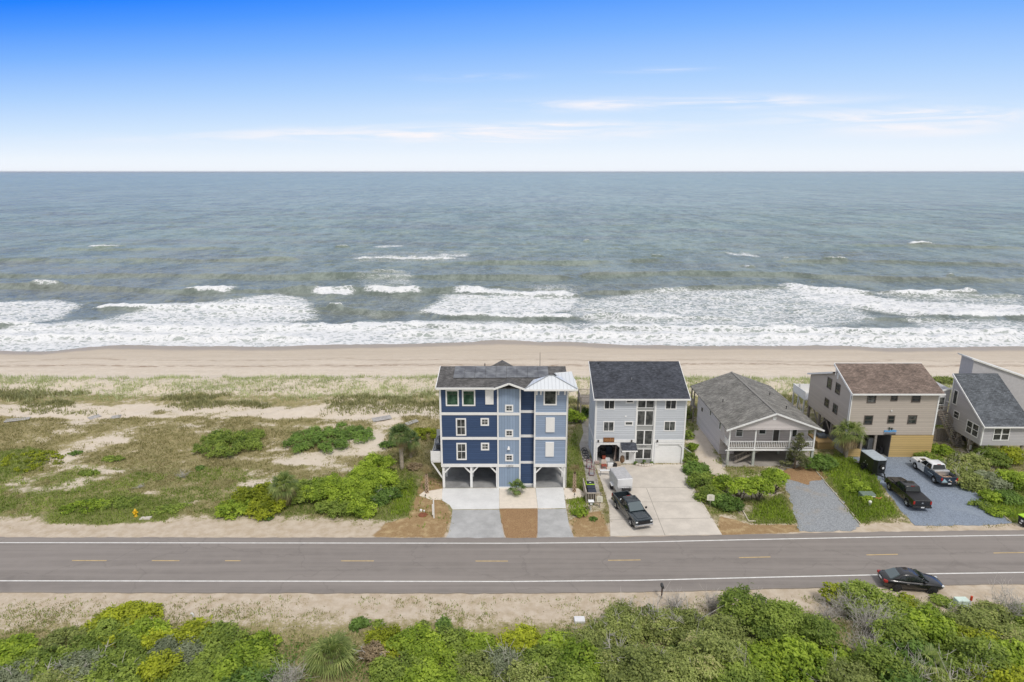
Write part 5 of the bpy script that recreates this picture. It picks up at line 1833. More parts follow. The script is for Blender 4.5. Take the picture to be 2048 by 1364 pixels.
def at_crown(px, py, z):
    """where a plant stands whose crown centre (z metres up) shows at this pixel"""
    p = P(px, py, z)
    d = math.hypot(p[1], CAM_H - z)
    depth = p[1] * math.cos(PITCH) + (CAM_H - z) * math.sin(PITCH)
    return p[0], p[1], depth / FOC


# ---- shrubs across the road: (px, py of crown middle, width px, height m, kind, label, extras)
NEAR = [
    (20, 1292, 120, 1.0, 'bright', 'bright green shrub at the left edge of the photo below the sandy verge', {}),
    (86, 1318, 130, 1.1, 'mid', 'mid green shrub between the left-edge bright shrub and pale grey-green scrub', {}),
    (25, 1345, 120, 1.1, 'silver', 'pale grey-green scrub in the bottom left corner', {'dead': 5}),
    (135, 1283, 130, .7, 'olive', 'low olive scrub on the sandy slope left of the yellow-green mound', {}),
    (150, 1335, 150, 1.1, 'silver', 'grey-green shrub with bleached twigs, second from the bottom left corner', {'dead': 8}),
    (245, 1236, 175, 1.1, 'yellow', 'yellow-green mound nearest the left end of the road verge', {}),
    (215, 1268, 150, 1.2, 'mid', 'mid green shrub directly below the yellow-green mound by the verge', {}),
    (285, 1258, 110, 1.2, 'bright', 'small bright green shrub tucked under the right of the yellow-green mound', {'bias': .1}),
    (310, 1272, 70, 1.3, 'yellow', 'yellow-flowering looking shrub in the middle of the left thicket', {}),
    (385, 1262, 120, 1.2, 'yellow', 'yellow-green shrub below the white pipe stub', {'bias': -.1}),
    (440, 1272, 140, 1.3, 'mid', 'mid green shrub at the upper right of the left thicket', {}),
    (505, 1288, 140, 1.4, 'bright', 'green shrub at the right end of the left thicket beside the sandy gap', {'bias': -.15}),
    (355, 1298, 130, 1.3, 'silver', 'broad grey-green shrub in the heart of the left thicket', {'bias': -.1}),
    (245, 1308, 140, 1.3, 'mid', 'dark-centred mid green shrub left of the broad grey-green one', {'bias': -.1}),
    (318, 1330, 100, 1.5, 'yellow', 'yellow-green shrub at the bottom of the left thicket', {'bias': -.15}),
    (235, 1348, 150, 1.4, 'mid', 'dull green shrub at the bottom edge left of the yellow-green one', {'dead': 5, 'bias': .1}),
    (415, 1325, 160, 1.5, 'mid', 'mid green shrub at the bottom edge right of the yellow-green one', {}),
    (480, 1332, 150, 1.5, 'bright', 'leafy green shrub in the lower right of the left thicket', {'bias': -.15}),
    (540, 1328, 90, 1.3, 'mid', 'narrow green shrub bordering the sandy gap left of the fan palm', {}),
    (380, 1362, 170, 1.4, 'mid', 'mid green shrub cut by the bottom edge below the left thicket', {}),
    (500, 1368, 160, 1.3, 'dark', 'dark green shrub cut by the bottom edge left of the fan palm', {}),
    (110, 1372, 170, 1.2, 'olive', 'olive scrub cut by the bottom edge near the left corner', {'dead': 5}),
    (721, 1242, 46, .8, 'dark', 'small round dark green bush alone on the verge above the fan palm', {}),
    (756, 1247, 30, .6, 'mid', 'tiny green bush just right of the small round dark bush', {}),
    (884, 1243, 48, .7, 'dark', 'small dark green bush on the verge left of the white lid', {}),
    (845, 1247, 34, .5, 'olive', 'tiny olive bush left of the small dark bush on the verge', {}),
    (748, 1300, 70, 1.2, 'dry', 'dry brown bush at the right of the fan palm', {'dead': 4}),
    (775, 1274, 120, 1.2, 'yellow', 'yellow-green shrub right of the fan palm along the verge', {'bias': -.2}),
    (835, 1282, 140, 1.4, 'bright', 'bright green shrub in the top row of the middle thicket', {}),
    (905, 1276, 120, 1.4, 'mid', 'mid green shrub in the top row below the small dark bush', {}),
    (960, 1285, 120, 1.5, 'bright', 'bright green shrub left of the yellow-green one under the white lid', {}),
    (1040, 1276, 100, 1.5, 'yellow', 'vivid yellow-green shrub below left of the white lid', {'bias': .05}),
    (790, 1332, 150, 1.6, 'mid', 'mid green shrub at the bottom right of the fan palm', {}),
    (872, 1322, 150, 1.7, 'bright', 'large bright green shrub in the centre of the middle thicket', {'bias': -.05}),
    (955, 1328, 120, 1.6, 'olive', 'olive shrub left of the silvery shrub with bleached twigs', {}),
    (1010, 1325, 120, 1.7, 'silver', 'silvery shrub with bleached twigs in the middle thicket', {'dead': 14}),
    (1085, 1322, 120, 1.7, 'mid', 'mid green shrub right of the silvery shrub', {}),
    (850, 1362, 170, 1.6, 'bright', 'bright green shrub cut by the bottom edge below the middle thicket', {}),
    (935, 1368, 130, 1.5, 'mid', 'mid green shrub cut by the bottom edge under the olive shrub', {}),
    (1050, 1362, 160, 1.7, 'olive', 'olive shrub cut by the bottom edge under the silvery shrub', {'dead': 4}),
    (1112, 1282, 90, 1.9, 'bright', 'bright green shrub just below right of the white lid', {}),
    (1180, 1266, 150, 2.2, 'olive', 'olive oak shrub with grey twigs right of the white lid', {'dead': 10}),
    (1252, 1240, 120, 2.2, 'olive', 'dull green oak shrub between the white lid and the mailbox', {'dead': 12}),
    (1312, 1232, 120, 2.3, 'olive', 'grey twiggy shrub directly below the dark mailbox', {'dead': 26}),
    (1372, 1240, 120, 2.4, 'olive', 'olive shrub right of the grey twiggy one below the mailbox', {'dead': 10}),
    (1160, 1322, 130, 2.3, 'bright', 'bright green shrub with a dark hollow in the lower middle', {'bias': -.1}),
    (1225, 1312, 130, 2.7, 'olive', 'pale olive oak with bleached twigs in the lower middle', {'dead': 12}),
    (1145, 1365, 150, 2.0, 'mid', 'mid green shrub cut by the bottom edge under the dark hollow', {}),
]
NEAR_TREES = [
    (1440, 1252, 170, 3.6, 'olive', 'yellowish olive oak left of the tall green oak by the road', {'dead': 6}),
    (1495, 1208, 130, 3.4, 'mid', 'tall green oak whose top overlaps the near road edge line', {'bias': -.1, 'dead': 6}),
    (1555, 1240, 150, 3.5, 'mid', 'dense green oak right of the tall one overlapping the road', {}),
    (1285, 1318, 190, 3.6, 'olive', 'big round olive oak in the lower middle of the thicket', {'dead': 5}),
    (1345, 1350, 170, 3.3, 'olive', 'olive oak at the bottom edge right of the big round one', {'dead': 4}),
    (1420, 1312, 170, 3.7, 'olive', 'olive oak with a yellowish top right of the big round one', {'bias': .1, 'dead': 5}),
    (1530, 1310, 170, 3.6, 'bright', 'bright green leafy tree in the lower right centre', {}),
    (1605, 1318, 150, 3.4, 'bright', 'bright green tree right of the lower centre leafy one', {'bias': -.12}),
    (1475, 1358, 150, 3.0, 'mid', 'mid green tree cut by the bottom edge between two oaks', {'dead': 5}),
    (1565, 1368, 150, 3.0, 'bright', 'bright green tree cut by the bottom edge below the leafy one', {}),
    (1625, 1262, 120, 3.0, 'mid', 'mid green tree left of the bare grey brush', {}),
    (1670, 1300, 120, 3.0, 'bright', 'bright green tree below the bare grey brush', {}),
    (1695, 1350, 150, 3.0, 'olive', 'olive tree cut by the bottom edge right of the bright trees', {'dead': 8}),
    (1722, 1186, 110, 2.4, 'mid', 'rounded green hedge shrub left of the black sedan', {'bias': .12}),
    (1780, 1200, 120, 2.3, 'mid', 'rounded green hedge shrub in front of the black sedan', {'bias': .15}),
    (1845, 1222, 110, 1.6, 'olive', 'low olive shrub below the front of the black sedan', {}),
    (1668, 1180, 60, 1.8, 'yellow', 'small yellow-green shrub at the left foot of the hedge', {}),
    (1812, 1196, 50, 2.2, 'yellow', 'small yellow-green patch shrub under the sedan', {}),
    (1858, 1246, 130, 2.8, 'bright', 'bright yellowish green shrub right of the bare grey brush', {}),
    (1800, 1268, 110, 2.8, 'mid', 'mid green shrub left of the bright yellowish one', {}),
    (1830, 1300, 130, 3.0, 'dark', 'dark green shrub around the small yellow fan palm', {}),
    (1770, 1322, 140, 3.0, 'mid', 'mid green tree at the lower right between the bleached twigs', {'dead': 8}),
    (1908, 1282, 120, 2.9, 'mid', 'mid green shrub left of the golden-tipped one', {}),
    (1962, 1270, 120, 2.9, 'yellow', 'golden-tipped shrub in the right part of the thicket', {'bias': -.2}),
    (1940, 1238, 110, 2.3, 'olive', 'olive shrub below the pale green utility lid', {}),
    (2020, 1262, 130, 2.8, 'olive', 'yellowish olive shrub near the right edge of the photo', {'bias': .15}),
    (2030, 1312, 140, 3.0, 'bright', 'bright green shrub at the right edge of the photo', {}),
    (1965, 1322, 130, 3.0, 'mid', 'mid green shrub with dry gaps near the lower right corner', {'dead': 8}),
    (1895, 1335, 130, 2.8, 'mid', 'green shrub full of bleached twigs near the bottom right', {'dead': 20}),
    (1815, 1362, 150, 2.6, 'dark', 'dark green shrub cut by the bottom edge at the lower right', {'dead': 8}),
    (2010, 1365, 150, 2.6, 'yellow', 'yellow-tinged shrub in the bottom right corner', {'bias': -.15}),
    (1920, 1372, 140, 2.4, 'olive', 'olive shrub with bleached twigs cut by the bottom edge at the lower right', {'dead': 14}),
    (1985, 1222, 90, 1.6, 'olive', 'low olive shrub right of the red-tipped stake', {}),
    (2060, 1222, 100, 1.8, 'mid', 'green shrub cut by the right edge below the road', {}),
    (1890, 1196, 60, .6, 'mid', 'low green ground shrub right of the black sedan', {}),
]
LS = {'yellow': .11, 'bright': .125, 'mid': .10, 'olive': .085, 'dark': .13, 'silver': .08, 'dry': .09}
for i, (px, py, w, h, kind, lab, ex) in enumerate(NEAR):
    x, y, s = at_crown(px, py, h * .6)
    rx = w * s / 2 * .9
    h = h * (.85 + .4 * ((i * 29) % 11) / 10)
    shrub('shrub', 'shrub', lab, x, y, rx, max(.35, rx * .85), h, kind, leaf=LS[kind], seed=i + 1, dens=1.05, lobe=max(.22, min(.48 * h + .05, .5 * rx)), **ex)
for i, (px, py, w, h, kind, lab, ex) in enumerate(NEAR_TREES):
    x, y, s = at_crown(px, py, h * .66)
    rx = w * s / 2 * .88
    h = h * (.82 + .42 * ((i * 37) % 11) / 10)
    shrub('oak_tree' if h > 2.9 else 'shrub', 'tree' if h > 2.9 else 'shrub', lab, x, y, rx, rx * .95, h, kind, leaf=LS[kind] * 1.1, seed=i + 101, dens=.95, lobe=min(1.05, max(.35, rx * .42)), lift=.16 if h > 2.9 else .05, stems=6, **ex)

for px, py, r, h, lab, sd, n, lf in ((572, 1350, 1.5, 1.6, 'bare grey twiggy shrub left of the fan palm at the bottom edge', 1, 46, 'silver'), (1690, 1205, 1.5, 2.0, 'bare grey brush left below the hedge shrubs', 2, 60, None),
                                   (1745, 1240, 2.0, 2.4, 'wide bare grey brush in the middle of the right thicket', 3, 80, None), (1730, 1290, 1.4, 2.6, 'bare grey tangle below the wide bare brush', 4, 50, 'olive'),
                                   (2022, 1205, 1.9, 2.6, 'bare grey tree at the right edge beyond the utility lid', 5, 60, None), (1905, 1225, .8, 2.2, 'small dead tree with bleached limbs below the utility lid', 6, 14, None),
                                   (1775, 1255, 1.3, 2.5, 'dead shrub with curved bleached limbs right of the wide bare brush', 7, 18, None), (1835, 1345, 1.2, 3.0, 'bleached dead twigs at the bottom edge of the lower right thicket', 8, 26, None),
                                   (1480, 1335, .7, 3.6, 'small bleached snag at the bottom edge between two oaks', 9, 12, None), (1950, 1355, 1.0, 2.9, 'bleached dead twigs near the bottom right corner', 10, 20, None),
                                   (1350, 1205, 1.2, 1.5, 'bare grey brush beside the mailbox post', 11, 44, None), (1425, 1200, 1.0, 1.9, 'bare grey brush between the mailbox and the tall green oak', 12, 40, None), (1655, 1222, 1.1, 1.4, 'low bare grey brush on the sandy verge gap', 13, 30, None)):
    x, y, s = at_crown(px, py, h * .6)
    bare_shrub('bare_shrub', 'bare shrub', lab, x, y, r, h, sd, n, leaf=lf, thick=.02)

# palms
x, y, s = at_crown(662, 1306, 1.1)
sabal('broad green fan palm with dead skirt low in the sandy gap at the bottom', x, y, .55, 2.35, 11, n=44, skirt=20, name='fan_palm', emin=.05)
x, y, s = at_crown(1862, 1312, 2.4)
sabal('small yellowish fan palm poking out of the lower right thicket', x, y, 1.9, 1.5, 12, n=18, skirt=5, name='fan_palm', r=.1)
p = G(804, 938)
sabal('tall cabbage palm at the end of the yellow-green hedge left of the blue house', p[0], p[1], 4.4, 1.9, 13, n=46, skirt=9, r=.22, emin=-.2, green='palmgreen')
p = G(822, 915)
sabal('shorter cabbage palm just right of the tall one by the hedge', p[0], p[1], 2.3, 1.7, 14, n=30, skirt=14, r=.17, green='palmgreen')
p = G(571, 1012)
sabal('cabbage palm with a heavy dry skirt in front of the roadside hedge', p[0], p[1], 2.5, 1.9, 15, n=36, skirt=36, r=.15)
p = G(1692, 915)
sabal('cabbage palm at the left front corner of the tan house', p[0], p[1], 3.3, 2.25, 16, n=44, skirt=26, r=.16)
p = G(1033, 988)
sabal('small young palm in the sand bed between the blue house driveways', p[0], p[1], .75, 1.3, 17, n=16, skirt=5, r=.09, name='young_palm', emin=-.1, green='palmgreen')


def new_palm(label, px, py, h, seed):
    """freshly planted palm: lattice of old leaf bases up the trunk, tied-up top"""
    rng = np.random.default_rng(seed)
    p = G(px, py)
    t = thing('planted_palm', p, label, 'palm')
    m = MB()
    m.tube([(0, 0, -.1), (0, 0, h * .5), (0, 0, h)], [.17, .15, .12], 9)
    m.build('trunk', pbr('dark_palm_fibre', (.10, .065, .045), .95), t, True)
    m = MB()
    nz = int(h / .2)
    for k in range(nz):
        z = .05 + k * .2
        r = .18 - .05 * k / nz
        for j in range(6):
            for s in (-1, 1):
                a0 = (j + .5 * (k % 2)) * math.pi / 3
                a1 = a0 + s * math.pi / 6
                m.bar((r * math.cos(a0) * 1.02, r * math.sin(a0) * 1.02, z), (r * math.cos(a1) * 1.12, r * math.sin(a1) * 1.12, z + .2), .05, .035)
    m.build('leaf_bases', pbr('pale_leaf_bases', (.55, .42, .30), .9, .2), t, fixn=False)
    frond_mesh('crown', LM['palmdry'], t, (0, 0, h), 12, 1.2, rng, .55, 1.4, .25, .7, 9)
    return t


new_palm('newly planted palm with latticed trunk in the sand bed left of the blue house', 854, 985.5, 2.3, 21)
new_palm('newly planted palm with latticed trunk in the sand bed right of the blue house', 1148.5, 984, 2.4, 22)

# ---- shrubs on the open lot and between the houses: px of foot, width px, height, depth ratio, kind
MIDS = [
    (437, 916, 150, 1.35, .95, 'mid', 'wide dark-bottomed green shrub mound on the open lot, left of two', {'bias': -.05, 'lobe': .75, 'nl': 60}),
    (642, 908, 188, 1.15, .8, 'dark', 'wide flat green shrub mound on the open lot, right of two', {'bias': .15, 'lobe': .7, 'nl': 75}),
    (28, 945, 150, .55, .8, 'yellow', 'flat yellow-green mat at the left edge of the open lot', {'bias': -.22, 'lobe': .3}),
    (155, 1028, 100, .6, .6, 'bright', 'low bright green shrub near the road left of the hydrant', {'lobe': .3, 'bias': -.1}),
    (225, 1020, 90, .45, .6, 'mid', 'low spreading green shrub between the bright one and the hydrant', {'lobe': .28}),
    (330, 1030, 80, .35, .6, 'mid', 'low green weeds right of the hydrant', {'lobe': .22, 'bias': .1}),
    (146, 912, 24, .4, .9, 'dark', 'tiny dark green bush on the left sandy track', {'lobe': .2}),
    (396, 942, 22, .35, .9, 'dark', 'tiny dark green bush below the left shrub mound', {'lobe': .2}),
    (170, 952, 44, .35, .6, 'mid', 'small flat green bush on the sandy track', {'lobe': .22}),
    (218, 925, 50, .35, .6, 'mid', 'small flat green bush left of the open lot centre', {'lobe': .22, 'bias': .1}),
    (500, 1040, 150, 1.8, .9, 'yellow', 'yellow-green front end of the roadside hedge, left of the skirted palm', {'bias': -.28}),
    (462, 1040, 90, 1.2, .9, 'bright', 'bright low shrub at the left tip of the roadside hedge', {}),
    (538, 1012, 110, 1.9, .8, 'yellow', 'yellow-green hedge shrub behind the skirted palm', {'bias': -.28}),
    (606, 1010, 110, 1.8, .8, 'mid', 'mid green hedge shrub right of the skirted palm', {'bias': .15}),
    (648, 1008, 120, 2.1, .8, 'bright', 'bright green hedge shrub right of the skirted palm', {}),
    (694, 1016, 120, 2.3, .85, 'bright', 'tall bright green shrub in the middle of the roadside hedge', {'bias': .08}),
    (662, 1038, 90, 1.4, .8, 'mid', 'dark-shadowed green shrub at the front of the hedge', {}),
    (722, 1038, 72, 1.6, .8, 'bright', 'rounded bright green shrub at the front right of the hedge', {}),
    (735, 992, 120, 2.4, .8, 'bright', 'tall bright green shrub in the right half of the hedge', {}),
    (760, 1012, 80, 1.5, .8, 'dark', 'dark green shrub under the right half of the hedge', {'dead': 6}),
    (748, 962, 84, 2.7, .8, 'bright', 'tall yellow-green shrub beside the tall cabbage palm', {'bias': .1}),
    (786, 985, 60, .9, .8, 'mid', 'mid green shrub at the foot of the tall cabbage palm', {}),
    (775, 900, 44, .9, .7, 'dark', 'dark green bush behind the tall cabbage palm', {}),
    (850, 880, 76, 1.0, .6, 'yellow', 'yellow-green bush behind the side platform of the blue house', {'bias': -.2}),
    (826, 942, 40, .8, .7, 'dry', 'brown dead frond heap under the shorter cabbage palm', {}),
    (532, 1042, 26, .4, .8, 'dark', 'tiny dark green bush at the road end of the hedge', {'lobe': .2}),
    (1150, 850, 46, 2.0, .8, 'bright', 'bright green shrub behind the gap between the two blue houses', {'bias': -.05}),
    (1130, 838, 40, 1.8, .8, 'mid', 'mid green shrub close to the right rear of the blue house', {}),
    (1172, 838, 26, 1.6, .8, 'dark', 'dark shrub under the raised grey deck', {}),
    (1161, 1036, 32, .75, .9, 'bright', 'round green bush right of the blue house apron', {'bias': -.12, 'lobe': .25}),
    (1187, 1043, 18, .35, .9, 'dark', 'tiny dark bush beside the old concrete driveway', {'lobe': .16}),
    (1382, 930, 36, 1.2, 1.2, 'mid', 'green hedge shrub nearest the white garage door', {'bias': -.05}),
    (1390, 905, 26, 1.0, 1.2, 'bright', 'green hedge shrub beside the grey-blue house wall', {'bias': -.15}),
    (1398, 955, 52, 1.4, 1.1, 'dark', 'second hedge shrub along the old concrete driveway', {'bias': .12}),
    (1412, 985, 66, 1.5, 1.0, 'mid', 'third hedge shrub along the old concrete driveway', {'bias': -.1}),
    (1432, 1012, 70, 1.5, .9, 'mid', 'hedge shrub behind the white sign by the driveway', {}),
    (1462, 1026, 70, 1.4, .8, 'dark', 'dark front shrub at the road end of the driveway hedge', {}),
    (1448, 985, 50, 1.9, .8, 'bright', 'bright shrub joining the hedge and the pruned trees', {'bias': -.1}),
    (1652, 946, 74, 1.6, .8, 'dark', 'rounded dark green bush right of the cedar', {'bias': .1}),
    (1722, 990, 60, 1.1, .8, 'bright', 'bright green bush with pale flowers on the lawn strip', {}),
    (1742, 1008, 40, .8, .8, 'bright', 'small bright bush behind the green utility box', {}),
    (1876, 938, 60, 1.4, 1.0, 'mid', 'green shrub right behind the white and blue pickup', {}),
    (1890, 915, 60, 1.1, .9, 'bright', 'bright green shrub at the foot of the outside stairs', {'bias': -.1}),
    (1925, 960, 60, 1.8, .9, 'olive', 'olive scrub with grey twigs beside the blue-grey gravel', {'dead': 8}),
    (1955, 950, 80, 2.2, .9, 'olive', 'scrub with grey twigs in front of the grey house posts', {'dead': 12}),
    (1960, 985, 76, 1.8, .9, 'olive', 'olive scrub in the middle of the right-hand bank', {'dead': 8}),
    (2000, 940, 76, 2.2, .9, 'mid', 'dull green shrub under the grey house front windows', {'bias': -.1}),
    (2000, 985, 70, 2.0, .9, 'silver', 'grey-green shrub in the middle of the right bank', {'dead': 3}),
    (2036, 935, 66, 2.4, .9, 'yellow', 'yellow-green shrub at the right edge under the grey house', {'bias': -.15}),
    (2036, 985, 70, 2.2, .9, 'bright', 'bright green shrub at the right edge in the middle of the bank', {}),
    (2030, 1012, 56, 1.4, .9, 'dark', 'dark shrub at the right edge above the wheelie bin', {}),
    (1994, 1008, 48, 1.2, .9, 'bright', 'rounded bright bush at the front of the right bank', {'bias': .05}),
    (2010, 1036, 60, .6, .7, 'bright', 'low green ground shrub left of the wheelie bin', {'lobe': .3, 'bias': -.1}),
    (1975, 1022, 50, .6, .7, 'mid', 'low green ground shrub along the edge of the blue-grey gravel', {'lobe': .3}),
    (1905, 770, 60, 1.0, .6, 'olive', 'dune bush seen between the tan and grey house roofs', {}),
    (1625, 790, 70, 1.2, .5, 'olive', 'dune bush beside the rear deck of the tan house', {}),
    (1378, 880, 26, 1.2, 1.2, 'mid', 'green bush in the passage between the ice-grey and low grey houses', {}),
    (1374, 840, 30, 1.6, 1.0, 'olive', 'olive bush behind the ice-grey house at the passage end', {}),
]
for i, (px, py, w, h, dr, kind, lab, ex) in enumerate(MIDS):
    p = G(px, py)
    depth = p[1] * math.cos(PITCH) + (CAM_H - p[2]) * math.sin(PITCH)
    rx = w * depth / FOC / 2
    ry = rx * dr
    shrub('shrub', 'shrub', lab, p[0], p[1] + ry * .85, rx, ry, h, kind, leaf=.10, seed=i + 301, dens=1.0, **ex)

# pruned multi-stem trees and the cedar in front of the low grey house
for px, py, w, h, lab, sd in ((1478, 1000, 64, 2.7, 'pruned yellow-green tree with bare stems, left of three by the gravel drive', 1), (1512, 1000, 66, 2.9, 'pruned yellow-green tree with bare stems, middle of three by the gravel drive', 2), (1545, 985, 58, 3.0, 'pruned yellow-green tree with bare stems, right of three by the gravel drive', 3)):
    p = G(px, py)
    rx = w * 68 / FOC / 2
    shrub('pruned_tree', 'tree', lab, p[0], p[1], rx, rx * .9, h, 'bright', leaf=.10, seed=500 + sd, dens=1.05, lift=.38, stems=7, lobe=.55, bias=.05)


def cedar():
    p = G(1588, 938)
    rng = np.random.default_rng(77)
    t = thing('cedar_tree', p, 'leaning olive cedar standing in front of the white porch', 'tree')
    L = []
    h = 4.7
    for k in range(80):
        f = rng.uniform(.05, 1) ** .9
        r = 1.6 * (1 - f) ** .7 + .12
        a = rng.uniform(0, 6.283)
        u = rng.uniform(.2, 1)
        L.append((r * u * math.cos(a) + .35 * f, r * u * math.sin(a) * .8, .25 + f * (h - .4), .2 + .22 * (1 - f), rng.uniform(.9, 1.3), rng.random()))
    L += [(1.0, 0, 3.0, .3, 1, .5), (1.3, 0, 3.25, .22, 1, .6), (-.8, .1, 2.1, .28, 1, .4), (.9, -.1, 1.7, .33, 1, .3)]
    crown_mesh('crown', np.array(L), .075, .9, LM['pine'], t, rng)
    branch_mesh('trunk', [([(0, 0, -.1), (.1, 0, 2), (.35, 0, 4.4)], [.12, .09, .03]), ([(.1, 0, 2), (.6, 0, 2.7), (1.2, 0, 3.2)], [.05, .04, .02])], BARK, t)


cedar()
for px, py, r, h, lab, sd in ((368, 955, .9, .9, 'dead bleached branch cluster lying on the open lot below the left mound', 31), (280, 975, .8, .3, 'low dead branch heap on the open lot left of the bleached cluster', 32)):
    p = G(px, py)
    bare_shrub('dead_branches', 'dead branches', lab, p[0], p[1], r, h, sd, 12)


# ---- grasses and undergrowth: far too many to count
def tufts(name, X, Y, hgt, mat, rng, blades=4, wid=.05, spread=.16, tint=None):
    n = len(X)
    Z = terr(X, Y)
    B = blades
    bx = np.repeat(X, B) + rng.normal(size=n * B) * spread
    by = np.repeat(Y, B) + rng.normal(size=n * B) * spread
    bz = np.repeat(Z, B) - .02
    h = np.repeat(hgt, B) * rng.uniform(.6, 1.15, n * B)
    a = rng.uniform(0, 6.283, n * B)
    ln = h * rng.uniform(.2, .75, n * B)
    w = wid * rng.uniform(.6, 1.4, n * B)
    dx, dy = np.cos(a), np.sin(a)
    p0 = np.stack([bx - dy * w, by + dx * w, bz], -1)
    p1 = np.stack([bx + dy * w, by - dx * w, bz], -1)
    p2 = np.stack([bx + dx * ln, by + dy * ln, bz + h], -1)
    V = np.stack([p0, p1, p2], 1).reshape(-1, 3)
    F = np.arange(3 * n * B).reshape(-1, 3)
    tt = np.repeat(np.clip((tint if tint is not None else rng.random(n)), 0, 1), B)
    tt = np.clip(tt * .65 + rng.random(n * B) * .35, 0, 1)
    ob = np_mesh(name, V, F, mat, None, {'tint': ('FLOAT', np.repeat(tt, 3))})
    tag(ob, kind='stuff')
    return ob


def scatter(n, x0, x1, y0, y1, rng, dens):
    X = rng.uniform(x0, x1, n)
    Y = rng.uniform(y0, y1, n)
    k = rng.random(n) < dens(X, Y)
    return X[k], Y[k]


def off_houses(X, Y):
    k = np.ones_like(X)
    for a, b, c, d in ((-7.9, 6.1, 64, 77), (9.8, 21, 73, 79), (25.8, 36.6, 72.3, 87), (41.2, 52.4, 74.5, 90), (57.2, 72, 73.6, 84)):
        k = np.where((X > a) & (X < b) & (Y > c) & (Y < d), 0, k)
    return k


PAVED = [[P(a, b) for a, b in pts] for pts in (
    [(838, 991), (848, 980), (1157, 975), (1172, 986), (1167, 994), (1134, 1000), (1149, 1078), (890, 1079), (902, 1040), (884, 1001), (862, 999)],
    [(1188, 928), (1366, 927), (1378, 960), (1446, 1071), (1219, 1074), (1216, 1015), (1203, 970)],
    [(1148, 800), (1178, 800), (1178, 870), (1180, 915), (1190, 930), (1200, 985), (1175, 987), (1166, 930), (1156, 890)],
    [(1558, 950), (1575, 933), (1624, 931), (1642, 950), (1682, 995), (1724, 1052), (1700, 1060), (1598, 1060), (1586, 1020), (1573, 985)],
    [(1695, 913), (1864, 910), (1882, 930), (1927, 960), (1967, 995), (2026, 1048), (1985, 1052), (1828, 1053), (1798, 1020), (1766, 975), (1738, 940)])]


def unpaved(X, Y):
    k = off_houses(X, Y)
    for poly in PAVED:
        k = np.where(seg_dist(X, Y, poly) > -.1, 0, k)
    return k


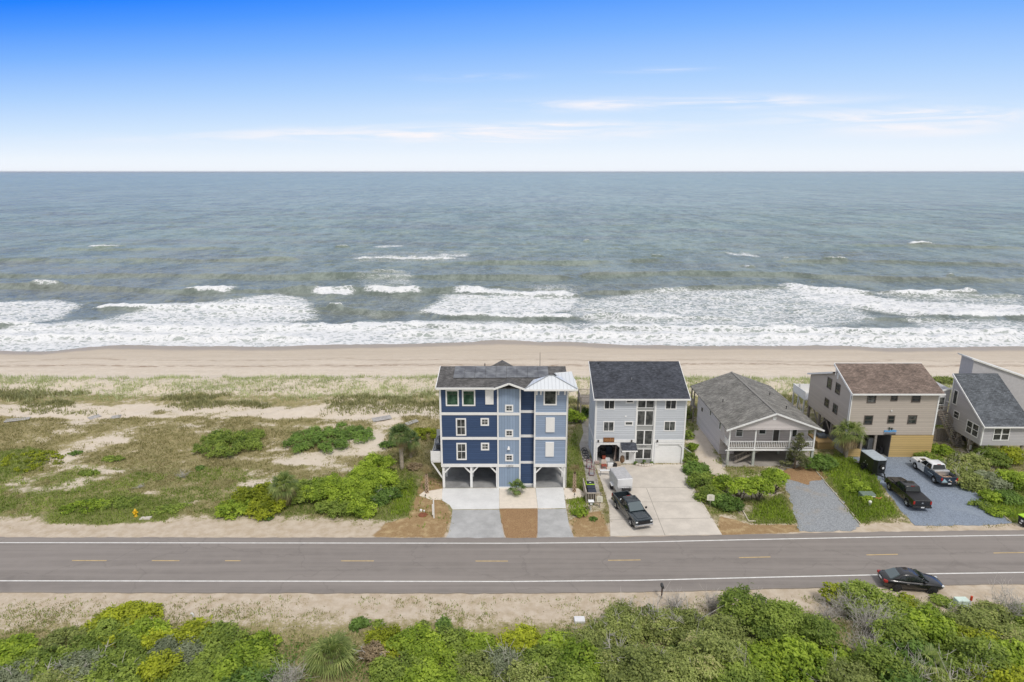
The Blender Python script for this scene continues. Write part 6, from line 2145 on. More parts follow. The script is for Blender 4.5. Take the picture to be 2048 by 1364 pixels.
def grasses():
    rng = np.random.default_rng(99)
    # pale grass on the dune crest
    X, Y = scatter(48000, -110, 110, 92.5, 104, rng, lambda x, y: np.clip(.25 + 1.5 * (fbm(x * .28, y * .35, 801) - .42), 0, 1) * np.interp(y, [92, 95, 100, 103.2, 104], [.2, .8, 1, 1, 0]) * off_houses(x, y))
    tufts('dune_grass', X, Y, rng.uniform(.3, .75, len(X)), LM['grass_p'], rng, 3, .045, .16, fbm(X * .2, Y * .2, 805))
    # darker clumps behind it
    X, Y = scatter(60000, -110, 110, 87.5, 97.5, rng, lambda x, y: np.clip((fbm(x * .13, y * .32, 811, 3) - .50) * 7, 0, 1) * np.interp(y, [87.5, 90.5, 92, 94.5, 97.5], [.2, .35, 1, 1, 0]) * off_houses(x, y))
    tufts('dune_scrub', X, Y, rng.uniform(.25, .7, len(X)), LM['scrub'], rng, 4, .06, .2)

    # dry grass over the lot
    def dl(x, y):
        v, g, m, w = cover(x, y)
        k = v + (fbm(x * 1.1, y * 1.1, 815, 3) - .5) * .9
        return np.clip((k - .45) * 2.6, 0, 1) * unpaved(x, y) * (1 - m * .8)
    X, Y = scatter(125000, -85, 75, 57.2, 90, rng, dl)
    v, g, m, w = cover(X, Y)
    gn = g + (fbm(X * .3, Y * .4, 821) - .5) * .7
    green = gn > .5
    tufts('scrub_grass', X[~green], Y[~green], rng.uniform(.12, .34, (~green).sum()), LM['grass_d'], rng, 3, .05, .15, fbm(X[~green] * .25, Y[~green] * .25, 831))
    tufts('weedy_grass', X[green], Y[green], rng.uniform(.12, .36, green.sum()), LM['grass_g'], rng, 3, .055, .15, fbm(X[green] * .3, Y[green] * .3, 841))
    # weeds creeping over the edges of the paving
    ex, ey = [], []
    for poly in PAVED:
        for i in range(len(poly)):
            a, b = poly[i], poly[(i + 1) % len(poly)]
            L = math.hypot(b[0] - a[0], b[1] - a[1])
            q = rng.random(int(L * 9))
            ex.append(a[0] + (b[0] - a[0]) * q + rng.normal(size=len(q)) * .16)
            ey.append(a[1] + (b[1] - a[1]) * q + rng.normal(size=len(q)) * .16)
    X, Y = np.concatenate(ex), np.concatenate(ey)
    k = (off_houses(X, Y) > 0) & (Y > 57) & (fbm(X * .6, Y * .6, 845) > .46)
    tufts('edge_weeds', X[k], Y[k], rng.uniform(.06, .2, k.sum()), LM['grass_d'], rng, 4, .04, .1)
    # rank growth on the lawn strip and by the bins
    for pts in ([(1645, 930), (1690, 905), (1745, 945), (1795, 1030), (1715, 1046)], [(780, 1030), (790, 985), (820, 955), (832, 975), (815, 1030)], [(1500, 1040), (1520, 1008), (1560, 992), (1588, 1042)], [(1940, 1000), (2060, 990), (2060, 1042), (2025, 1040)],
                [(1133, 995), (1172, 1000), (1176, 1025), (1140, 1030)]):
        poly = [P(a, b) for a, b in pts]
        xs = [q[0] for q in poly]
        ys = [q[1] for q in poly]
        X, Y = scatter(int((max(xs) - min(xs)) * (max(ys) - min(ys)) * 26), min(xs), max(xs), min(ys), max(ys), rng, lambda x, y: sstep(seg_dist(x, y, poly), -.2, .5))
        tufts('rank_grass', X, Y, rng.uniform(.18, .45, len(X)), LM['bright'], rng, 4, .06, .16, fbm(X * .5, Y * .5, 851))
    # verge this side of the road
    X, Y = scatter(95000, -48, 48, 36, 47.4, rng, lambda x, y: np.clip((fbm(x * .35, y * .55, 861) - .36) * 2.4, 0, 1) * np.interp(y, [36, 43, 44.8, 46, 47.2, 47.5], [1, 1, .8, .4, .28, 0]))
    half = rng.random(len(X)) < .68
    tufts('verge_grass', X[half], Y[half], rng.uniform(.06, .2, half.sum()), LM['grass_d'], rng, 3, .035, .12, fbm(X[half] * .4, Y[half] * .4, 871))
    tufts('verge_weeds', X[~half], Y[~half], rng.uniform(.08, .26, (~half).sum()), LM['olive'], rng, 4, .04, .12)
    # leafy undergrowth beneath the thicket
    n = 52000
    X = rng.uniform(-46, 46, n)
    Y = rng.uniform(30, 46, n)
    edge = np.interp(X, [-46, -36, -30, -22, -14, -9, -3, 2, 6, 10, 14, 20, 26, 32, 46], [41.5, 42, 44, 43.6, 42.2, 41.8, 42.4, 41.6, 42.0, 43.6, 44.6, 46.0, 45.6, 45, 44.6])
    gap = (np.abs(X + 13.2 - (42 - Y) * .12) < 1.0)
    k = (Y < edge - 1.2 * fbm(X * .5, Y * .5, 881)) & ~gap & (rng.random(n) < np.where(X > 5, .45, .8))
    X, Y = X[k], Y[k]
    hmax = np.interp(X, [-46, 0, 8, 20, 46], [.35, .35, .5, .8, .8]) * np.clip((edge[k] - Y) / 2.5, .15, 1)
    C = np.stack([X, Y, terr(X, Y) + .03 + hmax * rng.random(len(X))], -1)
    nn = unit(rng.normal(size=C.shape) * .6 + np.array([0, -.1, .8]))
    tone = np.clip(.5 * fbm(X * .5, Y * .5, 891) + .5 * rng.random(len(X)), 0, 1)
    V, F, T = leaf_quads(C, nn, .10, tone, rng)
    tag(np_mesh('undergrowth', V, F, LM['dark'], None, {'tint': ('FLOAT', T)}), kind='stuff')  # dark leaf tone stands in for shade in the gaps between crowns


grasses()
# ------------------------------------------------------------------ vehicles
def paint(name, col, rough=.25, coat=.6):
    return pbr(name, col, rough, .04, 1.5, .5, 0, 0, 40, coat)


P_DARK = paint('dark_slate_paint', (.020, .030, .038))
P_BLACK = paint('black_paint', (.010, .010, .011))
P_WHITE = paint('white_vehicle_paint', (.74, .75, .76))
P_NAVY = paint('navy_wrap', (.022, .038, .062))
AUTOGLASS, _t, _b = new_mat('tinted_car_glass')
_b.inputs['Base Color'].default_value = (.012, .016, .018, 1)
_b.inputs['Roughness'].default_value = .04
_b.inputs['Specular IOR Level'].default_value = .7
SCREENGLASS, _t, _b = new_mat('pale_windscreen_glass')
_b.inputs['Base Color'].default_value = (.10, .13, .14, 1)
_b.inputs['Roughness'].default_value = .05
_b.inputs['Specular IOR Level'].default_value = .8
TAILRED = pbr('red_tail_lamp', (.35, .02, .015), .25)
HEADL = pbr('clear_headlamp', (.72, .74, .74), .15, .05)
ALU = pbr('alloy_rim', (.58, .59, .60), .3, .1, metal=.7)
DARKRIM = pbr('dark_rim', (.03, .03, .032), .4)


def arch(cx, cz, r, n=9):
    return [(cx - r * math.cos(math.pi * k / n), cz + r * math.sin(math.pi * k / n)) for k in range(n + 1)]


def wheels(t, xs, y, r, w, rim):
    for x in xs:
        for s in (-1, 1):
            m = MB()
            m.lathe([(r * .62, -w / 2), (r * .93, -w / 2), (r, -w / 3), (r, w / 3), (r * .93, w / 2), (r * .62, w / 2)], (x, s * y, r), 20, 'y')
            o = m.build('wheel', RUBBER, t, True)
            m = MB()
            m.lathe([(r * .64, 0), (r * .60, s * .02), (r * .25, s * .035), (r * .12, s * .05)], (x, s * (y + w / 2 - .03), r), 16, 'y')
            for k in range(5):
                a = k * 2 * math.pi / 5
                m.bar((x, s * (y + w / 2), r), (x + r * .58 * math.cos(a), s * (y + w / 2), r + r * .58 * math.sin(a)), .06, .07)
            q = m.build('rim', rim, t)
            q.parent = o


def face_quad(m, c, u0, u1, v0, v1, off):
    """patch on the face with corners c = (bottom-left, bottom-right, top-right, top-left), lifted off it"""
    c = [Vector(p) for p in c]
    n = (c[1] - c[0]).cross(c[3] - c[0]).normalized()

    def at(u, v):
        a = c[0].lerp(c[1], u)
        b = c[3].lerp(c[2], u)
        return a.lerp(b, v)
    q = [at(u0, v0), at(u1, v0), at(u1, v1), at(u0, v1)]
    m.hexa([p - n * .03 for p in q], [p + n * off for p in q])


def greenhouse(t, b, tp, zb, zt, yb, yt, body, front_glass=None, doors=2, rear=True):
    """cabin: b=(rear x, front x) at the waist, tp the same at the roof"""
    m = MB()
    rb = [(b[0], -yb, zb), (b[1], -yb, zb), (b[1], yb, zb), (b[0], yb, zb)]
    rt = [(tp[0], -yt, zt), (tp[1], -yt, zt), (tp[1], yt, zt), (tp[0], yt, zt)]
    bm = bmesh.new()
    v = [bm.verts.new(p) for p in rb + rt]
    for f in [(0, 3, 2, 1), (4, 5, 6, 7), (0, 1, 5, 4), (1, 2, 6, 5), (2, 3, 7, 6), (3, 0, 4, 7)]:
        bm.faces.new([v[i] for i in f])
    bmesh.ops.bevel(bm, geom=[e for e in bm.edges if e.verts[0].co.z > zb + .01 or e.verts[1].co.z > zb + .01], offset=.09, segments=3, affect='EDGES', profile=.5, clamp_overlap=True)
    bm.verts.index_update()
    m.add([tuple(q.co) for q in bm.verts], [tuple(q.index for q in f.verts) for f in bm.faces])
    bm.free()
    cab = m.build('cab', body, t, True)
    for s in (-1, 1):
        c = ((b[0], -yb, zb), (b[1], -yb, zb), (tp[1], -yt, zt), (tp[0], -yt, zt)) if s < 0 else ((b[1], yb, zb), (b[0], yb, zb), (tp[0], yt, zt), (tp[1], yt, zt))
        cuts = [(.06, .47), (.51, .90)] if s < 0 else [(.10, .49), (.53, .94)]
        for u0, u1 in cuts:
            m = MB()
            face_quad(m, c, u0, u1, .12, .86, .012)
            g = m.build('side_window', AUTOGLASS, t)
    m = MB(); face_quad(m, ((b[1], -yb, zb), (b[1], yb, zb), (tp[1], yt, zt), (tp[1], -yt, zt)), .06, .94, .08, .92, .014); m.build('windscreen', front_glass or AUTOGLASS, t)
    m = MB(); face_quad(m, ((b[0], yb, zb), (b[0], -yb, zb), (tp[0], -yt, zt), (tp[0], yt, zt)), .07, .93, .18, .9, .014); m.build('rear_window', (front_glass or AUTOGLASS) if rear == 'pale' else AUTOGLASS, t)
    return cab


def pickup(label, loc, hdg, body, rear_body=None, rim=ALU, cover=None, front_glass=None, chrome=True):
    t = thing('pickup_truck', loc, label, 'pickup', hdg)
    rear_body = rear_body or body
    hw = .99
    tuck = lambda x, y, z: (x, y * (1 - .05 * max(0, z - .85) / .4 - .03 * max(0, .7 - z) / .3) * (1 - .05 * max(0, abs(x) - 2.3) / .6), z)
    fr = [(.2, .44), (1.36, .42)] + arch(1.87, .42, .50) + [(2.4, .45), (2.88, .55), (2.94, .85), (2.86, 1.06), (2.25, 1.15), (1.3, 1.2), (.2, 1.21)]
    rr = [(-2.92, .58), (-2.3, .48)] + arch(-1.78, .42, .50) + [(-1.26, .42), (.2, .44), (.2, 1.21), (-.95, 1.22), (-1.0, 1.28), (-2.92, 1.28)]
    for nm, prof, mt in (('front_body', fr, body), ('rear_body', rr, rear_body)):
        m = MB(); m.fn = tuck
        m.prism(prof, 'y', -hw, -hw + .13); m.prism(prof, 'y', hw - .13, hw)
        if nm == 'front_body':
            m.rbox(1.25, 2.9, -.87, .87, .5, 1.14, .05); m.rbox(.2, 1.3, -.87, .87, .5, 1.2, .03, 1)
            m.rbox(1.25, 2.62, -.62, .62, 1.1, 1.19, .04)
        else:
            m.box(-.98, .2, -.87, .87, .5, 1.2); m.box(-2.85, -.98, -.87, .87, .5, .72); m.rbox(-2.93, -2.84, -.93, .93, .60, 1.275, .02, 1)
        m.build(nm, mt, t)
    greenhouse(t, (-1.0, 1.32), (-.8, .45), 1.2, 1.9, .90, .72, body, front_glass)
    m = MB(); m.fn = tuck
    m.rbox(-2.86, -1.0, -.84, .84, 1.255, 1.292, .01, 1) if cover else m.box(-2.82, -1.02, -.82, .82, .721, .74)
    m.build('bed_cover' if cover else 'bed_liner', BLACK, t)
    m = MB(); m.rbox(2.82, 3.02, -.97, .97, .45, .68, .05, 2); m.build('front_bumper', DARKRIM if not chrome else CHROME, t)
    m = MB(); m.rbox(-3.05, -2.88, -.96, .96, .46, .66, .04, 2); m.build('rear_bumper', DARKRIM, t)
    m = MB(); m.box(2.86, 2.965, -.62, .62, .70, 1.02); m.build('grille', BLACK, t)
    for s in (-1, 1):
        m = MB(); m.rbox(2.74, 2.955, min(s * .66, s * .9), max(s * .66, s * .9), .86, 1.0, .03, 1); m.build('headlight', HEADL, t)
        m = MB(); m.rbox(-2.965, -2.86, min(s * .76, s * .94), max(s * .76, s * .94), .85, 1.2, .02, 1); m.build('tail_light', TAILRED, t)
        m = MB(); m.rbox(1.0, 1.14, min(s * .98, s * 1.2), max(s * .98, s * 1.2), 1.26, 1.48, .04, 1); m.build('mirror', BLACK, t)
        m = MB(); m.box(.35, .52, min(s * .96, s * .985), max(s * .96, s * .985), 1.02, 1.06); m.box(-.6, -.43, min(s * .96, s * .985), max(s * .96, s * .985), 1.02, 1.06); m.build('door_handles', BLACK if not chrome else CHROME, t)
    m = MB(); m.box(-3.065, -3.04, -.17, .17, .50, .63); m.build('number_plate', P_WHITE, t)
    m = MB(); m.box(-.84, -.80, -.2, .2, 1.86, 1.9); m.build('brake_lamp', TAILRED, t)
    wheels(t, (-1.78, 1.87), .86, .41, .27, rim)
    return t


d1 = R(-75)
tr = pickup('dark slate pickup parked nose to the road on the old concrete driveway', (12.33, 60.55, .03), d1, P_DARK, rim=ALU, front_glass=SCREENGLASS)
m = MB(); m.rbox(-1.75, -1.12, -.55, .6, .75, 1.12, .03, 1); o = m.build('packing_board', pbr('white_board', (.72, .73, .73), .6)); obj_at(o, (12.33, 60.55, .03), d1); tag(o, 'white flat board lying in the bed of the dark slate pickup', 'board')

t = pickup('black pickup with covered bed parked tail to the road on blue-grey gravel', (42.98, 64.25, .02), R(87), P_BLACK, cover=True, chrome=False)
m = MB(); m.rbox(-.1, .35, -.5, .5, 1.897, 1.91, .004, 1); m.build('sunroof', AUTOGLASS, t)
m = MB(); m.prism([(-.1, 1.06), (.1, 1.06), (.06, .92), (-.06, .92)], 'x', -2.945, -2.936) if False else m.box(-2.945, -2.93, -.09, .09, .93, 1.07); m.build('tailgate_emblem', CHROME, t)

t = pickup('white and navy pickup with debris in its bed, parked by the right-hand bank', (49.15, 69.6, .02), R(89.5), P_WHITE, P_NAVY, chrome=False)
m = MB()
for y, x0 in ((.978, -.1), (-.978, -.1)):
    pass
m.box(-.1, .3, -.995, -.975, .6, 1.0); m.build('sill_wrap', P_NAVY, t)
m = MB(); m.rbox(-1.55, -1.05, -.88, .88, .80, 1.42, .04, 1); m.build('tool_box', ALU, t)
m = MB(); m.prism([(.15, .66), (.85, .66), (.6, 1.12)], 'x', -2.95, -2.936); m.fn = None; m.build('tailgate_decal', pbr('pale_blue_decal', (.36, .50, .56), .5), t)
m = MB(); m.prism([(-.12, .9), (.12, .9), (.0, 1.06)], 'x', -2.95, -2.936); m.build('tailgate_emblem', P_WHITE, t)
m = MB()
for k in range(5):
    m.box(-1.5 + k * .2, -1.38 + k * .2, .982, .996, .86, .94 + .03 * (k % 2))
m.build('side_lettering', pbr('pale_blue_lettering', (.45, .55, .6), .5), t)
m = MB(); m.rbox(1.35, 2.3, -.32, .32, 1.16, 1.2, .02, 1); m.build('hood_panel', P_BLACK, t)
rng = random.Random(4)
m = MB()
for k in range(26):
    x, y = rng.uniform(-2.7, -1.75), rng.uniform(-.7, .7)
    a = rng.uniform(0, 3.14)
    l = rng.uniform(.15, .5)
    z = .78 + rng.uniform(0, .32)
    m.bar((x - l * math.cos(a), y - l * math.sin(a) * .6, z - .03), (x + l * math.cos(a) * .4, y + l * math.sin(a) * .6, z + .1), .12, .05)
m.rbox(-2.75, -1.7, -.75, .75, .74, .86, .05, 1)
o = m.build('debris_heap', pbr('broken_timber', (.50, .36, .25), .9, .4, 8)); obj_at(o, (49.15, 69.6, .02), R(89.5)); tag(o, 'heap of broken timber scraps in the bed of the white and navy pickup', 'debris')


def loft(m, rings, close=True):
    """skin over rings of equal length"""
    n = len(rings[0])
    vs = [p for r in rings for p in r]
    fs = [(i * n + k, i * n + (k + 1) % n, (i + 1) * n + (k + 1) % n, (i + 1) * n + k) for i in range(len(rings) - 1) for k in range(n)]
    if close:
        fs += [tuple(reversed(range(n))), tuple(range((len(rings) - 1) * n, len(rings) * n))]
    m.add(vs, fs)


def sedan():
    t = thing('sedan_car', (34.15, 48.72, .0), 'black sedan parked on the sandy verge on the near side of the road', 'car', R(-7))
    st = [(-2.44, .60, .50, .86), (-2.36, .74, .38, .97), (-1.95, .86, .30, 1.03), (-1.4, .905, .26, 1.03), (-.6, .92, .25, .99), (.2, .92, .25, .97), (.95, .91, .25, .96), (1.5, .90, .27, .92), (2.0, .85, .29, .85), (2.3, .72, .34, .75), (2.44, .50, .44, .64)]
    rings = []
    for x, w, zb, zd in st:
        half = [(w * .80, zb), (w * .97, zb + .10), (w, .55), (w * .985, zd - .20), (w * .93, zd - .07), (w * .72, zd - .01), (w * .35, zd + .015)]
        rings.append([(x, y, z) for y, z in half] + [(x, -y, z) for y, z in reversed(half)])
    m = MB(); loft(m, rings); m.build('body', P_BLACK, t, True)
    m = MB()
    for x in (-1.42, 1.42):
        for s in (-1, 1):
            m.lathe([(.385, 0), (.385, .012)], (x, s * .905 - (0 if s > 0 else .012), .36), 20, 'y')
    m.build('wheel_arches', RUBBER, t)
    rings = []
    for f in (0, .3, .6, .82, .95, 1.0):
        z = .95 + .53 * math.sin(f * math.pi / 2) ** 1.0 if f < 1 else 1.485
        z = .95 + .535 * f
        g = f if f < .9 else .9 + (f - .9) * 2.5
        xa, xb = -2.0 + 1.02 * g ** 1.1, 1.2 - 1.12 * g ** .95
        w = .80 - .20 * g
        cx, hx = (xa + xb) / 2, (xb - xa) / 2
        rings.append([(cx + hx * math.copysign(abs(math.cos(a)) ** .5, math.cos(a)), w * math.copysign(abs(math.sin(a)) ** .42, math.sin(a)), z) for a in [k * 2 * math.pi / 28 for k in range(28)]])
    m = MB(); loft(m, rings); m.build('cab', P_BLACK, t, True)
    for s in (-1, 1):
        for x0, x1, x2, x3 in ((-1.35, -.38, -.42, -1.0), (-.30, .86, .22, -.34)):
            q = [(x0, .795, 1.0), (x1, .795, 1.0), (x2, .645, 1.38), (x3, .645, 1.38)]
            m = MB(); m.add([(a, s * b_, c) for a, b_, c in q] + [(a, s * (b_ - .06), c) for a, b_, c in q], [(0, 1, 2, 3), (7, 6, 5, 4), (0, 4, 5, 1), (1, 5, 6, 2), (2, 6, 7, 3), (3, 7, 4, 0)]); m.build('side_window', AUTOGLASS, t)
    for nm, q in (('windscreen', [(1.14, -.62, 1.0), (1.14, .62, 1.0), (.36, .5, 1.40), (.36, -.5, 1.40)]), ('rear_window', [(-1.90, .62, 1.02), (-1.90, -.62, 1.02), (-1.20, -.5, 1.41), (-1.20, .5, 1.41)])):
        d = .03 if nm == 'windscreen' else -.03
        m = MB(); m.add([(a + d, b_, c + .02) for a, b_, c in q] + [(a - 3 * d, b_, c - .04) for a, b_, c in q], [(0, 1, 2, 3), (7, 6, 5, 4), (0, 4, 5, 1), (1, 5, 6, 2), (2, 6, 7, 3), (3, 7, 4, 0)]); m.build(nm, SCREENGLASS if nm == 'rear_window' else AUTOGLASS, t)
    for s in (-1, 1):
        m = MB(); m.rbox(-2.45, -2.15, min(s * .5, s * .80), max(s * .5, s * .80), .72, .94, .05, 2); m.build('tail_light', TAILRED, t)
        m = MB(); m.rbox(2.1, 2.38, min(s * .5, s * .74), max(s * .5, s * .74), .60, .73, .04, 2); m.build('headlight', HEADL, t)
        m = MB(); m.rbox(.66, .84, min(s * .82, s * 1.02), max(s * .82, s * 1.02), .98, 1.12, .04, 2); m.build('mirror', P_BLACK, t)
        for x in (-.7, .3):
            m = MB(); m.box(x, x + .2, min(s * .9, s * .935), max(s * .9, s * .935), .80, .83); m.build('door_handle', CHROME, t)
    m = MB(); m.box(-2.475, -2.43, -.22, .22, .70, .83); m.build('number_plate', P_WHITE, t)
    m = MB(); m.box(2.40, 2.455, -.42, .42, .44, .6); m.build('grille', DARKRIM, t)
    wheels(t, (-1.42, 1.42), .81, .33, .23, DARKRIM)


sedan()


def box_trailer(label, loc, hdg, L, Wd, z0, z1, side, top, nose, ax, spare, white):
    t = thing('cargo_trailer', loc, label, 'trailer', hdg)
    m = MB()
    h = L / 2
    nose_l = .35
    pts = [(-h, -Wd / 2), (h - nose_l, -Wd / 2), (h, -Wd / 2 * .55), (h, Wd / 2 * .55), (h - nose_l, Wd / 2), (-h, Wd / 2)] if not white else [(-h, -Wd / 2), (h, -Wd / 2), (h, Wd / 2), (-h, Wd / 2)]
    n = len(pts)
    m.add([(x, y, z0) for x, y in pts] + [(x, y, z1) for x, y in pts], [tuple(reversed(range(n))), tuple(range(n, 2 * n))] + [(i, (i + 1) % n, (i + 1) % n + n, i + n) for i in range(n)])
    m.build('box', side, t)
    m = MB()
    e = .03
    m.add([(x * 1.005, y * 1.01, z1 + .004) for x, y in pts] + [(x * .99, y * .92, z1 + .07) for x, y in pts], [tuple(reversed(range(n))), tuple(range(n, 2 * n))] + [(i, (i + 1) % n, (i + 1) % n + n, i + n) for i in range(n)])
    for k in range(1, 5):
        x = -h + L * k / 5
        m.box(x - .02, x + .02, -Wd * .45, Wd * .45, z1 + .06, z1 + .085)
    m.build('roof', top, t)
    m = MB()
    for s in (-1, 1):
        m.bar((h - .1, s * .5, z0 - .05), (h + 1.0, 0, z0 - .05), .08, .1)
    m.bar((h + .95, 0, z0 - .05), (h + 1.2, 0, z0 - .02), .1, .1); m.tube([(h + .8, 0, .02), (h + .8, 0, z0 + .35)], .04, 8)
    m.build('tongue', DARKRIM, t)
    for s in (-1, 1):
        for x in ax:
            mm = MB(); mm.lathe([(.18, -.1), (.31, -.1), (.33, -.05), (.33, .05), (.31, .1), (.18, .1)], (x, s * (Wd / 2 + .12), .33), 18, 'y'); o = mm.build('wheel', RUBBER, t, True)
            mm = MB(); mm.lathe([(.19, 0), (.1, s * .04)], (x, s * (Wd / 2 + .17), .33), 14, 'y'); q = mm.build('rim', ALU, t); q.parent = o
            mm = MB(); y0, y1 = sorted((s * Wd / 2, s * (Wd / 2 + .26)))
            mm.prism([(x - .45, .62), (x - .3, .74), (x + .3, .74), (x + .45, .62), (x + .45, .58), (x - .45, .58)], 'y', y0, y1); mm.build('fender', nose if white else side, t)
    if spare:
        mm = MB(); mm.lathe([(.18, -.08), (.31, -.08), (.33, 0), (.31, .08), (.18, .08)], (h + .1, .12, z0 + .75), 18, 'x'); o = mm.build('spare_wheel', RUBBER, t, True)
        mm = MB(); mm.lathe([(.2, 0), (.06, .05)], (h + .16, .12, z0 + .75), 14, 'x'); q = mm.build('rim', P_WHITE, t); q.parent = o
    return t


t = box_trailer('white box trailer standing behind the dark slate pickup on the concrete driveway', (12.15, 66.35, .03), R(-81), 2.75, 1.75, .45, 1.95, pbr('white_trailer_side', (.60, .61, .61), .5), pbr('trailer_roof_grey', (.46, .46, .47), .5), P_WHITE, (-.2,), False, True)
m = MB(); m.rbox(1.36, 1.48, -.86, .86, 1.0, 1.98, .06, 2); m.build('front_panel', P_WHITE, t)
m = MB(); m.rbox(1.38, 1.5, -.8, .8, .46, .98, .03, 1); m.build('lower_front_panel', STEEL, t)
m = MB(); m.rbox(1.5, 1.75, -.35, .6, .55, .95, .03, 1); m.build('tongue_box', DARKRIM, t)
t = box_trailer('black enclosed trailer with pale roof and open ramp by the tan house', (42.82, 70.85, .02), R(-86), 2.9, 1.62, .42, 2.05, paint('black_trailer_skin', (.012, .014, .013), .35, .3), pbr('pale_blue_trailer_roof', (.40, .45, .49), .45, .1), P_BLACK, (-.5,), True, False)
m = MB(); m.hexa([(-1.45, -.75, .40), (-1.45, .75, .40), (-2.6, .75, .03), (-2.6, -.75, .03)], [(-1.45, -.75, .46), (-1.45, .75, .46), (-2.6, .75, .09), (-2.6, -.75, .09)]); m.build('ramp_door', STEEL, t)
m = MB(); m.lathe([(.05, 0), (.05, .02)], (-.3, -.825, 1.25), 10, 'y'); m.lathe([(.05, 0), (.05, .02)], (.1, -.825, 1.0), 10, 'y'); m.lathe([(.05, 0), (.05, .02)], (-.55, -.825, .95), 10, 'y'); m.build('side_stickers', P_WHITE, t)
# ------------------------------------------------------------------ small things
def prop(name, mb, mat, label, cat, group=None, smooth=False):
    """thing of one mesh: its geometry is written in world coordinates"""
    return tag(mb.build(name, mat, None, smooth), label, cat, group)


YEL = pbr('hydrant_yellow', (.70, .42, .01), .45, .1)
p = G(272, 1033)
t = thing('fire_hydrant', p, 'yellow fire hydrant in the green weeds beside the road', 'hydrant')
m = MB(); m.lathe([(.20, 0), (.20, .05), (.13, .06), (.13, .55), (.17, .56), (.17, .62), (.13, .64)], n=14); m.build('barrel', YEL, t, True)
m = MB(); m.lathe([(.15, .64), (.14, .72), (.09, .80), (.04, .83), (.04, .90), (.0, .90)], n=14); m.build('bonnet', YEL, t, True)
for s in (-1, 1):
    m = MB(); m.lathe([(.075, 0), (.075, s * .16), (.04, s * .2)], (s * .1, 0, .48), 10, 'x'); m.build('side_nozzle', YEL, t)
m = MB(); m.lathe([(.10, 0), (.10, -.17), (.05, -.21)], (0, -.09, .44), 10, 'y'); m.build('front_nozzle', YEL, t)
p = G(292, 1037)
m = MB(); m.slab([(p[0] - .55, p[1] - .3, p[2] + .12), (p[0] + .55, p[1] - .2, p[2] + .12), (p[0] + .5, p[1] + .3, p[2] + .12), (p[0] - .5, p[1] + .2, p[2] + .1)], .14); prop('concrete_pad', m, CONC_OLD, 'pale concrete pad on the ground just right of the hydrant', 'concrete pad')

# white sign post, utility cover and pipe stubs at the left of the new driveway
p = G(868, 1036)
t = thing('sign_post', p, 'white real-estate style post with arm beside the left new driveway', 'post')
m = MB(); m.box(-.06, .06, -.06, .06, -.1, 2.0); m.prism([(-.06, 2.0), (.06, 2.0), (0, 2.1)], 'y', -.06, .06); m.build('post', WHITE, t)
m = MB(); m.box(-.16, -.06, -.035, .035, .35, 1.55); m.build('panel', WHITE, t)
p = G(846, 1030)
m = MB(); m.lathe([(.48, -.05), (.48, .05), (.42, .08), (.1, .10)], (p[0], p[1], p[2]), 20); prop('access_cover', m, pbr('rust_brown_cover', (.22, .075, .035), .7, .2), 'round rust-brown cover in the mulch left of the new driveway', 'access cover')
for px, py, lab in ((842, 1022, 'wider white pipe cap just above the rust-brown cover'), (848.5, 1023.5, 'smaller white pipe cap right above the rust-brown cover')):
    p = G(px, py)
    m = MB(); r = .14 if px < 845 else .09; m.lathe([(r, -.05), (r, .16), (r * .6, .2)], p, 12); prop('cleanout_pipe', m, WHITE, lab, 'pipe cap')
for px, py, lab in ((851, 996, 'small black path light in the sand bed left of the blue house'), (1149, 994, 'small black path light in the sand bed right of the blue house')):
    p = G(px, py)
    t = thing('path_light', p, lab, 'path light', group='path lights in the sand beds')
    m = MB(); m.lathe([(.02, -.05), (.02, .3)], n=6); m.build('stake', BLACK, t)
    m = MB(); m.lathe([(.07, .3), (.07, .4), (.02, .44)], n=8); m.build('lamp_head', BLACK, t)

# things round the ice-grey house
p = P(1243, 925)
m = MB(); m.lathe([(.22, 0), (.36, .25), (.40, .6), (.34, .95), (.2, 1.12), (.22, 1.22)], (p[0], p[1] - .1, .03), 16); prop('garden_urn', m, pbr('brown_glazed_urn', (.22, .13, .07), .4, .35, 3), 'big brown glazed urn between the open garage and the front door', 'urn', smooth=True)
STONE = pbr('pale_rocks', (.55, .50, .44), .9, .25, 4)
rng = random.Random(8)
RL = ['pale rock at the left end of the rock border under the stair windows', 'second pale rock from the left under the stair windows', 'third pale rock from the left under the stair windows', 'middle pale rock of the border under the stair windows', 'fifth pale rock from the left under the stair windows', 'sixth pale rock from the left under the stair windows', 'pale rock at the right end of the border under the stair windows']
for k in range(7):
    x, y = 15.15 + k * .3, 72.55 - .32 * math.sin(k / 6 * math.pi)
    bm = bmesh.new(); bmesh.ops.create_icosphere(bm, subdivisions=2, radius=.22)
    for v in bm.verts:
        v.co *= 1 + rng.uniform(-.18, .18); v.co.z *= .7
    me = bpy.data.meshes.new('border_rock'); bm.to_mesh(me); bm.free(); me.materials.append(STONE)
    o = bpy.data.objects.new('border_rock', me); COL.objects.link(o); o.location = (x, y, .12); tag(o, RL[k], 'rock', 'border rocks under the stair windows')
for x, lab, sd in ((15.0, 'small dark plant at the left of the rock border under the stair windows', 61), (16.05, 'small dark upright plant in the middle of the rock border', 62), (17.0, 'small dark plant at the right of the rock border by the garage door', 63)):
    shrub('potted_shrub', 'shrub', lab, x, 72.72, .22, .16, .9 if sd == 62 else .6, 'dark', leaf=.06, nl=6, lobe=.16, seed=sd)
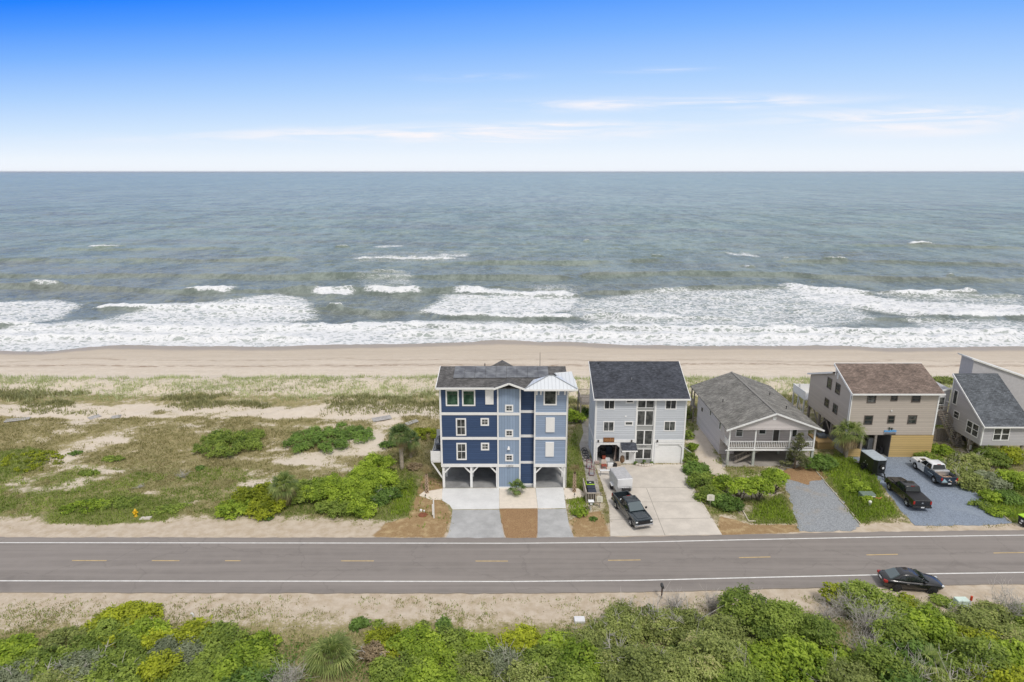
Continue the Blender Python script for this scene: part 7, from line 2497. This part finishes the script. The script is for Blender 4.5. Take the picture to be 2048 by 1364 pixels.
# table, chair, boxes in front of the open garage
REDC = pbr('red_stained_wood', (.30, .07, .045), .6)
p = P(1210, 952)
t = thing('bench_table', (p[0], p[1] + .1, .03), 'white bench-like table on thin legs left of the white trailer', 'table')
m = MB(); m.rbox(-.62, .62, -.18, .18, .62, .70, .02, 1); m.build('table_top', P_WHITE, t)
for x in (-.5, .5):
    for y in (-.13, .13):
        m = MB(); m.box(x - .025, x + .025, y - .025, y + .025, 0, .62); m.build('leg', STEEL, t)
p = P(1208, 937)
t = thing('garden_chair', (p[0], p[1], .03), 'red and white chair behind the white bench-like table', 'chair')
m = MB(); m.rbox(-.32, .32, -.3, .3, .36, .44, .02, 1); m.build('seat', REDC, t)
m = MB(); m.rbox(-.32, .32, .26, .34, .44, 1.0, .02, 1); m.build('backrest', pbr('cream_cushion', (.62, .55, .48), .8), t)
for x in (-.27, .27):
    for y in (-.25, .27):
        m = MB(); m.box(x - .03, x + .03, y - .03, y + .03, 0, .36); m.build('leg', REDC, t)
for px, py, s, mt, lab in ((1221, 934, .35, P_WHITE, 'white carton on the driveway between the chair and the urn'), (1229, 934, .3, BLACK, 'black tub beside the white carton at the garage mouth'), (1236, 932, .34, pbr('beige_sack', (.46, .38, .29), .9), 'beige sack between the black tub and the brown urn'), (1194, 929, .3, pbr('pink_grey_bag', (.42, .33, .30), .9), 'small bag at the left jamb of the open garage')):
    p = P(px, py)
    m = MB(); m.rbox(p[0] - s, p[0] + s, p[1] - .05, p[1] + .35, .03, .03 + s * 1.3, .06, 2); prop('carton' if mt is P_WHITE else ('tub' if mt is BLACK else 'sack'), m, mt, lab, 'carton' if mt is P_WHITE else ('tub' if mt is BLACK else 'sack'))
# clutter inside the open garage
m = MB()
for k in range(5):
    m.bar((12.55 + .06 * k, 73.6 + .1 * k, .04), (12.95, 74.6 + .1 * k, 2.3), .16, .035)
prop('leaning_planks', m, pbr('grey_pink_planks', (.34, .27, .23), .8, .25), 'grey and pink planks leaning inside the right of the open garage', 'planks')
for x, y, w, h, mt, nm, lab in ((11.3, 74.6, .3, 1.0, BLACK, 'bin', 'black bin in the middle of the open garage'), (11.35, 74.0, .22, .5, REDC, 'crate', 'red crate in front of the black bin in the open garage'), (11.75, 73.7, .28, .38, P_WHITE, 'box', 'white box on the open garage floor'), (12.2, 75.8, .4, 1.1, pbr('dark_blue_locker', (.03, .045, .07), .6), 'cabinet', 'dark blue cabinet at the back of the open garage'), (10.75, 76.5, .35, .9, STEEL, 'cabinet', 'grey cabinet at the back left of the open garage')):
    m = MB(); m.rbox(x - w, x + w, y - .25, y + .25, .035, .035 + h, .04, 2); prop(nm, m, mt, lab, nm)
# red hand carts on the side path
for px, py, lab, sgn in ((1183, 950, 'front red-framed hand cart on the side path', 1), (1178, 936, 'rear red-framed hand cart on the side path', -1)):
    p = P(px, py)
    t = thing('hand_cart', (p[0], p[1], .03), lab, 'hand cart')
    fr = pbr('maroon_tube', (.20, .05, .06), .5)
    m = MB()
    for x in (-.28, .28):
        m.tube([(x, -.3, .1), (x, -.3, .8), (x, .3, 1.0 if sgn > 0 else .9)], .025, 6); m.tube([(x, -.3, .12), (x, .35, .12), (x, .3, 1.0 if sgn > 0 else .9)], .025, 6)
    m.tube([(-.28, -.3, .8), (.28, -.3, .8)], .025, 6); m.tube([(-.28, .3, .95), (.28, .3, .95)], .025, 6); m.tube([(-.28, -.3, .12), (.28, -.3, .12)], .025, 6)
    m.build('frame', fr, t, fixn=False)
    m = MB(); m.box(-.26, .26, -.28, .3, .13, .16); m.build('tray', STEEL, t)
    for x in (-.33, .33):
        m = MB(); m.lathe([(.1, -.02), (.1, .02)], (x, .25, .1), 12, 'x'); m.build('wheel', RUBBER, t)
# tangle of black hose
m = MB(); rng = random.Random(3)
for k in range(5):
    cx, cy = 9.2 + rng.uniform(-.2, .25), 74.0 + k * .75
    m.tube([(cx + (.35 + .1 * math.sin(3 * a + k)) * math.cos(a), cy + (.55 + .12 * math.cos(2 * a)) * math.sin(a), .05 + .05 * (1 + math.sin(2.0 * a + k))) for a in [i * 2 * math.pi / 16 for i in range(17)]], .035, 5, False)
m.tube([(9.0, 73.6, .08), (9.5, 74.6, .12), (9.1, 75.6, .1), (9.4, 76.6, .12), (9.1, 77.4, .06)], .035, 5)
prop('hose_tangle', m, BLACK, 'tangle of black hose lying on the side path by the grey-blue house', 'hose')
# bins inside a picket enclosure
LIME = pbr('lime_lid', (.38, .62, .02), .5)
t = thing('picket_enclosure', (P(1187, 1006)[0], P(1187, 1006)[1], 0), 'weathered picket enclosure round the bins beside the old concrete driveway', 'fence')
fx0, fx1 = -.78, .75
m = MB()
railing(m, (fx0, 0, .02), (fx1, 0, .02), 1.15, gap=.17, bal=.07, top=.09); m.bar((fx0, 0, .6), (fx0, 3.4, .6), .06, 1.1); m.bar((fx0, 0, 1.18), (fx0, 3.4, 1.18), .12, .05)
m.build('pickets', pbr('greyed_pickets', (.42, .37, .32), .85, .2), t)
for x in (fx0, fx1):
    m = MB(); m.box(x - .06, x + .06, -.06, .06, 0, 1.25); m.build('post', GREYWOOD, t)
bx, by = P(1187, 1006)[0], P(1187, 1006)[1]
for k, lab in enumerate(('dark wheelie bin nearest the picket front of the enclosure', 'dark wheelie bin in the middle of the picket enclosure', 'dark wheelie bin with lime trimmed lid at the back of the picket enclosure')):
    t = thing('wheelie_bin', (bx - .1, by + .65 + k * .95, .02), lab, 'wheelie bin', group='wheelie bins in the picket enclosure')
    m = MB(); m.rbox(-.42, .42, -.38, .38, .08, 1.02, .05, 2, taper=lambda c: (c.x * (.82 + .18 * c.z), c.y * (.82 + .18 * c.z), c.z)); m.build('body', BLACK, t)
    m = MB(); m.rbox(-.45, .45, -.42, .42, 1.02, 1.1, .03, 2); m.build('lid', pbr('dark_blue_lid', (.03, .035, .055), .5) if k < 2 else BLACK, t)
    if k == 2:
        m = MB(); m.rbox(-.46, .46, -.46, -.36, 1.0, 1.12, .02, 1); m.rbox(-.47, -.40, -.40, .42, 1.03, 1.12, .02, 1); m.build('lid_trim', LIME, t)
        m = MB(); m.box(-.1, .1, -.05, .1, 1.101, 1.106); m.build('sticker', P_WHITE, t)
    for x in (-.36, .36):
        m = MB(); m.lathe([(.12, -.03), (.12, .03)], (x, .36, .12), 12, 'x'); m.build('wheel', RUBBER, t)
# mailbox and small signs
p = P(1181.5, 1022)
t = thing('mailbox', (p[0], p[1], 0), 'small green mailbox with a white roof in front of the picket enclosure', 'mailbox')
m = MB(); m.box(-.04, .04, -.04, .04, 0, .75); m.build('post', WHITE2, t)
m = MB(); m.rbox(-.24, .24, -.2, .2, .75, 1.12, .03, 1); m.build('box', pbr('dark_green_mailbox', (.05, .085, .06), .5), t)
m = MB(); m.rbox(-.30, .30, -.26, .26, 1.12, 1.2, .02, 1); m.build('roof', WHITE, t)
m = MB(); m.box(-.13, .13, -.215, -.199, .85, 1.0); m.build('plate', WHITE, t)
for px, py, w, lab in ((1199, 1016, .32, 'white notice board on a post right of the picket enclosure'), (1420, 1013, .38, 'cream notice board on a post by the right edge of the old driveway')):
    p = P(px, py)
    t = thing('notice_sign', (p[0], p[1], 0), lab, 'sign', R(-8))
    m = MB(); m.box(-.04, .04, .0, .06, 0, .9); m.build('post', GREYWOOD, t)
    m = MB(); m.prism([(-w, .72), (w, .72), (w, 1.32), (w * .5, 1.42), (-w * .5, 1.42), (-w, 1.32)], 'y', -.05, 0); m.build('board', pbr('cream_sign_board', (.72, .70, .60), .6, .06), t)
    m = MB()
    for k in range(3):
        m.box(-w * .55, w * (.2 + .15 * k), -.058, -.05, 1.2 - k * .14, 1.24 - k * .14)
    m.build('text_lines', pbr('faded_text', (.42, .40, .36), .7), t)
# white hooked pipe by the porch
p = P(1452.5, 931)
t = thing('vent_pipe', (p[0], p[1], 0), 'white hooked pipe standing at the left corner of the white porch', 'pipe')
m = MB(); m.tube([(0, 0, -.05), (.05, 0, 1.75), (.03, 0, 1.95), (-.12, 0, 2.02), (-.26, 0, 1.95), (-.28, 0, 1.8)], .06, 8); m.build('pipe', WHITE, t, True)
p = P(1371, 858); q = P(1383, 885)
m = MB(); m.bar((22.6, 75.4, .15), (21.3, 79.8, .15), .06, .3); prop('edging_board', m, WHITE2, 'pale edging board in the passage right of the ice-grey house', 'edging board')
# edging boards of the gravel drives
for a, b, lab in (((1632, 943), (1722, 1050), 'pale timber edging along the right side of the grey gravel drive'), ((1880, 930), (2024, 1046), 'timber edging along the right side of the blue-grey gravel')):
    A, B = P(*a), P(*b)
    m = MB()
    for k in range(9):
        f0, f1 = k / 9 + .006, (k + 1) / 9 - (.03 if k % 3 == 1 else .008)
        s = .06 * math.sin(k * 2.1)
        u, v = A + (B - A) * f0, A + (B - A) * f1
        m.bar((u[0] + s, u[1], .05), (v[0] + s * .5, v[1], .05), .09, .12)
    prop('timber_edging', m, pbr('bleached_edging', (.46, .42, .33), .9, .25), lab, 'edging')
A, B, C = P(1482, 1016), P(1497, 1043), P(1511, 1043.5)
m = MB(); m.bar((A[0], A[1], .06), (B[0], B[1], .06), .1, .12); m.bar((B[0], B[1], .06), (C[0], C[1], .06), .1, .12); prop('timber_edging', m, pbr('bleached_corner_edging', (.55, .50, .40), .9, .2), 'short bleached edging corner in front of the pruned trees', 'edging')
# utility things on the lawn strip
p = P(1734, 999)
m = MB(); m.rbox(p[0] - .75, p[0] + .75, p[1] - .35, p[1] + .55, 0, .75, .08, 2, taper=lambda c: (c.x, c.y, c.z)); t = prop('utility_box', m, pbr('grey_green_enclosure', (.15, .20, .155), .6, .1), 'grey-green utility box in the lawn strip grass', 'utility box')
m = MB(); m.box(p[0] + .25, p[0] + .65, p[1] - .358, p[1] - .35, .45, .62); o = m.build('warning_labels', P_WHITE); o.parent = t
p = P(1739, 1013)
m = MB(); m.lathe([(.13, -.05), (.13, .42), (.17, .44), (.17, .62), (.10, .68)], p, 14); prop('cable_pedestal', m, pbr('cream_pedestal', (.70, .71, .60), .5), 'cream round pedestal in front of the grey-green utility box', 'pedestal', smooth=True)
m = MB(); q = P(1752, 1002); m.tube([(q[0] - .5, q[1] - .1, .3), (q[0] - .1, q[1], .42), (q[0] + .3, q[1] - .1, .34), (q[0] + .6, q[1] + .1, .42)], .05, 6); prop('orange_conduit', m, pbr('orange_conduit_plastic', (.50, .20, .08), .6), 'loop of orange conduit in the grass right of the utility box', 'conduit')
# bin at the right edge
p = P(2046, 1055)
t = thing('wheelie_bin', (p[0] + .25, p[1] + .3, 0), 'black wheelie bin with a lime lid cut by the right edge of the photo', 'wheelie bin', R(12))
m = MB(); m.rbox(-.38, .38, -.42, .42, .1, 1.05, .05, 2, taper=lambda c: (c.x * (.82 + .18 * c.z), c.y * (.82 + .18 * c.z), c.z)); m.build('body', BLACK, t)
m = MB(); m.rbox(-.42, .42, -.46, .46, 1.05, 1.14, .03, 2); m.build('lid', LIME, t)
m = MB(); m.box(-.384, -.375, -.2, .05, .55, .75); m.box(-.384, -.375, -.1, .15, .3, .42); m.build('stickers', P_WHITE, t)
for y in (-.3, .3):
    m = MB(); m.lathe([(.13, -.03), (.13, .03)], (.36, y, .13), 12, 'y'); m.build('wheel', RUBBER, t)
# deck box beside the tan house
t = thing('low_deck', (40.2, 78.4, 0), 'low tan timber deck with boarded sides left of the tan house', 'deck', world=True)
m = MB(); m.box(39.2, 41.3, 77.2, 80.2, .0, .9); m.build('boarding', TANWOOD, t)
m = MB(); m.box(39.1, 41.35, 77.1, 77.18, .88, 1.0); m.box(39.1, 39.18, 77.18, 80.3, .88, 1.0); m.build('rail', TANWOOD, t)
m = MB(); m.rbox(39.9, 41.0, 78.6, 79.6, .91, 1.35, .1, 2); prop('covered_grill', m, pbr('grey_cover', (.12, .14, .16), .6, .3), 'grey covered lump on the low tan deck', 'cover')
# clutter in the open bay under the tan house
for x, y, w, h, mt, nm, lab in ((44.2, 77.0, .5, .9, BLACK, 'tool_chest', 'dark chest in the left of the tan house garage'), (45.9, 77.4, .35, 1.5, STEEL, 'cabinet', 'grey cabinet in the tan house garage'), (46.55, 75.9, .18, .9, BLACK, 'umbrella_bag', 'black bag leaning at the pine skirting opening'), (44.5, 76.2, .3, .5, pbr('blue_grey_bin', (.10, .13, .17), .6), 'storage_box', 'blue-grey box in the tan house garage')):
    m = MB(); m.rbox(x - w, x + w, y - .25, y + .25, .03, .03 + h, .05, 2); prop(nm, m, mt, lab, nm.replace('_', ' '))
# weathered timber on the dune
for a, b, w, lab in (((178, 838), (200, 832), 1.2, 'grey weathered panel half buried on the dune, left of two'), ((222, 836), (241, 834), 1.2, 'grey weathered panel half buried on the dune, right of two'), ((745, 841), (782, 835), 1.3, 'grey weathered boards lying on the dune above the right mound'), ((10, 842), (60, 838), 1.2, 'grey weathered timber at the left edge of the dune'), ((812, 849), (835, 842), .9, 'pale board on the dune slope behind the tall cabbage palm')):
    A, B = G(*a), G(*b)
    m = MB()
    d = (B - A) / np.linalg.norm(B - A)
    s = np.array([-d[1], d[0], 0])
    for k in range(4):
        off = (k - 1.5) * w / 4
        u, v = A + s * off, B + s * off
        z0 = max(float(terr(u[0], u[1])), A[2]) + .05
        z1 = max(float(terr(v[0], v[1])), B[2]) + .10
        m.bar((u[0], u[1], z0), (v[0], v[1], z1), w / 4 - .03, .07)
    m.bar(tuple(A + d * .3 - s * w * .5 + np.array([0, 0, .0])), tuple(A + d * .3 + s * w * .5 + np.array([0, 0, .0])), .1, .1)
    prop('weathered_boards', m, pbr('silver_grey_timber', (.40, .385, .37), .9, .2), lab, 'boards')
# near verge: mailbox, lids, stake, pipe stub
p = P(1323, 1196)
t = thing('mailbox', (p[0], p[1], 0), 'dark mailbox on a brown post at the near edge of the road', 'mailbox')
m = MB(); m.box(-.05, .05, -.05, .05, 0, 1.05); m.build('post', pbr('dark_brown_post', (.06, .03, .022), .7), t)
m = MB(); m.prism([(-.11, 1.05), (.11, 1.05), (.11, 1.2), (.08, 1.28), (0, 1.31), (-.08, 1.28), (-.11, 1.2)], 'y', -.25, .25); m.build('box', pbr('dark_grey_mailbox', (.055, .055, .055), .6), t)
for px, py, w, col, lab in ((1159, 1242, .42, (.72, .72, .73), 'white rectangular utility lid on the sandy verge'), (1922, 1208, .5, (.62, .74, .66), 'pale green rectangular utility lid below the black sedan')):
    p = P(px, py)
    m = MB(); m.rbox(p[0] - w, p[0] + w, p[1] - .32, p[1] + .32, -.1, .24 if px < 1500 else .5, .05, 2); prop('ground_box', m, pbr('lid_%d' % px, col, .5, .05), lab, 'utility lid')
p = P(1937, 1222)
t = thing('marker_stake', (p[0], p[1], 0), 'white stake with a red top beside the pale green lid', 'stake')
m = MB(); m.tube([(0, 0, 0), (.02, 0, 1.0)], .06, 8); m.build('stake', WHITE, t)
m = MB(); m.tube([(.02, 0, 1.0), (.03, 0, 1.38)], .09, 8); m.build('red_top', pbr('marker_red', (.55, .06, .02), .5), t)
p = P(388, 1240)
m = MB(); m.tube([(p[0], p[1], 0), (p[0], p[1], .5), (p[0] - .08, p[1], .62), (p[0] - .2, p[1], .6)], .07, 8); prop('pipe_stub', m, WHITE2, 'bent white pipe stub above the left thicket', 'pipe', smooth=True)
# bird feeder pole and small lamp sign by the grey house
p = P(2027, 905)
t = thing('notice_sign', (p[0], p[1] + 1, 0), 'white framed panel on a thin post at the right edge below the grey house', 'sign')
m = MB(); m.box(-.04, .04, -.04, .04, 0, 1.9); m.build('post', WHITE, t)
m = MB(); m.box(-.1, 1.2, -.05, 0, 1.9, 2.5); m.build('panel', WHITE, t)
# ------------------------------------------------------------------ sea air: far water fades towards the horizon
hm = bpy.data.materials.new('sea_air')
hm.use_nodes = True
hm.node_tree.nodes.clear()
pv = hm.node_tree.nodes.new('ShaderNodeVolumePrincipled')
pv.inputs['Color'].default_value = (.93, .96, 1.0, 1)
pv.inputs['Density'].default_value = 2.6e-5
pv.inputs['Anisotropy'].default_value = .2
ho = hm.node_tree.nodes.new('ShaderNodeOutputMaterial')
hm.node_tree.links.new(pv.outputs[0], ho.inputs['Volume'])
m = MB()
m.box(-70000, 70000, -500, 70000, -12, 42)
tag(m.build('haze', hm), kind='stuff')
